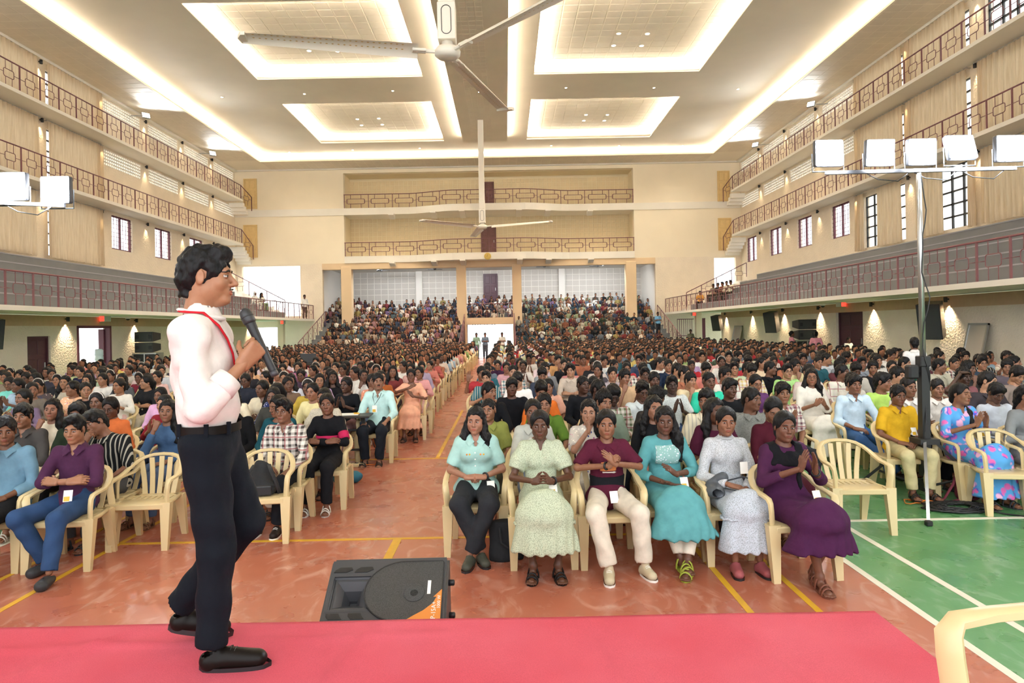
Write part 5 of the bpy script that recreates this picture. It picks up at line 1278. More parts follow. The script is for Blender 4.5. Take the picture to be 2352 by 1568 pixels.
        return npmesh('person', parts, ['skin', 'lip', 'eye_white', 'iris', 'teeth'])
    def top_mesh(s, name='shirt'):
        J = s.J; d = S(); e = s.loose; s.torso(d, e)
        if not s.tuck: d.u(ell(J['pelvis']+V3(0, .0, .0), (.172*s.build+e, .16*s.build+e, .115)), .04)
        if s.bottom != 'dress': d.i(plane((0, 0, s.hem), (0, .12, -1)))
        for sd in 'LR':
            if s.sleeve > 0: s.arm(d, sd, .012 if s.sleeve > .6 else .017, s.sleeve, True, 1.0, s.puff)
        d.w(fold_w(s.fold, 34, s.build*5))
        nk = J['neck']
        if s.neck == 'v':
            d.c(cone(nk+V3(0, .0, .03), nk+V3(0, .01, .2), .055, .12), .01); d.c(cone(nk+V3(0, -.09, -.10), nk+V3(0, -.08, .12), .006, .075), .012)
        elif s.neck == 'wide': d.c(ell(nk+V3(0, -.03, .03), (.1, .1, .06)), .01)
        elif s.neck == 'high': d.c(cone(nk+V3(0, -.005, .06), nk+V3(0, .0, .2), .052, .1), .006)
        else: d.c(ell(nk+V3(0, -.015, .035), (.072, .08, .05)), .01)
        pts = [J[k] for k in ('pelvis', 'waist', 'chest', 'neck', 'shL', 'shR')]+[Vector(s.A[q][i]) for q in 'LR' for i in ((0, 1) if s.sleeve > .5 else (0,))]
        lo, hi_ = s.bounds(pts, .19); hi_[2] = max(J['neck'].z+.05, max(J['shL'].z, J['shR'].z, s.A['L'][0][2], s.A['R'][0][2], s.A['L'][1][2] if s.sleeve > .5 else 0, s.A['R'][1][2] if s.sleeve > .5 else 0)+.09)
        if s.tuck:
            zt = s.hem; d.w(lambda P: .022*np.clip((zt+.075-P[:, 2])/.075, 0, 1)**2-.012*np.exp(-((P[:, 2]-zt-.1)/.06)**2)+.004*np.sin(P[:, 1]*45+P[:, 0]*40+P[:, 2]*16))
        V, Q = snets(d, lo, hi_, s.h, 0); parts = [(V, Q, 0)]
        if s.collar:
            for x in (-1, 1):
                c = MB(); n0 = J['neck']; P = [n0+V3(0, .072, .05), n0+V3(x*.054, .045, .052), n0+V3(x*.07, -.01, .04), n0+V3(x*.048, -.062, .014), n0+V3(x*.010, -.086, -.02)]
                Q_ = [n0+V3(0, .105, .0), n0+V3(x*.086, .062, .0), n0+V3(x*.108, -.01, -.008), n0+V3(x*.09, -.085, -.022), n0+V3(x*.058, -.122, -.062)]
                v = P+Q_; th = [p+V3(0, 0, -.006)+((p-n0).normalized()*-.004) for p in v]; k = 5; vv = v+th
                c.raw(vv, [(i, i+1, k+i+1, k+i) for i in range(4)]+[(2*k+i, 3*k+i, 3*k+i+1, 2*k+i+1) for i in range(4)]); parts.append((np.array([tuple(p) for p in c.v]), [list(q) for q in c.f], 0))
        return npmesh(name, parts, [s.top])
    def bottom_mesh(s):
        J = s.J; d = S(); b = s.build; st = s.bottom
        if st in ('trouser', 'short'):
            d.u(cone(J['pelvis']+V3(0, .0, -.02), J['pelvis']+V3(0, .02, .09), .15*b+.004, .132*b+.004, ((0, 1, 0), 1.35)))
            for sd in 'LR': s.leg(d, sd, .012+s.flare*.004, s.leg_end, True, .04, s.flare*.012)
            d.w(fold_w(.003, 40, 1.)); name = 'trousers'
        else:
            if st == 'dress': d.u(cone(J['pelvis'], J['waist'], .15*b+.014, .126*b+.012, ((0, 1, 0), 1.38)))
            else: d.u(cone(J['pelvis'], J['pelvis']+V3(0, .02, .1), .155*b, .135*b, ((0, 1, 0), 1.35)))
            for sd in 'LR':
                hp, kn = J['hip'+sd], J['kn'+sd]; d.u(cone(hp, kn, .1*b, .078*b), .10)
            mk = (J['knL']+J['knR'])/2; ma = (J['anL']+J['anR'])/2; hw = abs(J['knL'].x-J['knR'].x)/2
            d.u(cone(J['hipL'].lerp(J['hipR'], .5), mk, .12*b, hw+.05, ((0, 0, 1), 1.6)), .06)
            t = (mk.z-s.hemz)/max(.05, mk.z-ma.z); pe = mk.lerp(ma, t); pe.z = s.hemz-.02; fl = s.flare
            d.u(cone(mk+V3(0, .0, -.0), pe+V3(0, -.02, 0), hw+.065, hw+.065+.05*fl, ((0, 1, 0), 1.55)), .05)
            d.i(plane((0, 0, s.hemz), (0, 0, -1)), .004)
            def rip(P):
                r = np.clip((mk.z+.02-P[:, 2])/.2, 0, 1); return .009*r*np.sin(P[:, 0]*70+P[:, 1]*30+2*np.sin(P[:, 2]*9))+.004*np.sin(P[:, 0]*40+P[:, 1]*25)
            d.w(rip); name = 'skirt'
        ks = ('pelvis', 'knL', 'knR', 'anL', 'anR', 'hipL', 'hipR'); lo, hi_ = s.bounds([J[k] for k in ks], .2); hi_[2] = J['pelvis'].z+.19; lo[2] = max(0.0, lo[2]) if J['anL'].z > 0 else lo[2]
        V, Q = snets(d, lo, hi_, s.h*1.05, 0); parts = [(V, Q, 0)]
        if s.ruffle:
            ring = []
            for a in np.linspace(0, 2*PI, 41)[:-1]:
                mk = (J['knL']+J['knR'])/2; hw = abs(J['knL'].x-J['knR'].x)/2+.09; ring.append((mk.x+hw*math.cos(a)*1.02, mk.y-.01+.1*math.sin(a)*1.1+.006*math.sin(a*12), mk.z-.055+.008*math.sin(a*14)))
            mb = MB().tube(ring, .011, 6, closed=True); parts.append((np.array(mb.v), [list(q) for q in mb.f], 0))
        return npmesh(name, parts, [s.bmat]), name
    def shoe_meshes(s):
        out = []
        for sd in 'LR':
            an, to = s.J['an'+sd], s.J['to'+sd]; dr = to-an; dr.z = 0; dr.normalize(); hl = V3(an.x, an.y, 0)-dr*.045; tp = V3(to.x, to.y, 0)+dr*.03; zz = to.z-.03
            hl.z = an.z-.10; tp.z = to.z-.03
            ctr = (hl+tp)/2; k = (tp-hl).length; u = (tp-hl).normalized(); sx = u.cross(V3(0, 0, 1)).normalized(); up = sx.cross(u)
            M = Matrix((sx, u, up)).transposed().to_4x4(); M.translation = hl
            key = (s.shoes, round(k, 2), s.hi)
            if key not in SHOES:
                d = S(); W_ = .043
                if s.shoes == 'sandal':
                    m = MB(); prof = []
                    for t in np.linspace(0, 1, 12): prof.append((W_*(.75+.3*math.sin(PI*min(1, t*.9)))*math.sqrt(max(.02, 1-(2*t-1)**8)), t*k))
                    poly = [(x, y) for x, y in prof]+[(-x, y) for x, y in prof[::-1]]; m.prism(poly, .0, .016)
                    for y0, hgt in ((k*.78, .052), (k*.62, .066), (k*.25, .1)):
                        m.tube([(W_*1.05*math.cos(a), y0, .012+hgt*math.sin(a)) for a in np.linspace(0, PI, 9)], .007, 5, flat=1.6)
                    SHOES[key] = m.mesh('sandal', 'leather')
                elif s.shoes == 'croc':
                    d.u(cone((0, .045, .045), (0, k-.05, .04), .048, .052, ((0, 0, 1), 1.1))).i(plane((0, 0, 0), (0, 0, -1))).c(ell((0, .03, .1), (.036, .05, .05)), .01); v, q = snets(d, (-.08, -.04, -.01), (.08, k+.05, .12), .0075, 0)
                    m = MB(); rnd = random.Random(1)
                    for i in range(3):
                        for j in range(3): m.lathe([(.006, 0), (.006, .004)], 8, Matrix.Translation(((i-1)*.022, k*.62+j*.022, .086-.012*abs(i-1)-.006*j)))
                    SHOES[key] = npmesh('clog', [(v, q, 0), (np.array(m.v), [list(x) for x in m.f if len(x) == 4], 1)], ['leather', 'plastic_dark'])
                else:
                    hi_top = .1 if s.shoes == 'boot' else .075
                    d.u(cone((0, .04, .04), (0, k-.05, .034), .044, .04, ((0, 0, 1), 1.15))).u(cone((0, .045, .03), (0, .055, hi_top), .042, .036), .02).u(cone((0, k*.4, .055), (0, k-.06, .035), .034, .03), .02)
                    d.i(plane((0, 0, 0), (0, 0, -1))).c(cone((0, .04, hi_top-.01), (0, .04, .2), .033, .04), .005); v, q = snets(d, (-.08, -.04, -.01), (.08, k+.06, hi_top+.05), .0065 if s.hi else .011, 0)
                    parts = [(v, q, 0)]; m = MB()
                    prof = [(W_*(.8+.28*math.sin(PI*min(1, t*.9)))*math.sqrt(max(.02, 1-(2*t-1)**6)), -.006+t*(k+.012)) for t in np.linspace(0, 1, 14)]
                    m.prism(prof+[(-x, y) for x, y in prof[::-1]], -.004, .018); parts.append((np.array(m.v), [list(x) for x in m.f if len(x) == 4], 1)); m = MB()
                    if s.shoes in ('sneaker', 'boot', 'oxford'):
                        for i in range(4): m.tube([(-.022, k*.45+i*.016, .083-.006*i), (0, k*.45+i*.016, .092-.0085*i), (.022, k*.45+i*.016, .083-.006*i)], .0028, 5)
                        parts.append((np.array(m.v), [list(x) for x in m.f if len(x) == 4], 1))
                    SHOES[key] = npmesh('shoe', parts, ['leather', 'plastic_dark' if s.shoes in ('oxford', 'flat') else 'paper'])
            out.append((SHOES[key], M))
        return out
SHOES = {}
SKINS = ['#774e39', '#875b43', '#97694e', '#64412f', '#a27355', '#7d543d', '#ae8062', '#593929']
def skinc(h):
    c = srgb(h); k = 1.26-.75*max(c); m_ = sum(c)/3; return tuple(min(.8, (x*.93+m_*.07)*k) for x in c)
def drape(pts, f, off):
    P = np.array([tuple(p) for p in pts], f4)
    for _ in range(6):
        d = f(P)-off; e = .004; g = np.stack([f(P+_a(v_)*e)-f(P-_a(v_)*e) for v_ in ((1,0,0),(0,1,0),(0,0,1))], 1)/(2*e); P = P-(d/np.maximum((g**2).sum(1), .3))[:, None]*g
    return [Vector(map(float, p)) for p in P]
def patch(o, ps, name, e, z0, z1, xw, m, color, front=True, h=.011, y1=.08):
    """a piece of cloth lying on the chest, cut from the torso's own surface"""
    d = S(); ps.torso(d, e); d.i(plane((0, 0, z0), (0, 0, -1))).i(plane((0, 0, z1), (0, 0, 1))).i(plane((xw, 0, 0), (1, 0, 0))).i(plane((-xw, 0, 0), (-1, 0, 0))).i(plane((0, y1, 0), (0, 1, 0)))
    d.w(fold_w(.0035, 34, ps.build*5)); v, q = snets(d, (-xw-.02, -.3, z0-.02), (xw+.02, y1+.02, z1+.02), h, 1); return put(name, npmesh(name, [(v, q, 0)], [m]), o, color=srgb(color))
def add_person(ps, loc, rz, label, s=1.0, skin=None, topc='#888888', botc='#333333', hairc=None, shoec='#2a2320', cat='person', group=None, names=('shirt',), meshes=None, lower=True):
    """instantiate a Person (meshes cached on it)"""
    if not hasattr(ps, '_m'):
        ps._m = dict(body=ps.body_mesh(), top=ps.top_mesh(), hair=hair_mesh(ps.hairs, ps.hi) if ps.hairs else None)
        ps._m['bot'], ps._bn = ps.bottom_mesh(); ps._m['shoe'] = ps.shoe_meshes() if ps.shoes != 'bare' else []
    m = ps._m; o = put('person', m['body'], loc=loc, rz=rz, label=label, cat=cat, group=group, color=skinc(skin or random.choice(SKINS))); o.scale = (s, s, s)
    tn = 'dress' if ps.bottom == 'dress' else names[0]
    put(tn, m['top'], o, color=srgb(topc))
    if lower: put(ps._bn if ps.bottom != 'dress' else 'dress_skirt', m['bot'], o, color=srgb(botc))
    if m['hair']: put('hair' if ps.hairs != 'scarf' else 'headscarf', m['hair'], o, M=ps.HM.copy(), color=srgb(hairc or '#dddddd'))
    if lower:
        for me, M in m['shoe']: put(me.name.split('.')[0], me, o, M=M.copy(), color=srgb(shoec))
    return o
# ================================================================ THE CAST
FOLK = []          # (x, y) of everybody built singly
CNAMES = {'white': '#ece8e4', 'cream': '#e2d3b4', 'grey': '#8b8b8b', 'charcoal': '#3c3b3b', 'black': '#151517', 'navy': '#20263f', 'blue': '#4a6a95', 'pale blue': '#b9cfdd', 'teal': '#1f5f66', 'turquoise': '#48c0a6', 'mint': '#bfe0d6', 'green': '#5c7a3a', 'lime': '#b0d46a', 'olive': '#8b8f4d', 'yellow': '#d6ac35', 'mustard': '#b98a3c', 'orange': '#d8743a', 'peach': '#e8b394', 'pink': '#dba4a8', 'magenta': '#b03a68', 'red': '#b02d34', 'maroon': '#581e2c', 'brown': '#7a5540', 'purple': '#53305a', 'lilac': '#b59dc6', 'tan': '#cbb08a'}
def cname(h):
    c = np.array([int(h.lstrip('#')[i:i+2], 16) for i in (0, 2, 4)]); return min(CNAMES, key=lambda k: ((np.array([int(CNAMES[k][1+i:3+i], 16) for i in (0, 2, 4)])-c)**2).sum())
def setmat(o, m):
    o.material_slots[0].link = 'OBJECT'; o.material_slots[0].material = MATS[m]
def seat_from_head(px, py, s=1.0, sex='f', rz=0.):
    hz = .43*(1-s)+(1.165+(.018 if sex == 'm' else 0))*s; p = at_z(px, py, hz); R_ = Matrix.Rotation(rz, 3, 'Z') @ Vector((0, .06*s, 0)); return Vector((p.x-R_.x, p.y-R_.y, .43*(1-s)))
def extra(o, name, mb, mat_, color=None, smooth=True): return put(name, mb.mesh(name, mat_, smooth), o, color=srgb(color) if color else None)
def badge(o, p, rx=-.4, rz=0.2, colr=True):
    M = Matrix.Translation(p) @ Matrix.Rotation(rz, 4, 'Z') @ Matrix.Rotation(rx, 4, 'X'); b = put('badge', MB().box((-.035, -.002, -.05), (.035, .002, .05)).mesh('badge', 'paper'), o, M=M)
    if colr: put('badge_print', MB().box((-.03, -.004, -.045), (.015, -.002, -.005)).mesh('badge_print', 'line_yellow'), b)
def watch(o, ps, sd, c='#18181a'):
    w, e = Vector(ps.A[sd][1]), Vector(ps.A[sd][0]); d = (e-w).normalized(); p = w+d*.03; x = d.orthogonal().normalized(); y = d.cross(x)
    put('watch', MB().tube([p+(x*math.cos(a)+y*math.sin(a))*.03 for a in np.linspace(0, 2*PI, 13)[:-1]], .009, 6, closed=True).mesh('watch', 'plastic_dark', True), o)
Y_FRONT = []
# ---------------- front row, right of the aisle
def frow(px, py, ps, label, chair_label, rz=0., s=1.0, dy=0., **kw):
    L = seat_from_head(px, py, s, ps.sex, rz); L.y += dy; o = add_person(ps, L, rz, label, s, group=None, **kw); FOLK.append((L.x, L.y)); chair(L.x, L.y+.0, rz, chair_label); return o
W1 = Person('f', armL='clasp', armR='clasp', head=(-.12, .05, .03), build=1.16, hairs='long', smile=.35, wide=1.06, gaze=(-.5, .2), sleeve=.42, neck='v', collar=True, hem=.42, loose=.02, shoes='flat',
            joints=dict(knL=(.13, -.41, .50), knR=(-.13, -.40, .50), anL=(-.04, -.50, .10), anR=(.05, -.44, .10), toL=(-.07, -.66, .03), toR=(.1, -.58, .03)))
o = frow(1092, 966, W1, 'young woman in mint collared shirt and black jeans, long wavy hair, front row', 'cream plastic armchair at the aisle end of the front row, woman in mint', skin='#a8745a', topc='#a6ccc4', botc='#2b2c30', shoec='#4c4c42')
watch(o, W1, 'L'); badge(o, (.14, -.17, .60)); [put('button', MB().lathe([(.006, 0), (.006, .004)], 8, Matrix.Rotation(PI/2, 4, 'X')).mesh('button', 'paper'), o, (0, -.128, z)) for z in (.78, .84, .9)]
for x, c in ((-.075, 'sticker_orange'), (-.05, 'line_yellow'), (.05, 'sticker_orange'), (.078, 'line_yellow')): put('embroidery', MB().lathe([(.0, 0), (.009, 0), (.005, .003)], 8, Matrix.Rotation(PI/2, 4, 'X')).mesh('embroidery', c), o, (x, -.135, .885))
W2 = Person('f', armL='clap_low', armR='clap_low', head=(-.06, .06, 0), build=1.0, hairs='bun', smile=.25, gaze=(-.4, .2), top='cloth_print', bmat='cloth_print', sleeve=.36, puff=.012, neck='v', bottom='dress', hemz=.235, ruffle=True, flare=1.4, shoes='sandal',
            joints=dict(knL=(.15, -.42, .50), knR=(-.15, -.42, .50), anL=(.1, -.46, .10), anR=(-.1, -.46, .10), toL=(.12, -.61, .03), toR=(-.12, -.61, .03)))
o = frow(1240, 976, W2, 'young woman in sage green printed dress with puffed sleeves, hands together, front row', 'cream plastic armchair under the woman in the sage green dress', skin='#573624', topc='#c3cbb0', botc='#c3cbb0', shoec='#1c1817')
watch(o, W2, 'L'); badge(o, (.09, -.2, .66))
W3 = Person('f', armL=((.27, .0, .80), (.03, -.21, .87), (-.7, -.15, .7), (-.75, .5, -.3), 'flat'), armR=((-.27, .0, .80), (-.02, -.19, .85), (.5, -.3, .8), (.8, .4, -.2), 'clasp'), head=(-.1, .05, 0), build=.98, hairs='pony', gaze=(-.4, .1), sleeve=.45, neck='round', collar=True, hem=.44, loose=.024, bmat='cloth', flare=1.6, shoes='boot',
            joints=dict(knL=(.19, -.40, .50), knR=(-.17, -.42, .51), anL=(.22, -.40, .10), anR=(-.08, -.48, .10), toL=(.26, -.55, .03), toR=(-.10, -.64, .03)))
o = frow(1393, 974, W3, 'young woman in maroon T-shirt and cream trousers clapping at her chest, front row', 'cream plastic armchair under the woman in the maroon T-shirt', skin='#8a5b40', topc='#551c30', botc='#ded2c0', shoec='#cbbd9e')
watch(o, W3, 'R'); badge(o, (.02, -.17, .58), colr=False); patch(o, W3, 'shirt_print', .0285, .765, .85, .07, 'cloth', '#d98a54'); patch(o, W3, 'print_strip', .0285, .745, .758, .07, 'cloth', '#e8e2d8'); patch(o, W3, 'dark_hem', .031, .47, .715, .25, 'cloth', '#1a1a1e', y1=.3)
W4 = Person('f', armL=((.25, .0, .72), (.03, -.2, .74), (-.75, -.3, .55), (-.75, .3, -.5), 'flat'), armR=((-.25, .02, .70), (-.08, -.2, .67), (.8, -.55, -.1), (.2, .1, 1), 'flat'), head=(-.12, .08, 0), build=1.06, hairs='side', gaze=(-.5, .3), sleeve=.74, neck='round', bottom='dress', hemz=.30, flare=2.0, shoes='sandal',
            joints=dict(knL=(.12, -.42, .51), knR=(-.12, -.42, .51), anL=(.02, -.56, .12), anR=(-.02, -.50, .12), toL=(-.04, -.72, .03), toR=(-.0, -.68, .06)))
o = frow(1527, 966, W4, 'young woman in teal tunic over cream trousers with long dark hair, front row', 'cream plastic armchair under the woman in the teal tunic', skin='#5d3a29', topc='#5c9c9f', botc='#5f9fa3', shoec='#9aa23e')
patch(o, W4, 'yoke', .0195, .79, .955, .105, 'cloth_dots', '#8fb5b0'); badge(o, (.1, -.2, .66))
tr = S(); [W4.leg(tr, q, .014, .9, True) for q in 'LR']; v_, q_ = snets(tr, (-.3, -.75, .08), (.3, .1, .62), .014, 0); put('trousers', npmesh('trousers', [(v_, q_, 0)], ['cloth']), o, color=srgb('#e3d9c6'))
W5 = Person('f', armL=((.22, .03, .70), (.06, -.22, .62), (-.2, -.9, -.1), (.1, .2, 1), 'relax'), armR=((-.23, .04, .70), (-.06, -.2, .665), (.8, -.5, -.15), (.1, .1, -1), 'relax'), head=(-.1, .04, .03), build=.94, hairs='bun', gaze=(-.3, .1), top='cloth_print', bmat='cloth_print', sleeve=.93, neck='high', bottom='dress', hemz=.2, ruffle=True, flare=1.2, shoes='flat')
o = frow(1668, 968, W5, 'young woman in long-sleeved pale grey dress with handbag on her lap, front row', 'cream plastic armchair under the woman in the pale grey dress', skin='#8a5a40', topc='#c9cbcf', botc='#c2c8d2', shoec='#9d5557')
badge(o, (.075, -.155, .8), rx=-.1, colr=False); put('choker', MB().tube([(.06*math.cos(a), .085+.06*math.sin(a), 1.02) for a in np.linspace(0, 2*PI, 19)[:-1]], .009, 6, closed=True, flat=1.6).mesh('choker', 'cloth', True), o, color=srgb('#b9bbbb'))
hb = thing('handbag', 'grey leather handbag on the lap of the woman in pale grey', 'handbag', o.location+Vector((-.14, -.1, .59))); dbag = S().u(cone((-.05, -.1, .02), (-.01, .03, .05), .085, .075, ((0, 0, 1), 1.5))).u(cone((-.06, .0, .07), (.05, -.02, .13), .035, .045), .02).w(fold_w(.004, 40)); v_, q_ = snets(dbag, (-.15, -.15, -.12), (.15, .15, .24), .011, 0); put('pouch', npmesh('pouch', [(v_, q_, 0)], ['leather']), hb, color=srgb('#55585c'))
put('strap', MB().tube([(.03, -.1, .05), (.14, -.2, .04), (.24, -.2, .06), (.27, -.14, .12), (.2, -.08, .14), (.05, -.06, .1)], .008, 6, flat=.5).mesh('strap', 'leather', True), hb, color=srgb('#3a3d42'))
W6 = Person('f', armL=((.25, -.02, .74), (.10, -.22, .85), (-.1, -.25, .95), (-1, .1, -.05), 'flat'), armR=((-.24, -.02, .74), (-.03, -.24, .88), (.2, -.25, .92), (1, .1, -.05), 'flat'), head=(-.1, .02, .05), build=1.12, hairs='pony', smile=.6, gaze=(-.4, .2), sleeve=.75, neck='round', bottom='dress', hemz=.29, flare=2.2, shoes='sandal',
            joints=dict(knL=(.16, -.40, .50), knR=(-.08, -.43, .51), anL=(.06, -.26, .1), anR=(.0, -.44, .10), toL=(.02, -.38, .03), toR=(-.02, -.60, .03)))
o = frow(1803, 980, W6, 'young woman in purple dress and black shawl clapping with raised hands, front row', 'cream plastic armchair under the clapping woman in purple', rz=.08, skin='#6b4230', topc='#46203f', botc='#471f42', shoec='#7a4a3a')
watch(o, W6, 'L'); badge(o, (.13, -.19, .64))
sh = S(); W6.torso(sh, .024); sh.i(plane((0, 0, .86), (0, .15, -1)), .01).c(ell((0, .07, 1.02), (.07, .1, .07)), .01).u(cone((0, -.15, .87), (.0, -.17, .68), .022, .012), .03).w(fold_w(.005, 50)); v_, q_ = snets(sh, (-.26, -.26, .6), (.26, .3, 1.06), .012, 0); put('shawl', npmesh('shawl', [(v_, q_, 0)], ['cloth']), o, color=srgb('#17161a'))
p = at_z(1972, 1217, 0); chair(p.x, p.y+.1, -.04, 'empty cream plastic armchair on the green floor at the end of the front row')
p = at_z(2335, 1178, 0); chair(p.x-.05, p.y+.12, -.18, 'empty cream plastic armchair cut by the right edge')
# tote bag between the first two
p = at_z(1163, 1285, 0); tb = thing('tote_bag', 'black cloth tote bag on the floor between the first two women', 'bag', (p.x, p.y, 0), .1)
d = S().u(cone((0, 0, .02), (-.02, .05, .33), .15, .12, ((0, 1, 0), 2.2))).i(plane((0, 0, 0), (0, 0, -1))).i(plane((0, 0, .33), (.1, 0, 1))).w(fold_w(.006, 26)); v_, q_ = snets(d, (-.22, -.15, -.02), (.22, .2, .4), .013, 0); put('body', npmesh('body', [(v_, q_, 0)], ['fabric_black']), tb)
put('handle', MB().tube([(-.06, -.05, .3), (-.05, -.09, .18), (.03, -.11, .12), (.08, -.08, .2), (.07, -.03, .31)], .012, 6, flat=.4).mesh('handle', 'fabric_black', True), tb)

# ---------------- speaker on the stage
TH = 1.72
MJ = dict(pelvis=(0, .0, .95), waist=(0, .005, 1.10), chest=(0, .02, 1.28), neck=(0, .03, 1.455), head=(0, -.005, 1.645), shL=(.175, .03, 1.405), shR=(-.175, .03, 1.405), hipL=(.09, 0, .93), hipR=(-.09, 0, .93),
          knL=(.10, -.125, .55), knR=(-.10, -.045, .50), anL=(.17, .19, .17), anR=(-.11, -.02, .10), toL=(.18, .0, .045), toR=(-.12, -.225, .03))
MAN = Person('m', joints=MJ, armL=((.24, .06, 1.12), (.21, .03, .88), (0, -.1, -.98), (-1, 0, 0), 'relax'), armR=((-.235, -.03, 1.10), (-.125, -.175, 1.275), (.25, -.62, .74), (.85, .5, .2), 'grip'), head=(.02, .02, 0), hairs='quiff', gaze=(0, 0), moust=.6, nose=1.05, fold=.0062, sleeve=.78, neck='high', hem=.985, tuck=True, loose=.036, shoes='oxford', res=.0105, leg_end=1.0, flare=1.1, build=1.0)
ps = at_z(492, 1508, HS); MAN_O = add_person(MAN, (ps.x, ps.y, HS), TH, 'man in white shirt and dark trousers on the stage speaking into a microphone', s=.985, skin='#a5714f', topc='#e6dcd6', botc='#11151c', shoec='#17120f')
FOLK.append((ps.x, ps.y))
nk = Vector(MJ['neck'])
put('collar', MB().tube([nk+Vector((.068*math.cos(a), -.005+.075*math.sin(a), .03+.018*math.sin(a))) for a in np.linspace(0, 2*PI, 25)[:-1]], .026, 8, closed=True, flat=.42, rot0=0).mesh('collar', 'cloth', True), MAN_O, color=srgb('#e6dcd6'))
tsd = S(); MAN.torso(tsd, MAN.loose)
lp_ = drape([nk+Vector(q) for q in ((.05, .06, .06), (0, .09, .05), (-.06, .075, .05), (-.09, .03, .03), (-.095, -.03, .01), (-.085, -.08, -.03), (-.06, -.12, -.08), (-.04, -.15, -.14), (-.02, -.17, -.22))], tsd, .012)
put('lanyard', MB().tube(lp_, .014, 6, flat=.3).mesh('lanyard', 'cloth', True), MAN_O, color=srgb('#cc2430'))
bl = MB(); ring = [(.163*math.cos(a), .002+.126*math.sin(a), 0) for a in np.linspace(0, 2*PI, 33)[:-1]]
bl.raw([(x*k, y*k, 1.0+z) for z in (-.018, .018) for k in (1.02,) for x, y, _ in ring], [(i, (i+1) % 32, 32+(i+1) % 32, 32+i) for i in range(32)]); put('belt', bl.mesh('belt', 'leather', True), MAN_O, color=srgb('#15110f'))
for a in (-2.9, -2.2, 2.4): put('belt_loop', MB().box((.166*math.cos(a)-.008, .002+.129*math.sin(a)-.008, .975), (.166*math.cos(a)+.008, .002+.129*math.sin(a)+.008, 1.028)).mesh('belt_loop', 'cloth'), MAN_O, color=srgb('#11151c'))
put('cuff', MB().tube([Vector(MAN.A['R'][0]).lerp(Vector(MAN.A['R'][1]), t) for t in (.42, .66)], [.062, .056], 16).mesh('cuff', 'cloth', True), MAN_O, color=srgb('#e6dcd6'))
put('pocket_button', MB().lathe([(.008, 0), (.008, .004)], 10, Matrix.Rotation(PI/2, 4, 'Y')).mesh('pocket_button', 'plastic_dark'), MAN_O, (-.145, .055, .88))
# microphone in the fist
Rm = Matrix.Rotation(TH, 4, 'Z'); hand = Matrix.Translation(MAN_O.location) @ Rm
wr = Vector(MAN.A['R'][1]); mc = wr+Vector((.06, -.055, .075)); ax = Vector((.18, .42, .88)).normalized()
mk = thing('microphone', 'black handheld microphone in the hand of the man on stage', 'microphone', hand @ (mc*.985), 0, M=None); q = (Rm.to_3x3() @ ax).to_track_quat('Z', 'Y'); mk.rotation_mode = 'QUATERNION'; mk.rotation_quaternion = q
MB().lathe([(.0145, -.13), (.016, -.125), (.018, .03), (.0215, .095), (.022, .1)], 18).build('body', 'plastic_dark', mk, True); MB().lathe([(.022, .1), (.0265, .11), (.0275, .135), (.024, .158), (.014, .17), (.002, .172)], 18).build('grille_head', 'plastic_black', mk, True); MB().lathe([(.0272, .128), (.0285, .131), (.0272, .134)], 18).build('ring', 'black_metal', mk, True); MB().lathe([(.0165, -.148), (.0165, -.128)], 14).build('antenna_cap', 'plastic_grey', mk, True)
# ================================================================ AUDIENCE
rg = random.Random(11)
def PF(**k): return Person('f', hi=False, **k)
def PM(**k): return Person('m', hi=False, **k)
LOW_F = [PF(hairs='pony', armL='lap', armR='lap', head=(-.1, .05, 0), smile=.4, sleeve=.6, gaze=(-.3, .1)),
         PF(hairs='long', armL='clasp', armR='clasp', head=(.2, .02, .05), sleeve=.45, neck='wide', smile=.2),
         PF(hairs='bun', armL='clap', armR='clap', head=(-.25, .05, 0), sleeve=.72, smile=.9, gaze=(-.4, .1)),
         PF(hairs='band', armL='lap', armR='clasp', head=(.05, .0, -.05), sleeve=.5, puff=.01, smile=.5),
         PF(hairs='braid', armL='clap_low', armR='clap_low', head=(-.35, .05, .05), sleeve=.4, neck='v', gaze=(-.3, 0)),
         PF(hairs='side', armL='lap', armR='chin', head=(.35, -.02, .05), sleeve=.9, smile=.3),
         PF(hairs='pony', armL='clasp', armR='clasp', head=(.7, .02, 0), sleeve=.7, wide=1.05),
         PF(hairs='pony', armL='fold', armR='fold', head=(-.6, .0, 0), sleeve=.55, wide=.96, smile=.9),
         PF(hairs='bun', armL='lap', armR='lap', head=(.1, .22, 0), sleeve=.9, specs=True, neck='high'),
         PF(hairs='scarf', armL='lap', armR='lap', head=(0, .03, 0), sleeve=.9, neck='high')]
LOW_M = [PM(hairs='short', armL='knee', armR='knee', head=(-.1, .03, 0), collar=True, sleeve=.45, bmat='denim'),
         PM(hairs='short2', armL='lap', armR='lap', head=(.2, .0, .05), neck='round', sleeve=.42),
         PM(hairs='quiff', armL='fold', armR='fold', head=(-.3, .05, 0), collar=True, sleeve=.8),
         PM(hairs='curly', armL='lap', armR='chin', head=(.35, .05, .1), sleeve=.45),
         PM(hairs='crew', armL='clap_low', armR='clap_low', head=(0, .05, 0), collar=True, sleeve=.42, wide=1.04),
         PM(hairs='short2', armL='clasp', armR='clasp', head=(-.05, .45, 0), sleeve=.9),
         PM(hairs='short', armL='knee', armR='lap', head=(.65, .0, .05), collar=True, sleeve=.7, moust=.7),
         PM(hairs='quiff', armL='clap', armR='clap', head=(-.15, .03, -.05), sleeve=.42, specs=True),
         PM(hairs='short', armL='lap', armR='up', head=(.1, .0, 0), sleeve=.4),
         PM(hairs='curly', armL='phone', armR='lap', head=(-.5, .1, 0), neck='round', sleeve=.45)]
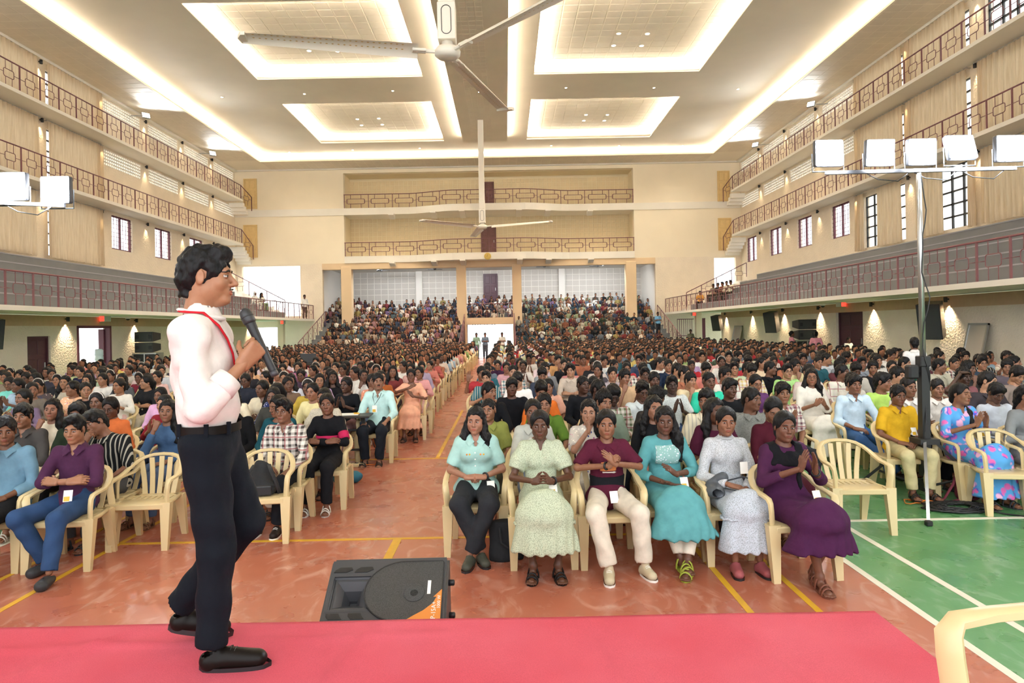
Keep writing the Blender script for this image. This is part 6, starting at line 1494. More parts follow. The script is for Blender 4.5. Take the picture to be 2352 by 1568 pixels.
HAIRW = {'pony': 'tied-back hair', 'long': 'long loose hair', 'bun': 'hair in a bun', 'band': 'white hairband', 'braid': 'braided hair', 'side': 'hair over one shoulder', 'scarf': 'headscarf', 'short': 'short hair', 'short2': 'short fringe', 'quiff': 'swept-up hair', 'curly': 'curly hair', 'crew': 'cropped hair'}
PATW = {'cloth_floral': 'floral ', 'cloth_print': 'printed ', 'cloth_check': 'checked ', 'cloth_stripe': 'striped ', 'cloth_dots': 'dotted ', 'cloth_bright': 'bright floral '}
# hand-placed: head centre in the photograph, sex, top colour, options
def Q(px, py, sex, col, pat=None, v=None, s=1.0, rz=0., skin=None, bot=None, lab=None, P=None): return dict(px=px, py=py, sex=sex, col=col, pat=pat, v=v, s=s, rz=rz, skin=skin, bot=bot, lab=lab, P=P)
BL = '#2d4670'
HI = dict(
 blue=Person('m', armL='lap', armR='face', head=(.45, .1, 0), hairs='short', collar=True, sleeve=.8),
 grey=Person('m', armL='knee', armR='lap', head=(.1, .02, 0), hairs='short2', collar=True, sleeve=.8, moust=.6, neck='v'),
 purple=Person('m', armL='fold', armR='fold', head=(.05, .12, 0), hairs='quiff', collar=True, sleeve=.62, neck='v', bmat='denim', shoes='croc', gaze=(0, -.4), joints=dict(knL=(.10, -.43, .50), anL=(.10, -.56, .1), toL=(.12, -.72, .03), knR=(-.26, -.36, .50), anR=(-.10, -.24, .1), toR=(-.14, -.39, .03))),
 stripe=Person('m', armL='knee', armR=((-.14, -.2, .74), (-.12, -.16, .98), (.5, .1, .85), (.3, .9, -.2), 'clasp'), head=(-.25, .2, -.35), hairs='short2', top='cloth_stripe', collar=True, sleeve=.55, bmat='denim', joints=dict(chest=(-.03, .07, .87), neck=(-.07, .03, .99), head=(-.11, -.02, 1.15), shL=(.13, .08, .96), shR=(-.18, .05, .955))),
 check=Person('m', armL='knee', armR='lap', head=(-.05, -.02, 0), hairs='quiff', specs=True, top='cloth_check', collar=True, sleeve=.9, neck='v', shoes='sneaker', gaze=(-.3, .2)),
 blackm=Person('m', armL='lap', armR='lap', head=(.1, .05, 0), hairs='curly', collar=True, sleeve=.9),
 teal=Person('f', armL='lap', armR='lap', head=(-.55, .18, 0), hairs='pony', sleeve=.9, neck='wide', closed=True),
 pink=Person('f', armL='fold', armR='fold', head=(.1, .0, -.08), hairs='pony', sleeve=.95, smile=.3, gaze=(.5, .1)),
 ruff=Person('f', armL='lap', armR='lap', head=(-.3, .02, 0), hairs='bun', sleeve=.4, puff=.014, top='cloth_print', neck='v', gaze=(-.4, .1)),
 teacher=Person('m', armL='knee', armR='knee', head=(.3, -.02, 0), hairs='short', collar=True, sleeve=.75, moust=1.5, neck='v', build=1.08, gaze=(.4, .2), shoes='sandal'),
 peach=Person('f', armL=((.27, -.02, .74), (.05, -.2, .80), (-.6, -.3, .7), (-.8, .4, -.2), 'flat'), armR=((-.28, -.04, .86), (-.03, -.18, .95), (.85, .1, .4), (.1, .5, -.8), 'flat'), head=(0, .03, 0), hairs='bun', specs=True, bottom='dress', sleeve=.5, hemz=.24, flare=1.2, shoes='sandal'),
 olive=Person('m', armL='lap', armR='lap', head=(-.2, -.02, 0), hairs='crew', collar=True, sleeve=.42, wide=1.08, build=1.05, gaze=(-.2, .2)),
 grclap=Person('f', armL='lap', armR=((-.2, -.14, .76), (.03, -.2, .96), (.2, -.2, .95), (.6, .7, 0), 'flat'), head=(-.05, .0, 0), hairs='pony', sleeve=.9, collar=True, neck='v', gaze=(-.3, .3)),
 flclap=Person('f', armL=((.22, -.14, .82), (.10, -.18, 1.03), (-.1, -.15, .98), (-1, .1, 0), 'flat'), armR=((-.16, -.16, .82), (-.02, -.19, 1.02), (.05, -.15, .98), (1, .1, 0), 'flat'), head=(-.1, .02, 0), hairs='side', top='cloth_floral', sleeve=.42, neck='v'),
 cream=Person('m', armL='lap', armR='lap', head=(-.5, .05, 0), hairs='short2', collar=True, sleeve=.5, moust=.9, neck='v', top='cloth_stripe'),
 maroonf=Person('f', armL='phone', armR='phone', head=(-.1, .4, 0), hairs='pony', sleeve=.55, puff=.008, neck='high', closed=True),
 checkb=Person('m', armL='lap', armR='clap', head=(-.15, .0, 0), hairs='short2', top='cloth_check', collar=True, sleeve=.45, neck='v', gaze=(-.5, .1)),
 saree=Person('f', armL='phone', armR='phone', head=(-.3, .0, 0), hairs='long', specs=True, bottom='dress', sleeve=.55, hemz=.12, build=1.1, smile=.6, flare=1.3, loose=.03),
 ltblue=Person('m', armL='knee', armR='lap', head=(-.05, .02, 0), hairs='short2', collar=True, sleeve=.72, bmat='denim', neck='v', shoes='croc', joints=dict(anL=(.1, -.62, .12), anR=(.22, -.6, .14), toL=(.02, -.76, .06), toR=(.32, -.74, .08))),
 lime=Person('m', armL='fold', armR='fold', head=(.75, .0, 0), hairs='short2', sleeve=.42, bmat='denim'),
 yellow=Person('m', armL='lap', armR='lap', head=(0, .12, 0), hairs='short', collar=True, sleeve=.42, neck='v', shoes='sandal'),
 bfloral=Person('f', armL='clap', armR='clap', head=(.3, -.05, .15), hairs='braid', top='cloth_bright', bmat='cloth_bright', bottom='dress', sleeve=.6, neck='v', hemz=.12, flare=1.8, closed=True, smile=.5),
 greyf=Person('f', armL='clap_low', armR='clap_low', head=(.45, .25, .05), hairs='side', sleeve=.75, smile=.3),
 armhead=Person('m', armL='lap', armR=((-.34, -.05, 1.0), (-.1, -.02, 1.26), (.9, .1, .0), (.1, .1, -1), 'relax'), head=(0, .05, .05), hairs='curly', sleeve=.42),
 glasw=Person('m', armL='lap', armR='lap', head=(.05, .35, 0), hairs='quiff', specs=True, collar=True, sleeve=.9, smile=.6),
 blackf=Person('f', armL='lap', armR='lap', head=(.05, .0, .1), hairs='long', sleeve=.9, smile=.3, gaze=(-.2, .2)),
 mode=Person('m', armL='lap', armR='lap', head=(.45, -.02, 0), hairs='crew', sleeve=.95),
 palef=Person('f', armL='clap', armR='clap', head=(-.15, .0, 0), hairs='band', sleeve=.5, smile=.5),
)
LIST = [
 # --- left of the aisle, first rows
 Q(12, 990, 'm', '#6f93a8', P='blue', bot='#1d1d20', rz=.1, skin='#70472f', lab='boy in light blue shirt with hand at his face at the left edge'),
 Q(62, 955, 'm', '#474341', P='grey', bot='#2c2a2c', skin='#8a5c42', lab='young man with moustache in charcoal shirt at the left, second row'),
 Q(179, 984, 'm', '#4a2743', P='purple', bot='#2c4468', skin='#9a6a4c', lab='boy in purple shirt and jeans sitting with arms crossed, front row left'),
 Q(186, 949, 'm', '#242e20', v=1, skin='#6a4431'), Q(250, 962, 'm', '#18191b', P='stripe', bot='#4c4d50', skin='#7a4f38', lab='young man in black striped shirt leaning with hand at his mouth'),
 Q(104, 941, 'f', '#e0d2bb', v=5, skin='#90604a'), Q(53, 914, 'f', '#6d5a70', v=2), Q(136, 894, 'f', '#e6b48f', pat='cloth_floral', v=7, skin='#7d523b'), Q(220, 924, 'f', '#d3c8ad', v=3), Q(293, 933, 'f', '#d4703d', v=8, skin='#5a3726'),
 Q(329, 935, 'f', '#7a1a26', v=2, s=.95, skin='#a06f52'), Q(380, 944, 'f', '#466184', v=5), Q(368, 908, 'f', '#d3a2c4', v=0, s=.95), Q(244, 872, 'f', '#ebe7e0', v=0), Q(279, 885, 'f', '#ebe5da', v=2, skin='#9a6848'), Q(320, 879, 'f', '#26262a', pat='cloth_print', v=7),
 Q(202, 894, 'f', '#131315', v=6), Q(152, 878, 'f', '#c6b8a2', pat='cloth_stripe', v=1), Q(184, 854, 'f', '#1f2340', v=0), Q(204, 863, 'f', '#b6c6a9', v=5), Q(127, 854, 'f', '#ccc6b4', v=1), Q(148, 853, 'f', '#c5cd99', v=8), Q(88, 885, 'f', '#4e4547', pat='cloth_floral', v=3), Q(68, 897, 'f', '#6b6158', v=6), Q(48, 885, 'f', '#a6bbcf', v=2), Q(22, 881, 'f', '#7bcdc1', v=8), Q(3, 901, 'f', '#eee8e0', v=6), Q(-4, 948, 'f', '#451a33', v=1), Q(57, 861, 'm', '#3a302c', v=1, s=.95), Q(79, 870, 'f', '#453832', v=4), Q(14, 867, 'f', '#8a7a6a', v=0),
 Q(232, 858, 'f', '#bfb27f', v=7), Q(258, 849, 'f', '#d9d5cc', v=0), Q(277, 846, 'f', '#c9b8b0', v=6), Q(295, 849, 'f', '#c2b9ae', v=2), Q(279, 861, 'f', '#8f8a92', v=3), Q(266, 872, 'f', '#5b5d62', v=1), Q(312, 858, 'f', '#d8c0bb', v=0), Q(341, 872, 'f', '#c5b684', v=1), Q(355, 867, 'f', '#e2bcb7', v=2), Q(368, 849, 'f', '#e9dfd4', v=2), Q(352, 854, 'f', '#cdd2d8', v=6), Q(330, 845, 'f', '#8a2434', v=0), Q(314, 844, 'f', '#a08d84', v=3), Q(365, 830, 'f', '#c7b49c', v=5),
 # --- left of the aisle, right of the speaker
 Q(561, 930, 'm', '#141416', P='blackm', bot='#c9b99c', skin='#5b3828', lab='boy in black pinstriped shirt half hidden behind the man on stage'),
 Q(603, 934, 'f', '#1c4d58', P='teal', skin='#7b5039', lab='girl in teal cardigan looking down, third row left of the aisle'),
 Q(661, 938, 'm', '#3a3230', P='check', bot='#1b1d22', skin='#7c523b', lab='boy with glasses in checked shirt behind the chair with the backpack'),
 Q(721, 930, 'f', '#17171b', P='pink', bot='#1c1c20', skin='#744a35', lab='girl in black top with pink stripe on the sleeve beside the aisle'),
 Q(742, 916, 'f', '#d5cab6', P='ruff', bot='#cfc8ba', skin='#8a5b40', lab='girl in ruffled printed blouse behind the girl with the pink stripe'),
 Q(658, 897, 'f', '#262c55', pat='cloth_dots', v=7, skin='#8a5c42'), Q(630, 911, 'f', '#3b3a35', v=0), Q(606, 893, 'f', '#d9ccb1', v=4), Q(567, 900, 'f', '#e6d8ba', v=0, skin='#9a6a4c'), Q(579, 872, 'f', '#2a2d38', v=8), Q(703, 899, 'f', '#ddd09b', v=0, skin='#93634a'), Q(729, 889, 'f', '#bfa244', v=3), Q(774, 885, 'f', '#15161a', v=2, skin='#4c2f22'), Q(691, 872, 'f', '#d9dae2', v=1), Q(637, 887, 'f', '#77604f', v=6), Q(657, 868, 'f', '#e5a591', v=3), Q(612, 868, 'f', '#cfb48e', v=7), Q(634, 861, 'f', '#c2c0b6', v=0), Q(724, 872, 'f', '#b298c6', v=1), Q(752, 868, 'f', '#1c1a1d', v=1), Q(710, 861, 'f', '#4f3b4b', v=8), Q(731, 859, 'f', '#6e6aa8', v=4), Q(770, 863, 'f', '#d5b2ae', v=6), Q(657, 847, 'f', '#e48b7c', v=8), Q(682, 844, 'f', '#a86c9a', v=2), Q(628, 844, 'f', '#d7c7b0', v=0), Q(736, 844, 'f', '#c6a046', v=3), Q(763, 844, 'f', '#ccccbb', v=2), Q(725, 830, 'f', '#5a6a86', v=8), Q(814, 864, 'f', '#e6e1da', v=5), Q(840, 878, 'f', '#e2957a', pat='cloth_floral', v=5),
 Q(863, 876, 'm', '#bfe0dc', P='teacher', bot='#1d2027', skin='#855a42', s=1.05, lab='man with thick moustache in pale cyan shirt sitting behind the small table'),
 Q(888, 865, 'f', '#9d5529', v=6), Q(934, 862, 'f', '#e8ac8e', P='peach', bot='#e8ac8e', skin='#6b4532', lab='girl in peach dress and glasses clapping on the aisle'),
 Q(958, 857, 'f', '#d69896', v=2), Q(946, 847, 'f', '#cfa39a', v=0), Q(967, 843, 'f', '#a697ad', v=8), Q(995, 829, 'f', '#b25d55', v=2, bot='#b5625a'), Q(1012, 822, 'f', '#d6c2b3', v=6), Q(859, 852, 'f', '#8c7d96', v=3), Q(846, 844, 'f', '#d9cfc0', v=6), Q(832, 843, 'f', '#caa58a', v=0), Q(793, 840, 'f', '#a53d3b', v=4), Q(798, 857, 'f', '#ddd6cc', v=7), Q(901, 840, 'f', '#43362f', v=1), Q(913, 840, 'f', '#e6ded2', v=7), Q(895, 853, 'f', '#7b3838', v=1), Q(871, 824, 'f', '#cbb78a', v=0), Q(850, 824, 'f', '#d6dbe0', v=3), Q(839, 823, 'f', '#8fb0a0', v=2), Q(826, 827, 'f', '#c59aa8', v=0), Q(807, 830, 'f', '#d0c3b5', v=6),
 # --- right of the aisle
 Q(1134, 943, 'm', '#8b8f49', P='olive', s=.94, skin='#8d5f45', bot='#4b4a3c', lab='chubby boy in olive shirt behind the woman in mint'),
 Q(1211, 944, 'f', '#c0c1b9', P='grclap', skin='#6a4330', bot='#7d8794', lab='girl in grey shirt with raised hand behind the woman in sage green'),
 Q(1251, 928, 'm', '#5a782d', v=0, s=.95, skin='#93644a', bot='#3c3f30'), Q(1135, 898, 'm', '#15161a', v=6, skin='#8a5c42', bot='#20222a'), Q(1167, 891, 'm', '#17181d', v=1, skin='#5b3828', bot='#20222a'), Q(1188, 873, 'm', '#ece7e2', v=5), Q(1243, 896, 'm', '#d56d2a', v=5), Q(1274, 889, 'm', '#d6a08a', v=0, s=.93),
 Q(1332, 884, 'm', '#1a1b20', P='mode', bot='#23252b', skin='#4b2f22', lab='young man in black long-sleeved shirt with yellow lettering, third row right'),
 Q(1360, 942, 'f', '#cac2b8', P='flclap', skin='#a8775c', bot='#c9c4bd', lab='girl in floral blouse with both hands raised behind the maroon T-shirt'),
 Q(1388, 924, 'm', '#8a9a88', v=3, skin='#8a5d44'), Q(1382, 896, 'm', '#2b2723', v=6, skin='#4b2f23'), Q(1362, 883, 'm', '#3d4148', v=0, s=.93), Q(1246, 859, 'm', '#3a3f4c', v=5), Q(1252, 848, 'm', '#8c8f93', v=3), Q(1170, 844, 'f', '#c6979c', v=0), Q(1197, 841, 'f', '#dcd2c8', v=2), Q(1180, 834, 'f', '#c7b29e', v=1), Q(1157, 838, 'f', '#3a2038', v=8, s=.95), Q(1138, 822, 'm', '#c5bfa9', v=4, s=.95), Q(1159, 820, 'f', '#ad3756', v=0), Q(1282, 827, 'm', '#c79766', v=1), Q(1215, 824, 'm', '#d6ccc0', v=7), Q(1312, 847, 'f', '#c68682', v=6), Q(1327, 850, 'm', '#c3b3a3', v=2), Q(1357, 851, 'f', '#47434a', v=4), Q(1372, 843, 'f', '#cdbfb8', v=3), Q(1388, 829, 'm', '#d8d8d4', v=1),
 Q(1461, 905, 'm', '#e2ebee', P='glasw', bot='#3a3f48', skin='#5a3828', lab='smiling boy with glasses in white shirt with pale blue sleeves'), Q(1442, 908, 'm', '#5d6b45', pat='cloth_check', v=5, skin='#3f281d'), Q(1435, 867, 'm', '#cfac87', v=3), Q(1411, 859, 'm', '#a0969e', v=0), Q(1503, 935, 'f', '#18181b', P='blackf', bot='#c98781', skin='#91624a', lab='girl in black and pink top with long hair behind the teal tunic'), Q(1523, 915, 'm', '#33302e', v=9), Q(1544, 884, 'm', '#cdd1cd', pat='cloth_print', v=7, skin='#3f281d'), Q(1502, 874, 'm', '#2c2d2c', v=8, skin='#553526'),
 Q(1589, 920, 'm', '#e9dfc3', P='cream', bot='#55524a', skin='#84573f', lab='young man with moustache in cream striped shirt looking left'), Q(1634, 877, 'm', '#33bd9b', v=4, skin='#5f3c2b', s=1.04), Q(1586, 874, 'm', '#e3d1aa', v=3, s=.95), Q(1558, 850, 'm', '#cad0a1', v=6), Q(1536, 840, 'm', '#1d2a3f', v=0), Q(1478, 861, 'm', '#c4ccbb', v=7), Q(1672, 891, 'm', '#17181c', v=1, skin='#553526'), Q(1667, 861, 'm', '#d3d3c8', pat='cloth_check', v=3), Q(1588, 840, 'm', '#ad2a31', v=4, s=.93), Q(1621, 848, 'm', '#c4766a', v=5), Q(1613, 819, 'm', '#edebe9', v=7), Q(1652, 826, 'f', '#d9b2ac', v=8), Q(1517, 834, 'm', '#e4e1da', v=6), Q(1475, 823, 'm', '#8ca6b6', pat='cloth_print', v=2), Q(1440, 847, 'f', '#b8a99b', v=0),
 Q(1645, 941, 'f', '#4b1a30', v=1, skin='#553526'), Q(1706, 922, 'm', '#8a8a85', pat='cloth_print', v=6, skin='#6b4431'), Q(1736, 880, 'f', '#5b3560', v=8, skin='#8a5c42'), Q(1750, 938, 'f', '#4b1725', P='maroonf', bot='#431521', skin='#7d523b', lab='girl in maroon blouse looking down behind the pale grey dress'),
 Q(1799, 903, 'm', '#6a4450', P='checkb', bot='#2d3037', skin='#85593f', lab='boy in pink and blue checked shirt behind the clapping woman in purple'), Q(1861, 856, 'm', '#d1c1bc', v=0, s=1.04), Q(1889, 866, 'f', '#ede8dd', P='saree', bot='#efeae0', skin='#8c5e45', s=1.04, lab='woman with glasses in white dress holding a phone, right block'), Q(1800, 851, 'm', '#a5d386', v=7), Q(1774, 847, 'm', '#14151a', v=6), Q(1723, 848, 'm', '#a6cacd', v=3, s=.93), Q(1827, 841, 'm', '#d6c497', v=3), Q(1935, 855, 'm', '#d9d9c6', pat='cloth_check', v=6), Q(1952, 878, 'm', '#d5cfc4', v=3, s=.93),
 Q(1974, 882, 'm', '#bccfdd', P='ltblue', bot='#31507b', skin='#7b5039', shoe='#c9b77c' if False else None, lab='young man in pale blue shirt and jeans with legs stretched, right block') if False else Q(1974, 882, 'm', '#bccfdd', P='ltblue', bot='#31507b', skin='#7b5039', lab='young man in pale blue shirt and jeans with legs stretched, right block'),
 Q(2026, 878, 'm', '#aed066', P='lime', bot='#4a5a3c', skin='#80543d', lab='young man in lime green T-shirt looking to the right'), Q(2085, 906, 'm', '#d6a726', P='yellow', s=.94, bot='#cdbf92', skin='#744a35', lab='boy in yellow shirt and khaki trousers behind the light stand'), Q(2063, 863, 'm', '#d5d1c8', v=3), Q(2169, 901, 'f', '#5aa2dc', P='bfloral', bot='#5aa2dc', skin='#85593f', lab='woman in bright blue and pink floral dress clapping with eyes closed'), Q(2194, 898, 'm', '#d6cfc7', v=0, s=.93), Q(2254, 871, 'm', '#85555a', P='armhead', bot='#2d2d31', skin='#3f281d', lab='young man in dusty mauve T-shirt with his arm on his head'), Q(2270, 905, 'm', '#c0c4cd', v=5, s=.93), Q(2324, 906, 'f', '#828587', P='greyf', bot='#a9abad', skin='#80543d', lab='woman in grey tunic looking down at the right edge'),
 Q(2294, 875, 'm', '#3a3438', v=6), Q(2313, 843, 'm', '#5a5058', v=9), Q(2338, 861, 'm', '#8a7a72', v=5), Q(2226, 847, 'm', '#3c3a3a', v=3), Q(2160, 840, 'm', '#b6b09d', v=6), Q(2138, 860, 'm', '#d6c9b8', v=4), Q(2042, 826, 'm', '#4a4a48', v=1), Q(2058, 826, 'm', '#c9b26a', v=4), Q(2079, 835, 'm', '#1f4a3a', v=6), Q(2006, 845, 'm', '#1d1d20', v=9), Q(2017, 829, 'm', '#d6d2cb', v=0), Q(1965, 849, 'm', '#b9b3a8', v=5), Q(2130, 894, 'm', '#e3ddd6', v=4), Q(2352, 880, 'm', '#a8744e', v=2),
]
AISLE = -1.15
people = []
for e in LIST:
    sex = e['sex']; L = seat_from_head(e['px'], e['py'], e['s'], sex, e['rz']); people.append((L.x, L.y, L.z, e))
# ease apart people whose heads in the photograph overlap (they lean; their seats do not)
pts = np.array([(p[0], p[1]) for p in people]); org = pts.copy(); fix = np.array(FOLK)
for _ in range(40):
    d = np.zeros_like(pts); allp = np.concatenate([pts, fix])
    for i in range(len(pts)):
        v = (pts[i]-allp)/np.array((.56, .80)); r_ = np.sqrt((v**2).sum(1)); r_[i] = 9; k_ = r_ < 1
        if k_.any(): d[i] += ((v[k_]/np.maximum(r_[k_], .05)[:, None])*(1-r_[k_])[:, None]*np.array((.56, .80))*.3).sum(0)
    pts = org+np.clip(pts+d-org, (-.16, -.25), (.16, .45))
people = [(float(q[0]), float(q[1]), p[2], p[3]) for q, p in zip(pts, people)]
# procedural rows behind
occ = [(p[0], p[1]) for p in people]+list(FOLK)
CF = ['#e2c9a8', '#c98f8a', '#d8d2c8', '#7a2a38', '#a0b6c8', '#e0b48c', '#3a3a46', '#8aa890', '#d6c06a', '#b89ac0', '#e8e2da', '#c4776a', '#5b6a8a', '#cfa0a4', '#2a2a30', '#d98a6a', '#93a86a', '#e9d3d8']
CM = ['#e6e2dc', '#23252b', '#3a4660', '#8a8f96', '#c9c2b0', '#5a3038', '#6f7f8f', '#b9c4a0', '#1b1c20', '#d6cdbb', '#4a5a48', '#a86a50', '#c8b06a', '#33404f', '#cdd3d8', '#7a7068', '#a8353b', '#2f5f6a']
DF = ['#e0d8cc', '#d8b8b0', '#3a2a34', '#8a7a6c', '#7a5058', '#a89484', '#4a2430', '#b39a82', '#2a2a32', '#56656a', '#9a8a5a', '#6f5a7a', '#c9beb2', '#8a5448', '#3f4a60', '#a07a7c', '#1c1c22', '#9a6450', '#d2c4b4', '#5a4a44']
DM = ['#dcd8d0', '#c9c4ba', '#1d1f24', '#2c3548', '#62666c', '#9a9484', '#43262c', '#4f5a66', '#868e72', '#17181b', '#a89f8e', '#35402f', '#7a4c3a', '#8a7a4a', '#262f3a', '#8f959a', '#544e48', '#6a2a2e', '#264048']
far = []
row = 0; y = 10.2
while y < 42.2:
    for side in (-1, 1):
        x = -1.97 if side < 0 else -.42; k = 0; lim = -13.6 if side < 0 else 11.6
        while (x > lim) if side < 0 else (x < lim):
            jx, jy = x+rg.uniform(-.06, .06), y+rg.uniform(-.09, .09)
            q = (PX+F*jx/jy, 0)
            ok = all((jx-a)**2*1.1+(jy-b)**2*.5 > .30 for a, b in occ)
            if ok and rg.random() > .03 and -60 < q[0] < 2420:
                # rows near the camera are only where the photograph shows them
                if jy > 12.5 or (side > 0 and jx < 6.4 and jy > 11.3) or (side < 0 and jy > 11.6):
                    sex = ('f' if rg.random() < .96 else 'm') if side < 0 else ('m' if rg.random() < .84 else 'f')
                    far.append((jx, jy, 0., dict(sex=sex, col=rg.choice(CF if sex == 'f' else CM), pat=rg.choice([None]*6+(['cloth_floral', 'cloth_print'] if sex == 'f' else ['cloth_check', 'cloth_stripe'])), v=None, s=rg.uniform(.93, 1.03), rz=0., skin=None, bot=None, lab=None, P=None)))
            x += side*rg.uniform(.56, .62); k += 1
    y += .86; row += 1
far.sort(key=lambda p: p[1]); NSING = 292-len(people)
single = people+far[:NSING]; rest = far[NSING:]
# rows and seats are counted for the labels
def rowseat():
    cells = {}
    for i, (x, y, z, e) in enumerate(single): cells.setdefault((x > AISLE, int((y-6.3)/.8)), []).append((abs(x-AISLE), i))
    out = {}
    for (sd, rw), L in cells.items():
        for k, (_, i) in enumerate(sorted(L)): out[i] = (sd, rw, k)
    return out
RS = rowseat()
for i, (x, y, z, e) in enumerate(single):
    sex = e['sex']; sd, rw, k = RS[i]; where = f'{ordinal(rw)} row {"right" if sd else "left"}, {ordinal(k)} from the aisle'
    if e['P']: ps = HI[e['P']]
    else:
        pool = LOW_F if sex == 'f' else LOW_M; ps = pool[e['v'] if e['v'] is not None else rg.randrange(len(pool)-(1 if rg.random() < .8 else 0))]
    rz = e['rz'] or rg.uniform(-.12, .12); who = 'girl' if sex == 'f' else 'boy'
    lab = e['lab'] or f'{who} in {PATW.get(e["pat"], "")}{cname(e["col"])} top, {HAIRW[ps.hairs]}, {where}'
    bot = e['bot'] or rg.choice(['#23262d', '#2d4061', '#4a4238', '#6a6250', '#1b1b1f'] if sex == 'm' else ['#d8cdbb', '#3a3a44', '#8f6a6a', '#c0a58a', '#55688a', '#d9b3ae'])
    zz = z if e['s'] == 1.0 or z else .43*(1-e['s'])
    o = add_person(ps, (x, y, zz), rz, lab, e['s'], skin=e['skin'] or rg.choice(SKINS), topc=e['col'], botc=bot if ps.bottom != 'dress' else e['col'], shoec=rg.choice(['#2a2320', '#6b4a36', '#d8d2c8', '#3a3a3c']), group='audience on the plastic chairs')
    if e['pat']:
        for ch in o.children:
            if ch.name.split('.')[0] in ('shirt', 'dress'): setmat(ch, e['pat'])
    near = y < 9.6 or (abs(x-AISLE) < 1.3 and y < 22)
    chair(x, y, rz, f'cream plastic armchair, {where}', full=near)
    e['obj'] = o
for e in LIST:
    if e['P'] == 'mode': 
        for t_, z_, c_ in (('MO', .92, 'paper'), ('DE', .87, 'line_yellow')): q = put('lettering', text_mesh(t_, .06, c_), e['obj']); q.matrix_basis = Matrix.Translation((.02, -.125 if z_ > .9 else -.13, z_)) @ Matrix.Rotation(PI/2-.15, 4, 'X')
    if e['P'] == 'pink': put('sleeve_stripe', MB().tube([Vector(HI['pink'].J['shL']).lerp(Vector(HI['pink'].A['L'][0]), t) for t in (.55, .85)], .062, 14).mesh('sleeve_stripe', 'cloth', True), e['obj'], color=srgb('#c02a58')); put('chest_stripe', MB().tube([(.0, .1, .74), (0, .1, .80)], .142, 20).mesh('chest_stripe', 'cloth', True), e['obj'], color=srgb('#c02a58')).scale = (1, .72, 1)
    if e['P'] == 'teacher': badge(e['obj'], (-.01, -.165, .80), rx=-.05, rz=0); put('lanyard', MB().tube([(.06, -.0, 1.02), (.05, -.09, .96), (-.01, -.155, .86), (-.05, -.09, .96), (-.06, 0, 1.02)], .005, 5).mesh('lanyard', 'plastic_dark', True), e['obj'])
    if e['P'] in ('olive', 'yellow', 'cream', 'bfloral', 'purple'): badge(e['obj'], (.07, -.16 if e['P'] != 'purple' else -.2, .76 if e['P'] != 'purple' else .64))
# ---------------------------------------------------------------- distant audience: one object nobody could count
vc = N('crowd_colour'); vc.b.inputs['Roughness'].default_value = .75; at_ = vc.add('ShaderNodeAttribute'); at_.attribute_name = 'Col'; vc.color(at_.outputs['Color']); vc.b.inputs['Specular IOR Level'].default_value = .2
def low_person(sex, var):
    """roles: 0 top, 1 skin, 2 hair, 3 bottom, 4 eye"""
    P = []
    def add(vq, role): P.append((np.asarray(vq[0], float), [list(q) for q in vq[1]], role))
    w = .155 if sex == 'f' else .178
    rings = [(.50, .15, .12, .07), (.64, .125, .1, .09), (.82, w*.9, .105, .1), (.93, w, .09, .105), (.985, w*.7, .07, .1), (1.02, .06, .055, .09)]
    V = []; n_ = 10
    for z, a, b, cy in rings: V += [(a*math.cos(2*PI*j/n_), cy+b*math.sin(2*PI*j/n_), z) for j in range(n_)]
    add((V, [(i*n_+j, i*n_+(j+1) % n_, (i+1)*n_+(j+1) % n_, (i+1)*n_+j) for i in range(len(rings)-1) for j in range(n_)]), 0)
    hx = (-.02, .02, .0)[var % 3]; yaw = (-.3, .15, .4, 0)[var % 4]
    def head_part(c, r, nu, nv, role, **k):
        v, q = sphere_np(c, r, nu, nv, **k); R_ = np.array(Matrix.Rotation(yaw, 3, 'Z')); v = v@R_.T+np.array((hx, .06, 1.16)); add((v, q), role)
    head_part((0, -.012, -.015), (.071, .088, .105), 10, 7, 1); head_part((0, -.098, -.025), (.012, .014, .02), 5, 4, 1)
    for sx in (-1, 1): head_part((sx*.029, -.086, .004), (.013, .008, .007), 6, 4, 4); head_part((sx*.029, -.088, .026), (.016, .006, .004), 5, 3, 2)
    head_part((0, -.083, -.066), (.018, .01, .005), 6, 3, 5)
    if sex == 'm':
        head_part((0, .026, .036), (.081, .092, .096), 10, 6, 2, v0=.1)
        head_part((0, .045, -.0), (.074, .07, .09), 8, 5, 2)
    else:
        head_part((0, .03, .034), (.08, .09, .094), 10, 6, 2, v0=.12); head_part((0, .05, -.02), (.076, .064, .10), 8, 5, 2)
        if var % 2: 
            for sx in (-1, 1): head_part((sx*.08, .02, -.13), (.035, .05, .15), 6, 5, 2)
        else: head_part((.03, .1, -.14), (.04, .035, .16), 6, 5, 2)
    mb = MB().tube([(0, .08, .98), (hx, .07, 1.09)], .048, 7, cap=False); add((mb.v, mb.f), 1)
    arms = (((.22, .05, .71), (.08, -.17, .65)), ((.23, .0, .73), (.04, -.22, .86)), ((.2, -.14, .72), (.04, -.1, 1.0)), ((.22, .05, .7), (.13, -.22, .6)))[var % 4]
    for sx in (-1, 1):
        a = arms if not (var % 4 == 2 and sx < 0) else ((.22, .05, .71), (.08, -.17, .65)); sh = (sx*w*.95, .1, .945); el = (sx*a[0][0], a[0][1], a[0][2]); wr = (sx*a[1][0], a[1][1], a[1][2])
        mb = MB().tube([sh, tuple((np.array(sh)+np.array(el))/2), el], [.055, .05, .046], 6); add((mb.v, [q for q in mb.f]), 0)
        mb = MB().tube([el, wr], [.038, .028], 6); add((mb.v, mb.f), 1 if var % 3 else 0); v, q = sphere_np((wr[0]*.8, wr[1]-.03, wr[2]+.03), (.03, .04, .045), 6, 4); add((v, q), 1)
        mb = MB().tube([(sx*.085, .05, .52), (sx*.11, -.4, .5), (sx*.1, -.42, .08)], [.09, .07, .045], 6); add((mb.v, mb.f), 3)
    return P
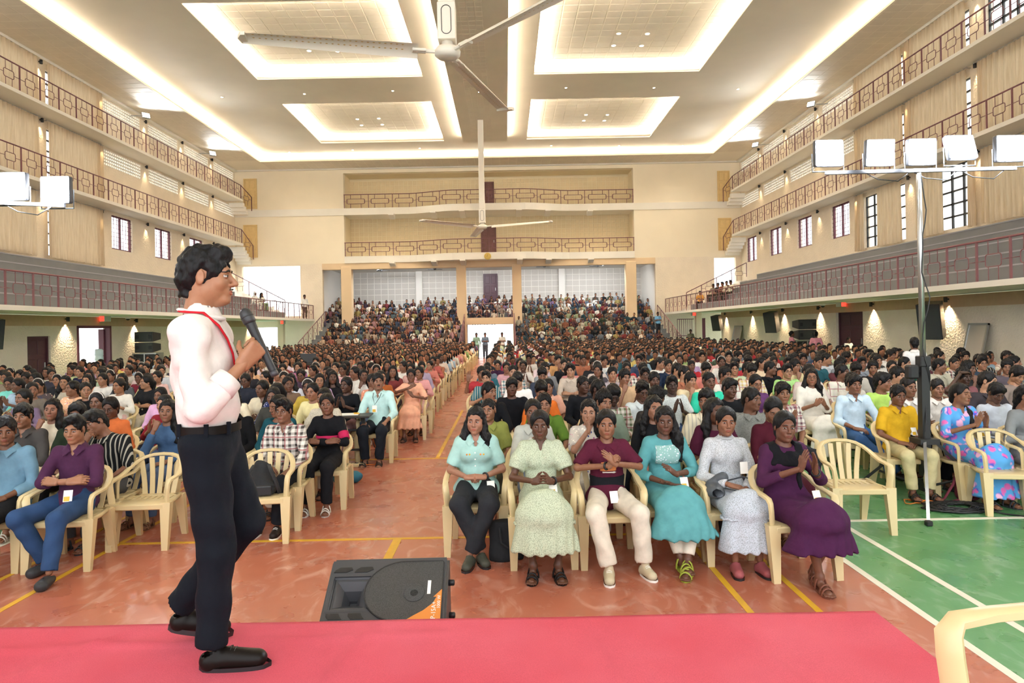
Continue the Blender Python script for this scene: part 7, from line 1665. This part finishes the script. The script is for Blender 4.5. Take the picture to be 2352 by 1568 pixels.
LOWT = {(s_, v_): low_person(s_, v_) for s_ in 'fm' for v_ in range(12)}
def crowd_object(name, items, label):
    VV = []; FF = []; CC = []; o = 0
    for (x, y, z, rz, sc, sex, top, skin, bot) in items:
        t = LOWT[(sex, rg.randrange(12))]; R_ = np.array(Matrix.Rotation(rz, 3, 'Z'))*sc; sk = skinc(skin); cols = {0: srgb(top), 1: sk, 2: srgb('#100e0f'), 3: srgb(bot), 4: srgb('#191210'), 5: (sk[0]*.75, sk[1]*.45, sk[2]*.45)}
        for v, q, role in t:
            VV.append(v@R_.T+np.array((x, y, z))); FF += [[i+o for i in f_] for f_ in q]; CC.append(np.tile((*cols[role], 1.), (len(v), 1))); o += len(v)
    me = mesh_from(name, np.concatenate(VV).tolist(), FF, 'crowd_colour', smooth=True); at2 = me.color_attributes.new('Col', 'FLOAT_COLOR', 'POINT'); at2.data.foreach_set('color', np.concatenate(CC).astype(f4).ravel())
    return put(name, me, label=label, cat='crowd', kind='stuff')
aisle_n = [0, 0]
for (x, y, z, e) in rest:
    if -2.2 < x < -.15 and y < 40:
        k_ = 0 if x < AISLE else 1; aisle_n[k_] += 1; chair(x, y, 0, f'cream plastic armchair, aisle seat {aisle_n[k_]} of the far rows {("left", "right")[k_]} of the aisle', full=False)
items = []
for (x, y, z, e) in rest: items.append((x, y, .43*(1-e['s']), rg.uniform(-.25, .25), e['s'], e['sex'], e['col'], rg.choice(SKINS), rg.choice(['#23262d', '#c9b99c', '#55688a', '#8f6a6a'])))
crowd_object('distant_audience', items, 'far rows of seated audience too small to count on the hall floor')
items = []
for k in range(SR):
    yy = SY0+k*ST+.32; zt = .32+k*SRI
    x = SX0+.1
    while x < SX1-.1:
        gap = (DX0-.3 < x < DX1+.3)
        edge = (x < -12.6 or x > 10.4) and yy < YB
        skipw = YB-.7 < yy < YB+.95 and min(abs(x-XB(796)), abs(x-XB(1059.5)), abs(x-XB(1187.5)), abs(x-XB(1450))) < .62
        back = k >= SR-1 and (x < XB(960) and x > XB(800))
        if not edge and not skipw and not back and (not gap or yy > YB+.2) and rg.random() < .95:
            fem = x < AISLE+1.6 if rg.random() < .93 else x > AISLE; sex = 'f' if fem else 'm'
            items.append((x+rg.uniform(-.07, .07), yy+rg.uniform(-.06, .06), zt-.43+.01, rg.uniform(-.3, .3), rg.uniform(.93, 1.05), sex, rg.choice(DF if sex == 'f' else DM), rg.choice(SKINS), rg.choice(['#23262d', '#8f826c', '#33405c', '#5f4646', '#1c1c20'])))
        x += rg.uniform(.5, .6)
crowd_object('stand_audience', items, 'audience packed on the raked stand at the far end, too many to count')
print('SINGLE', len(single), 'FAR', len(rest), 'STAND', len(items), 'CHAIRS', NCH[0])
# ================================================================ REMAINING THINGS
plain('teal_fabric', '#2c6f86', .8, noise=.15, nscale=20.); plain('maroon_fabric', '#6a1f33', .75, noise=.15, nscale=20.); plain('folder_blue', '#2f86c4', .5); plain('wood_black', '#2a2623', .5)
def blob(name, d, lo, hi, h, m, parent, color=None): v_, q_ = snets(d, lo, hi, h, 0); return put(name, npmesh(name, [(v_, q_, 0)], [m]), parent, color=srgb(color) if color else None)
# empty chairs on the left and the backpack chair
chair(-3.52, 6.68, .06, 'empty cream plastic armchair in the front row left, behind the man on stage')
BC = (-2.44, 6.80); chair(*BC, .12, 'cream plastic armchair with a black backpack on its seat')
bp = thing('backpack', 'black backpack lying on the empty plastic chair', 'backpack', (BC[0]-.02, BC[1]-.02, .432), .2)
blob('body', S().u(cone((-.02, .0, .08), (.0, .06, .22), .15, .1, ((0, 1, 0), 1.4))).u(cone((-.08, -.08, .06), (.1, -.09, .06), .06, .06), .05).i(plane((0, 0, 0), (0, 0, -1))).w(fold_w(.006, 35)), (-.25, -.22, -.02), (.25, .2, .38), .012, 'fabric_black', bp)
for x in (-.06, .08): put('strap', MB().tube([(x, -.02, .29), (x*1.5, -.14, .24), (x*2.2, -.19, .12), (x*2.4, -.15, .03)], .02, 6, flat=.35).mesh('strap', 'fabric_black', True), bp)
put('pocket', MB().rbox((-.11, -.165, .01), (.12, -.13, .11), .015).mesh('pocket', 'plastic_dark'), bp)
# table with papers in front of the teacher
a = at_z(864, 942, .75); tx0, tx1, ty = a.x-.95, a.x+.02, a.y-.42
tb = thing('table', 'small black table with papers in front of the man in pale cyan', 'table', ((tx0+tx1)/2, ty-.1, 0), .04)
w2 = (tx1-tx0)/2; MB().rbox((-w2, -.22, .72), (w2, .22, .75), .006, seg=1).build('tabletop', 'wood_black', tb)
for x in (-w2+.12, w2-.12):
    MB().box((x-.025, -.025, .05), (x+.025, .025, .72)).build('leg', 'black_metal', tb); MB().box((x-.025, -.3, .0), (x+.025, .3, .05)).build('foot', 'black_metal', tb)
for z in (.2, .5): MB().box((-w2+.1, -.015, z), (w2-.1, .015, z+.03)).build('cross_bar', 'black_metal', tb)
pp = thing('paper_stack', 'loose white papers with yellow edge on the small table', 'papers', ((tx0+tx1)/2+.1, ty-.1, .752), .1); MB().rbox((-.2, -.12, 0), (.2, .12, .012), .003, seg=1).build('sheets', 'paper', pp); MB().box((.12, -.1, .012), (.2, .1, .015), Matrix.Rotation(.2, 4, 'Z')).build('folder', 'line_yellow', pp)
e0 = at_z(812, 1072, 0); eb = thing('extension_board', 'pale power strip on the floor beside the table foot', 'power strip', (e0.x, e0.y, 0), .15); MB().rbox((-.16, -.04, 0), (.16, .04, .055), .01).build('body', 'plastic_chair', eb)
for k in range(4): MB().rbox((-.13+k*.075, -.025, .053), (-.075+k*.075, .025, .06), .004, seg=1).build('socket', 'plastic_grey', eb)
put('power_lead', MB().tube([(e0.x+.15, e0.y, .03), (e0.x+.3, e0.y+.1, .01), (e0.x+.32, e0.y+.3, .05), (e0.x+.2, e0.y+.45, .4)], .006, 5).mesh('power_lead', 'orange', True), label='thin red lead running from the power strip up the table', cat='cable')
b0 = at_z(794, 1113, 0); bg = thing('blue_bag', 'teal cloth bag lying on the floor beside the aisle chair', 'bag', (b0.x, b0.y+.08, 0), .3); blob('body', S().u(cone((-.08, 0, .09), (.1, 0, .08), .11, .1, ((0, 0, 1), 1.25))).i(plane((0, 0, 0), (0, 0, -1))).w(fold_w(.006, 40)), (-.25, -.18, -.02), (.28, .18, .25), .012, 'teal_fabric', bg); put('strap', MB().tube([(-.1, 0, .17), (-.16, .02, .3), (-.12, .05, .36), (-.06, .04, .2)], .012, 6, flat=.4).mesh('strap', 'teal_fabric', True), bg)
m0 = at_z(2222, 1148, 0); mb_ = thing('maroon_backpack', 'maroon backpack on the floor by the woman in the bright floral dress', 'backpack', (m0.x, m0.y, 0), -.3); blob('body', S().u(cone((0, 0, .1), (.03, .05, .28), .13, .1, ((0, 1, 0), 1.4))).u(ell((0, -.1, .12), (.1, .05, .09)), .03).i(plane((0, 0, 0), (0, 0, -1))).w(fold_w(.006, 38)), (-.22, -.22, -.02), (.24, .22, .45), .012, 'maroon_fabric', mb_)
for x in (-.07, .08): put('strap', MB().tube([(x, .02, .36), (x-.1, -.12, .2), (x-.2, -.16, .04), (x-.32, -.2, .015)], .016, 6, flat=.4).mesh('strap', 'maroon_fabric', True), mb_)
# armchair on the stage, cut by the lower right corner
fc = at_z(2160, 1402, HS+.645); chair(fc.x+.22, fc.y-.30, -PI/2+.05, 'cream plastic armchair on the stage in the lower right corner', z=HS+.002)
fo = thing('blue_folder', 'blue folder over white papers in the lower right corner', 'folder', (fc.x+.34, fc.y-.14, HS+.45), .5); MB().box((-.16, -.11, 0), (.16, .11, .012), Matrix.Rotation(.1, 4, 'Y')).build('papers', 'paper', fo)
v = [(-.17+.34*i/8, -.12+.24*j, .02+.03*math.sin(i*.7)+.02*i/8) for i in range(9) for j in (0, 1)]; v += [(x, y, z+.006) for x, y, z in v]; f = [(2*i, 2*i+1, 2*i+3, 2*i+2) for i in range(8)]+[(18+2*i, 20+2*i, 21+2*i, 19+2*i) for i in range(8)]+[(2*i, 2*i+2, 20+2*i, 18+2*i) for i in range(8)]+[(2*i+1, 19+2*i, 21+2*i, 2*i+3) for i in range(8)]
put('cover', mesh_from('cover', v, f, 'folder_blue', smooth=True), fo)
# ---- standing and gallery people
SJ = dict(pelvis=(0, .0, .93), waist=(0, .005, 1.07), chest=(0, .02, 1.24), neck=(0, .03, 1.40), head=(0, -.0, 1.575), shL=(.165, .03, 1.355), shR=(-.165, .03, 1.355), hipL=(.085, 0, .91), hipR=(-.085, 0, .91), knL=(.09, -.02, .5), knR=(-.09, -.02, .5), anL=(.09, .02, .10), anR=(-.09, .02, .10), toL=(.11, -.13, .03), toR=(-.11, -.13, .03))
AH = ((.24, .05, 1.09), (.23, -.06, .86), (0, -.3, -.95), (-1, 0, 0), 'relax'); AHR = tuple(mir(q) if not isinstance(q, str) else q for q in AH)
AF = ((.22, -.03, 1.1), (-.05, -.16, 1.14), (-.95, .1, .1), (.1, .8, -.6), 'relax'); AFR = tuple(mir(q) if not isinstance(q, str) else q for q in AF)
STM = Person('m', joints=SJ, hi=False, armL=AH, armR=AHR, collar=True, sleeve=.7, hem=.84, hairs='short'); STC = Person('m', joints=SJ, hi=False, armL=AF, armR=AFR, collar=True, sleeve=.75, hem=.84, hairs='short')
STF = Person('f', joints=SJ, hi=False, armL=AH, armR=AHR, sleeve=.45, hem=.78, hairs='bun', bottom='trouser'); STK = Person('m', joints=SJ, hi=False, armL=AF, armR=AFR, sleeve=.42, hem=.84, hairs='crew')
def stand_at(ps, px, Y, label, rz, topc, botc, z0=0., s=1.0, skin='#6b4430'):
    p = at_y(px, 760, Y); return add_person(ps, (p.x, Y, z0), rz, label, s, skin=skin, topc=topc, botc=botc)
stand_at(STM, 2099, 14.2, 'boy in white shirt standing with his back to us beside the light stand', 2.9, '#ebe8e4', '#2a2c33', s=.98)
def by_wall(ps, px, X, label, rz, topc, botc, s=1., skin='#5a3827'): p = at_x(px, 760, X); return add_person(ps, (X, p.y, 0), rz, label, s, skin=skin, topc=topc, botc=botc)
w_ = by_wall(STF, 1819, 12.9, 'woman in pink top walking past the right speaker stack', 1.4, '#d98fa0', '#a05a68', .97)
w_ = by_wall(STF, 1874, 12.9, 'woman in pink top seen from behind by the road cases', 2.7, '#d98fa0', '#a05a68', .97)
by_wall(STK, 1949, 13.7, 'small boy in white T-shirt standing in the dark doorway on the right', .2, '#ebe8e4', '#4a4a50', .82)
by_wall(STC, 1586, 12.4, 'man in olive shirt standing by the pillar at the far right', -.2, '#6a6a58', '#3a3a38', 1.0)
for px, c, lb, ps, bt in ((1094, '#8fb09c', 'man in pale green shirt standing in the bright tunnel, left', STM, '#6a7a6c'), (1114, '#6f7f92', 'man in grey blue shirt standing in the middle of the bright tunnel', STC, '#4a5260'), (1153, '#d9d6cc', 'man in white shirt standing in the bright tunnel, right', STC, '#6a665c')): stand_at(ps, px, 46.2, lb, .1, c, bt, s=1.02)
stand_at(STM, 701, 48.9, 'man in white shirt standing at the end of the left gallery railing', .6, '#efece6', '#5a4a3c', z0=2.93, s=1.03)
stand_at(STK, 1512, 46.0, 'boy in blue shirt with dark trousers standing on the side of the stand', .3, '#6f9fc4', '#23252e', z0=1.3, s=.95)
def on_bleacher(ps, px, s, k, label, rz, topc, botc, skin='#7d5138'):
    uw, e = (UWR, ER) if s > 0 else (UWL, EL); x0 = e+1.0*s; tr = abs(uw-x0)/5; X = x0+(k*tr+.25)*s; p = at_x(px, 660, X); return add_person(ps, (X, p.y, 2.92+.46*(k+1)-.43), rz, label, 1.0, skin=skin, topc=topc, botc=botc)
on_bleacher(LOW_F[9], 587, -1, 1, 'nun in white habit seated on the left bleachers, nearer one', .9, '#e6e2da', '#e6e2da'); on_bleacher(LOW_F[1], 602, -1, 1, 'woman in white with patterned shawl seated on the left bleachers', .9, '#d9d6c8', '#8fa07a')
for i, (px, c, v_) in enumerate(((1637, '#8a7c6c', 0), (1648, '#2c2a2c', 1), (1658, '#7a4a3a', 2), (1668, '#d9d2bf', 6), (1677, '#e2dcc4', 7))): on_bleacher(LOW_M[v_], px, 1, 1, f'{cname(c)} shirted boy in the group on the right bleachers, {ordinal(i)} from the left', -.8, c, '#3a382f')
on_bleacher(LOW_M[4], 1607, 1, 0, 'boy in white and orange T-shirt sitting alone on the right bleachers', -.5, '#e0a24a', '#3a3834')
# laptop held up in the left block
lp = at_z(708, 833, 1.05); lt = thing('laptop', 'open black laptop standing among the girls in the left block', 'laptop', lp, .1); MB().rbox((-.24, -.01, 0), (.24, .01, .3), .006, Matrix.Rotation(-.2, 4, 'X'), 1).build('screen', 'plastic_dark', lt); MB().rbox((-.24, -.3, -.02), (.24, .0, 0), .006, seg=1).build('base', 'plastic_black', lt)
lk = thing('laptop_table', 'small table carrying the laptop in the left block', 'table', (lp.x, lp.y-.1, 0)); MB().box((-.4, -.25, lp.z-.06), (.4, .25, lp.z-.021)).build('tabletop', 'wood_black', lk)
for x in (-.36, .36):
    for y in (-.2, .2): MB().box((x-.02, y-.02, 0), (x+.02, y+.02, lp.z-.06)).build('leg', 'black_metal', lk)
# phone in the hands of the woman in white
# trees outside the right windows
plain('bark', '#5a4a3a', .9, noise=.2); nl = N('leaf'); nl.b.inputs['Roughness'].default_value = .7; tt = nl.tex('Noise', 1.5, Detail=3.); nl.color(nl.ramp(tt.outputs['Fac'], [(.3, srgb('#4a6b34')), (.7, srgb('#86a653'))]))
for i, (x, y) in enumerate(((24, 26), (23.5, 21), (26, 31))):
    t = thing('tree', f'leafy green tree outside the right windows, {ordinal(i)} from the stage', 'tree', (x, y, -.31), .5*i); MB().tube([(0, 0, 0), (.1, .1, 3), (0, .2, 6.5)], [.28, .2, .1], 10).build('trunk', 'bark', t, True)
    lv = MB(); r2 = random.Random(i)
    for k in range(900):
        a, b, rr = r2.uniform(0, 2*PI), r2.uniform(-1, 1), r2.uniform(.5, 1)**.5*2.9; p = Vector((math.cos(a)*math.sqrt(1-b*b)*rr, math.sin(a)*math.sqrt(1-b*b)*rr, 7.2+b*rr*1.1)); Mx = Matrix.Translation(p) @ Matrix.Rotation(r2.uniform(0, 6), 4, 'Z') @ Matrix.Rotation(r2.uniform(0, 3), 4, 'X'); s_ = r2.uniform(.18, .34)
        lv.raw([Mx @ Vector(q) for q in ((0, -s_, 0), (s_*.5, 0, .05), (0, s_, 0), (-s_*.5, 0, .05))], [(0, 1, 2, 3)])
    lv.build('foliage', 'leaf', t, kind='stuff')
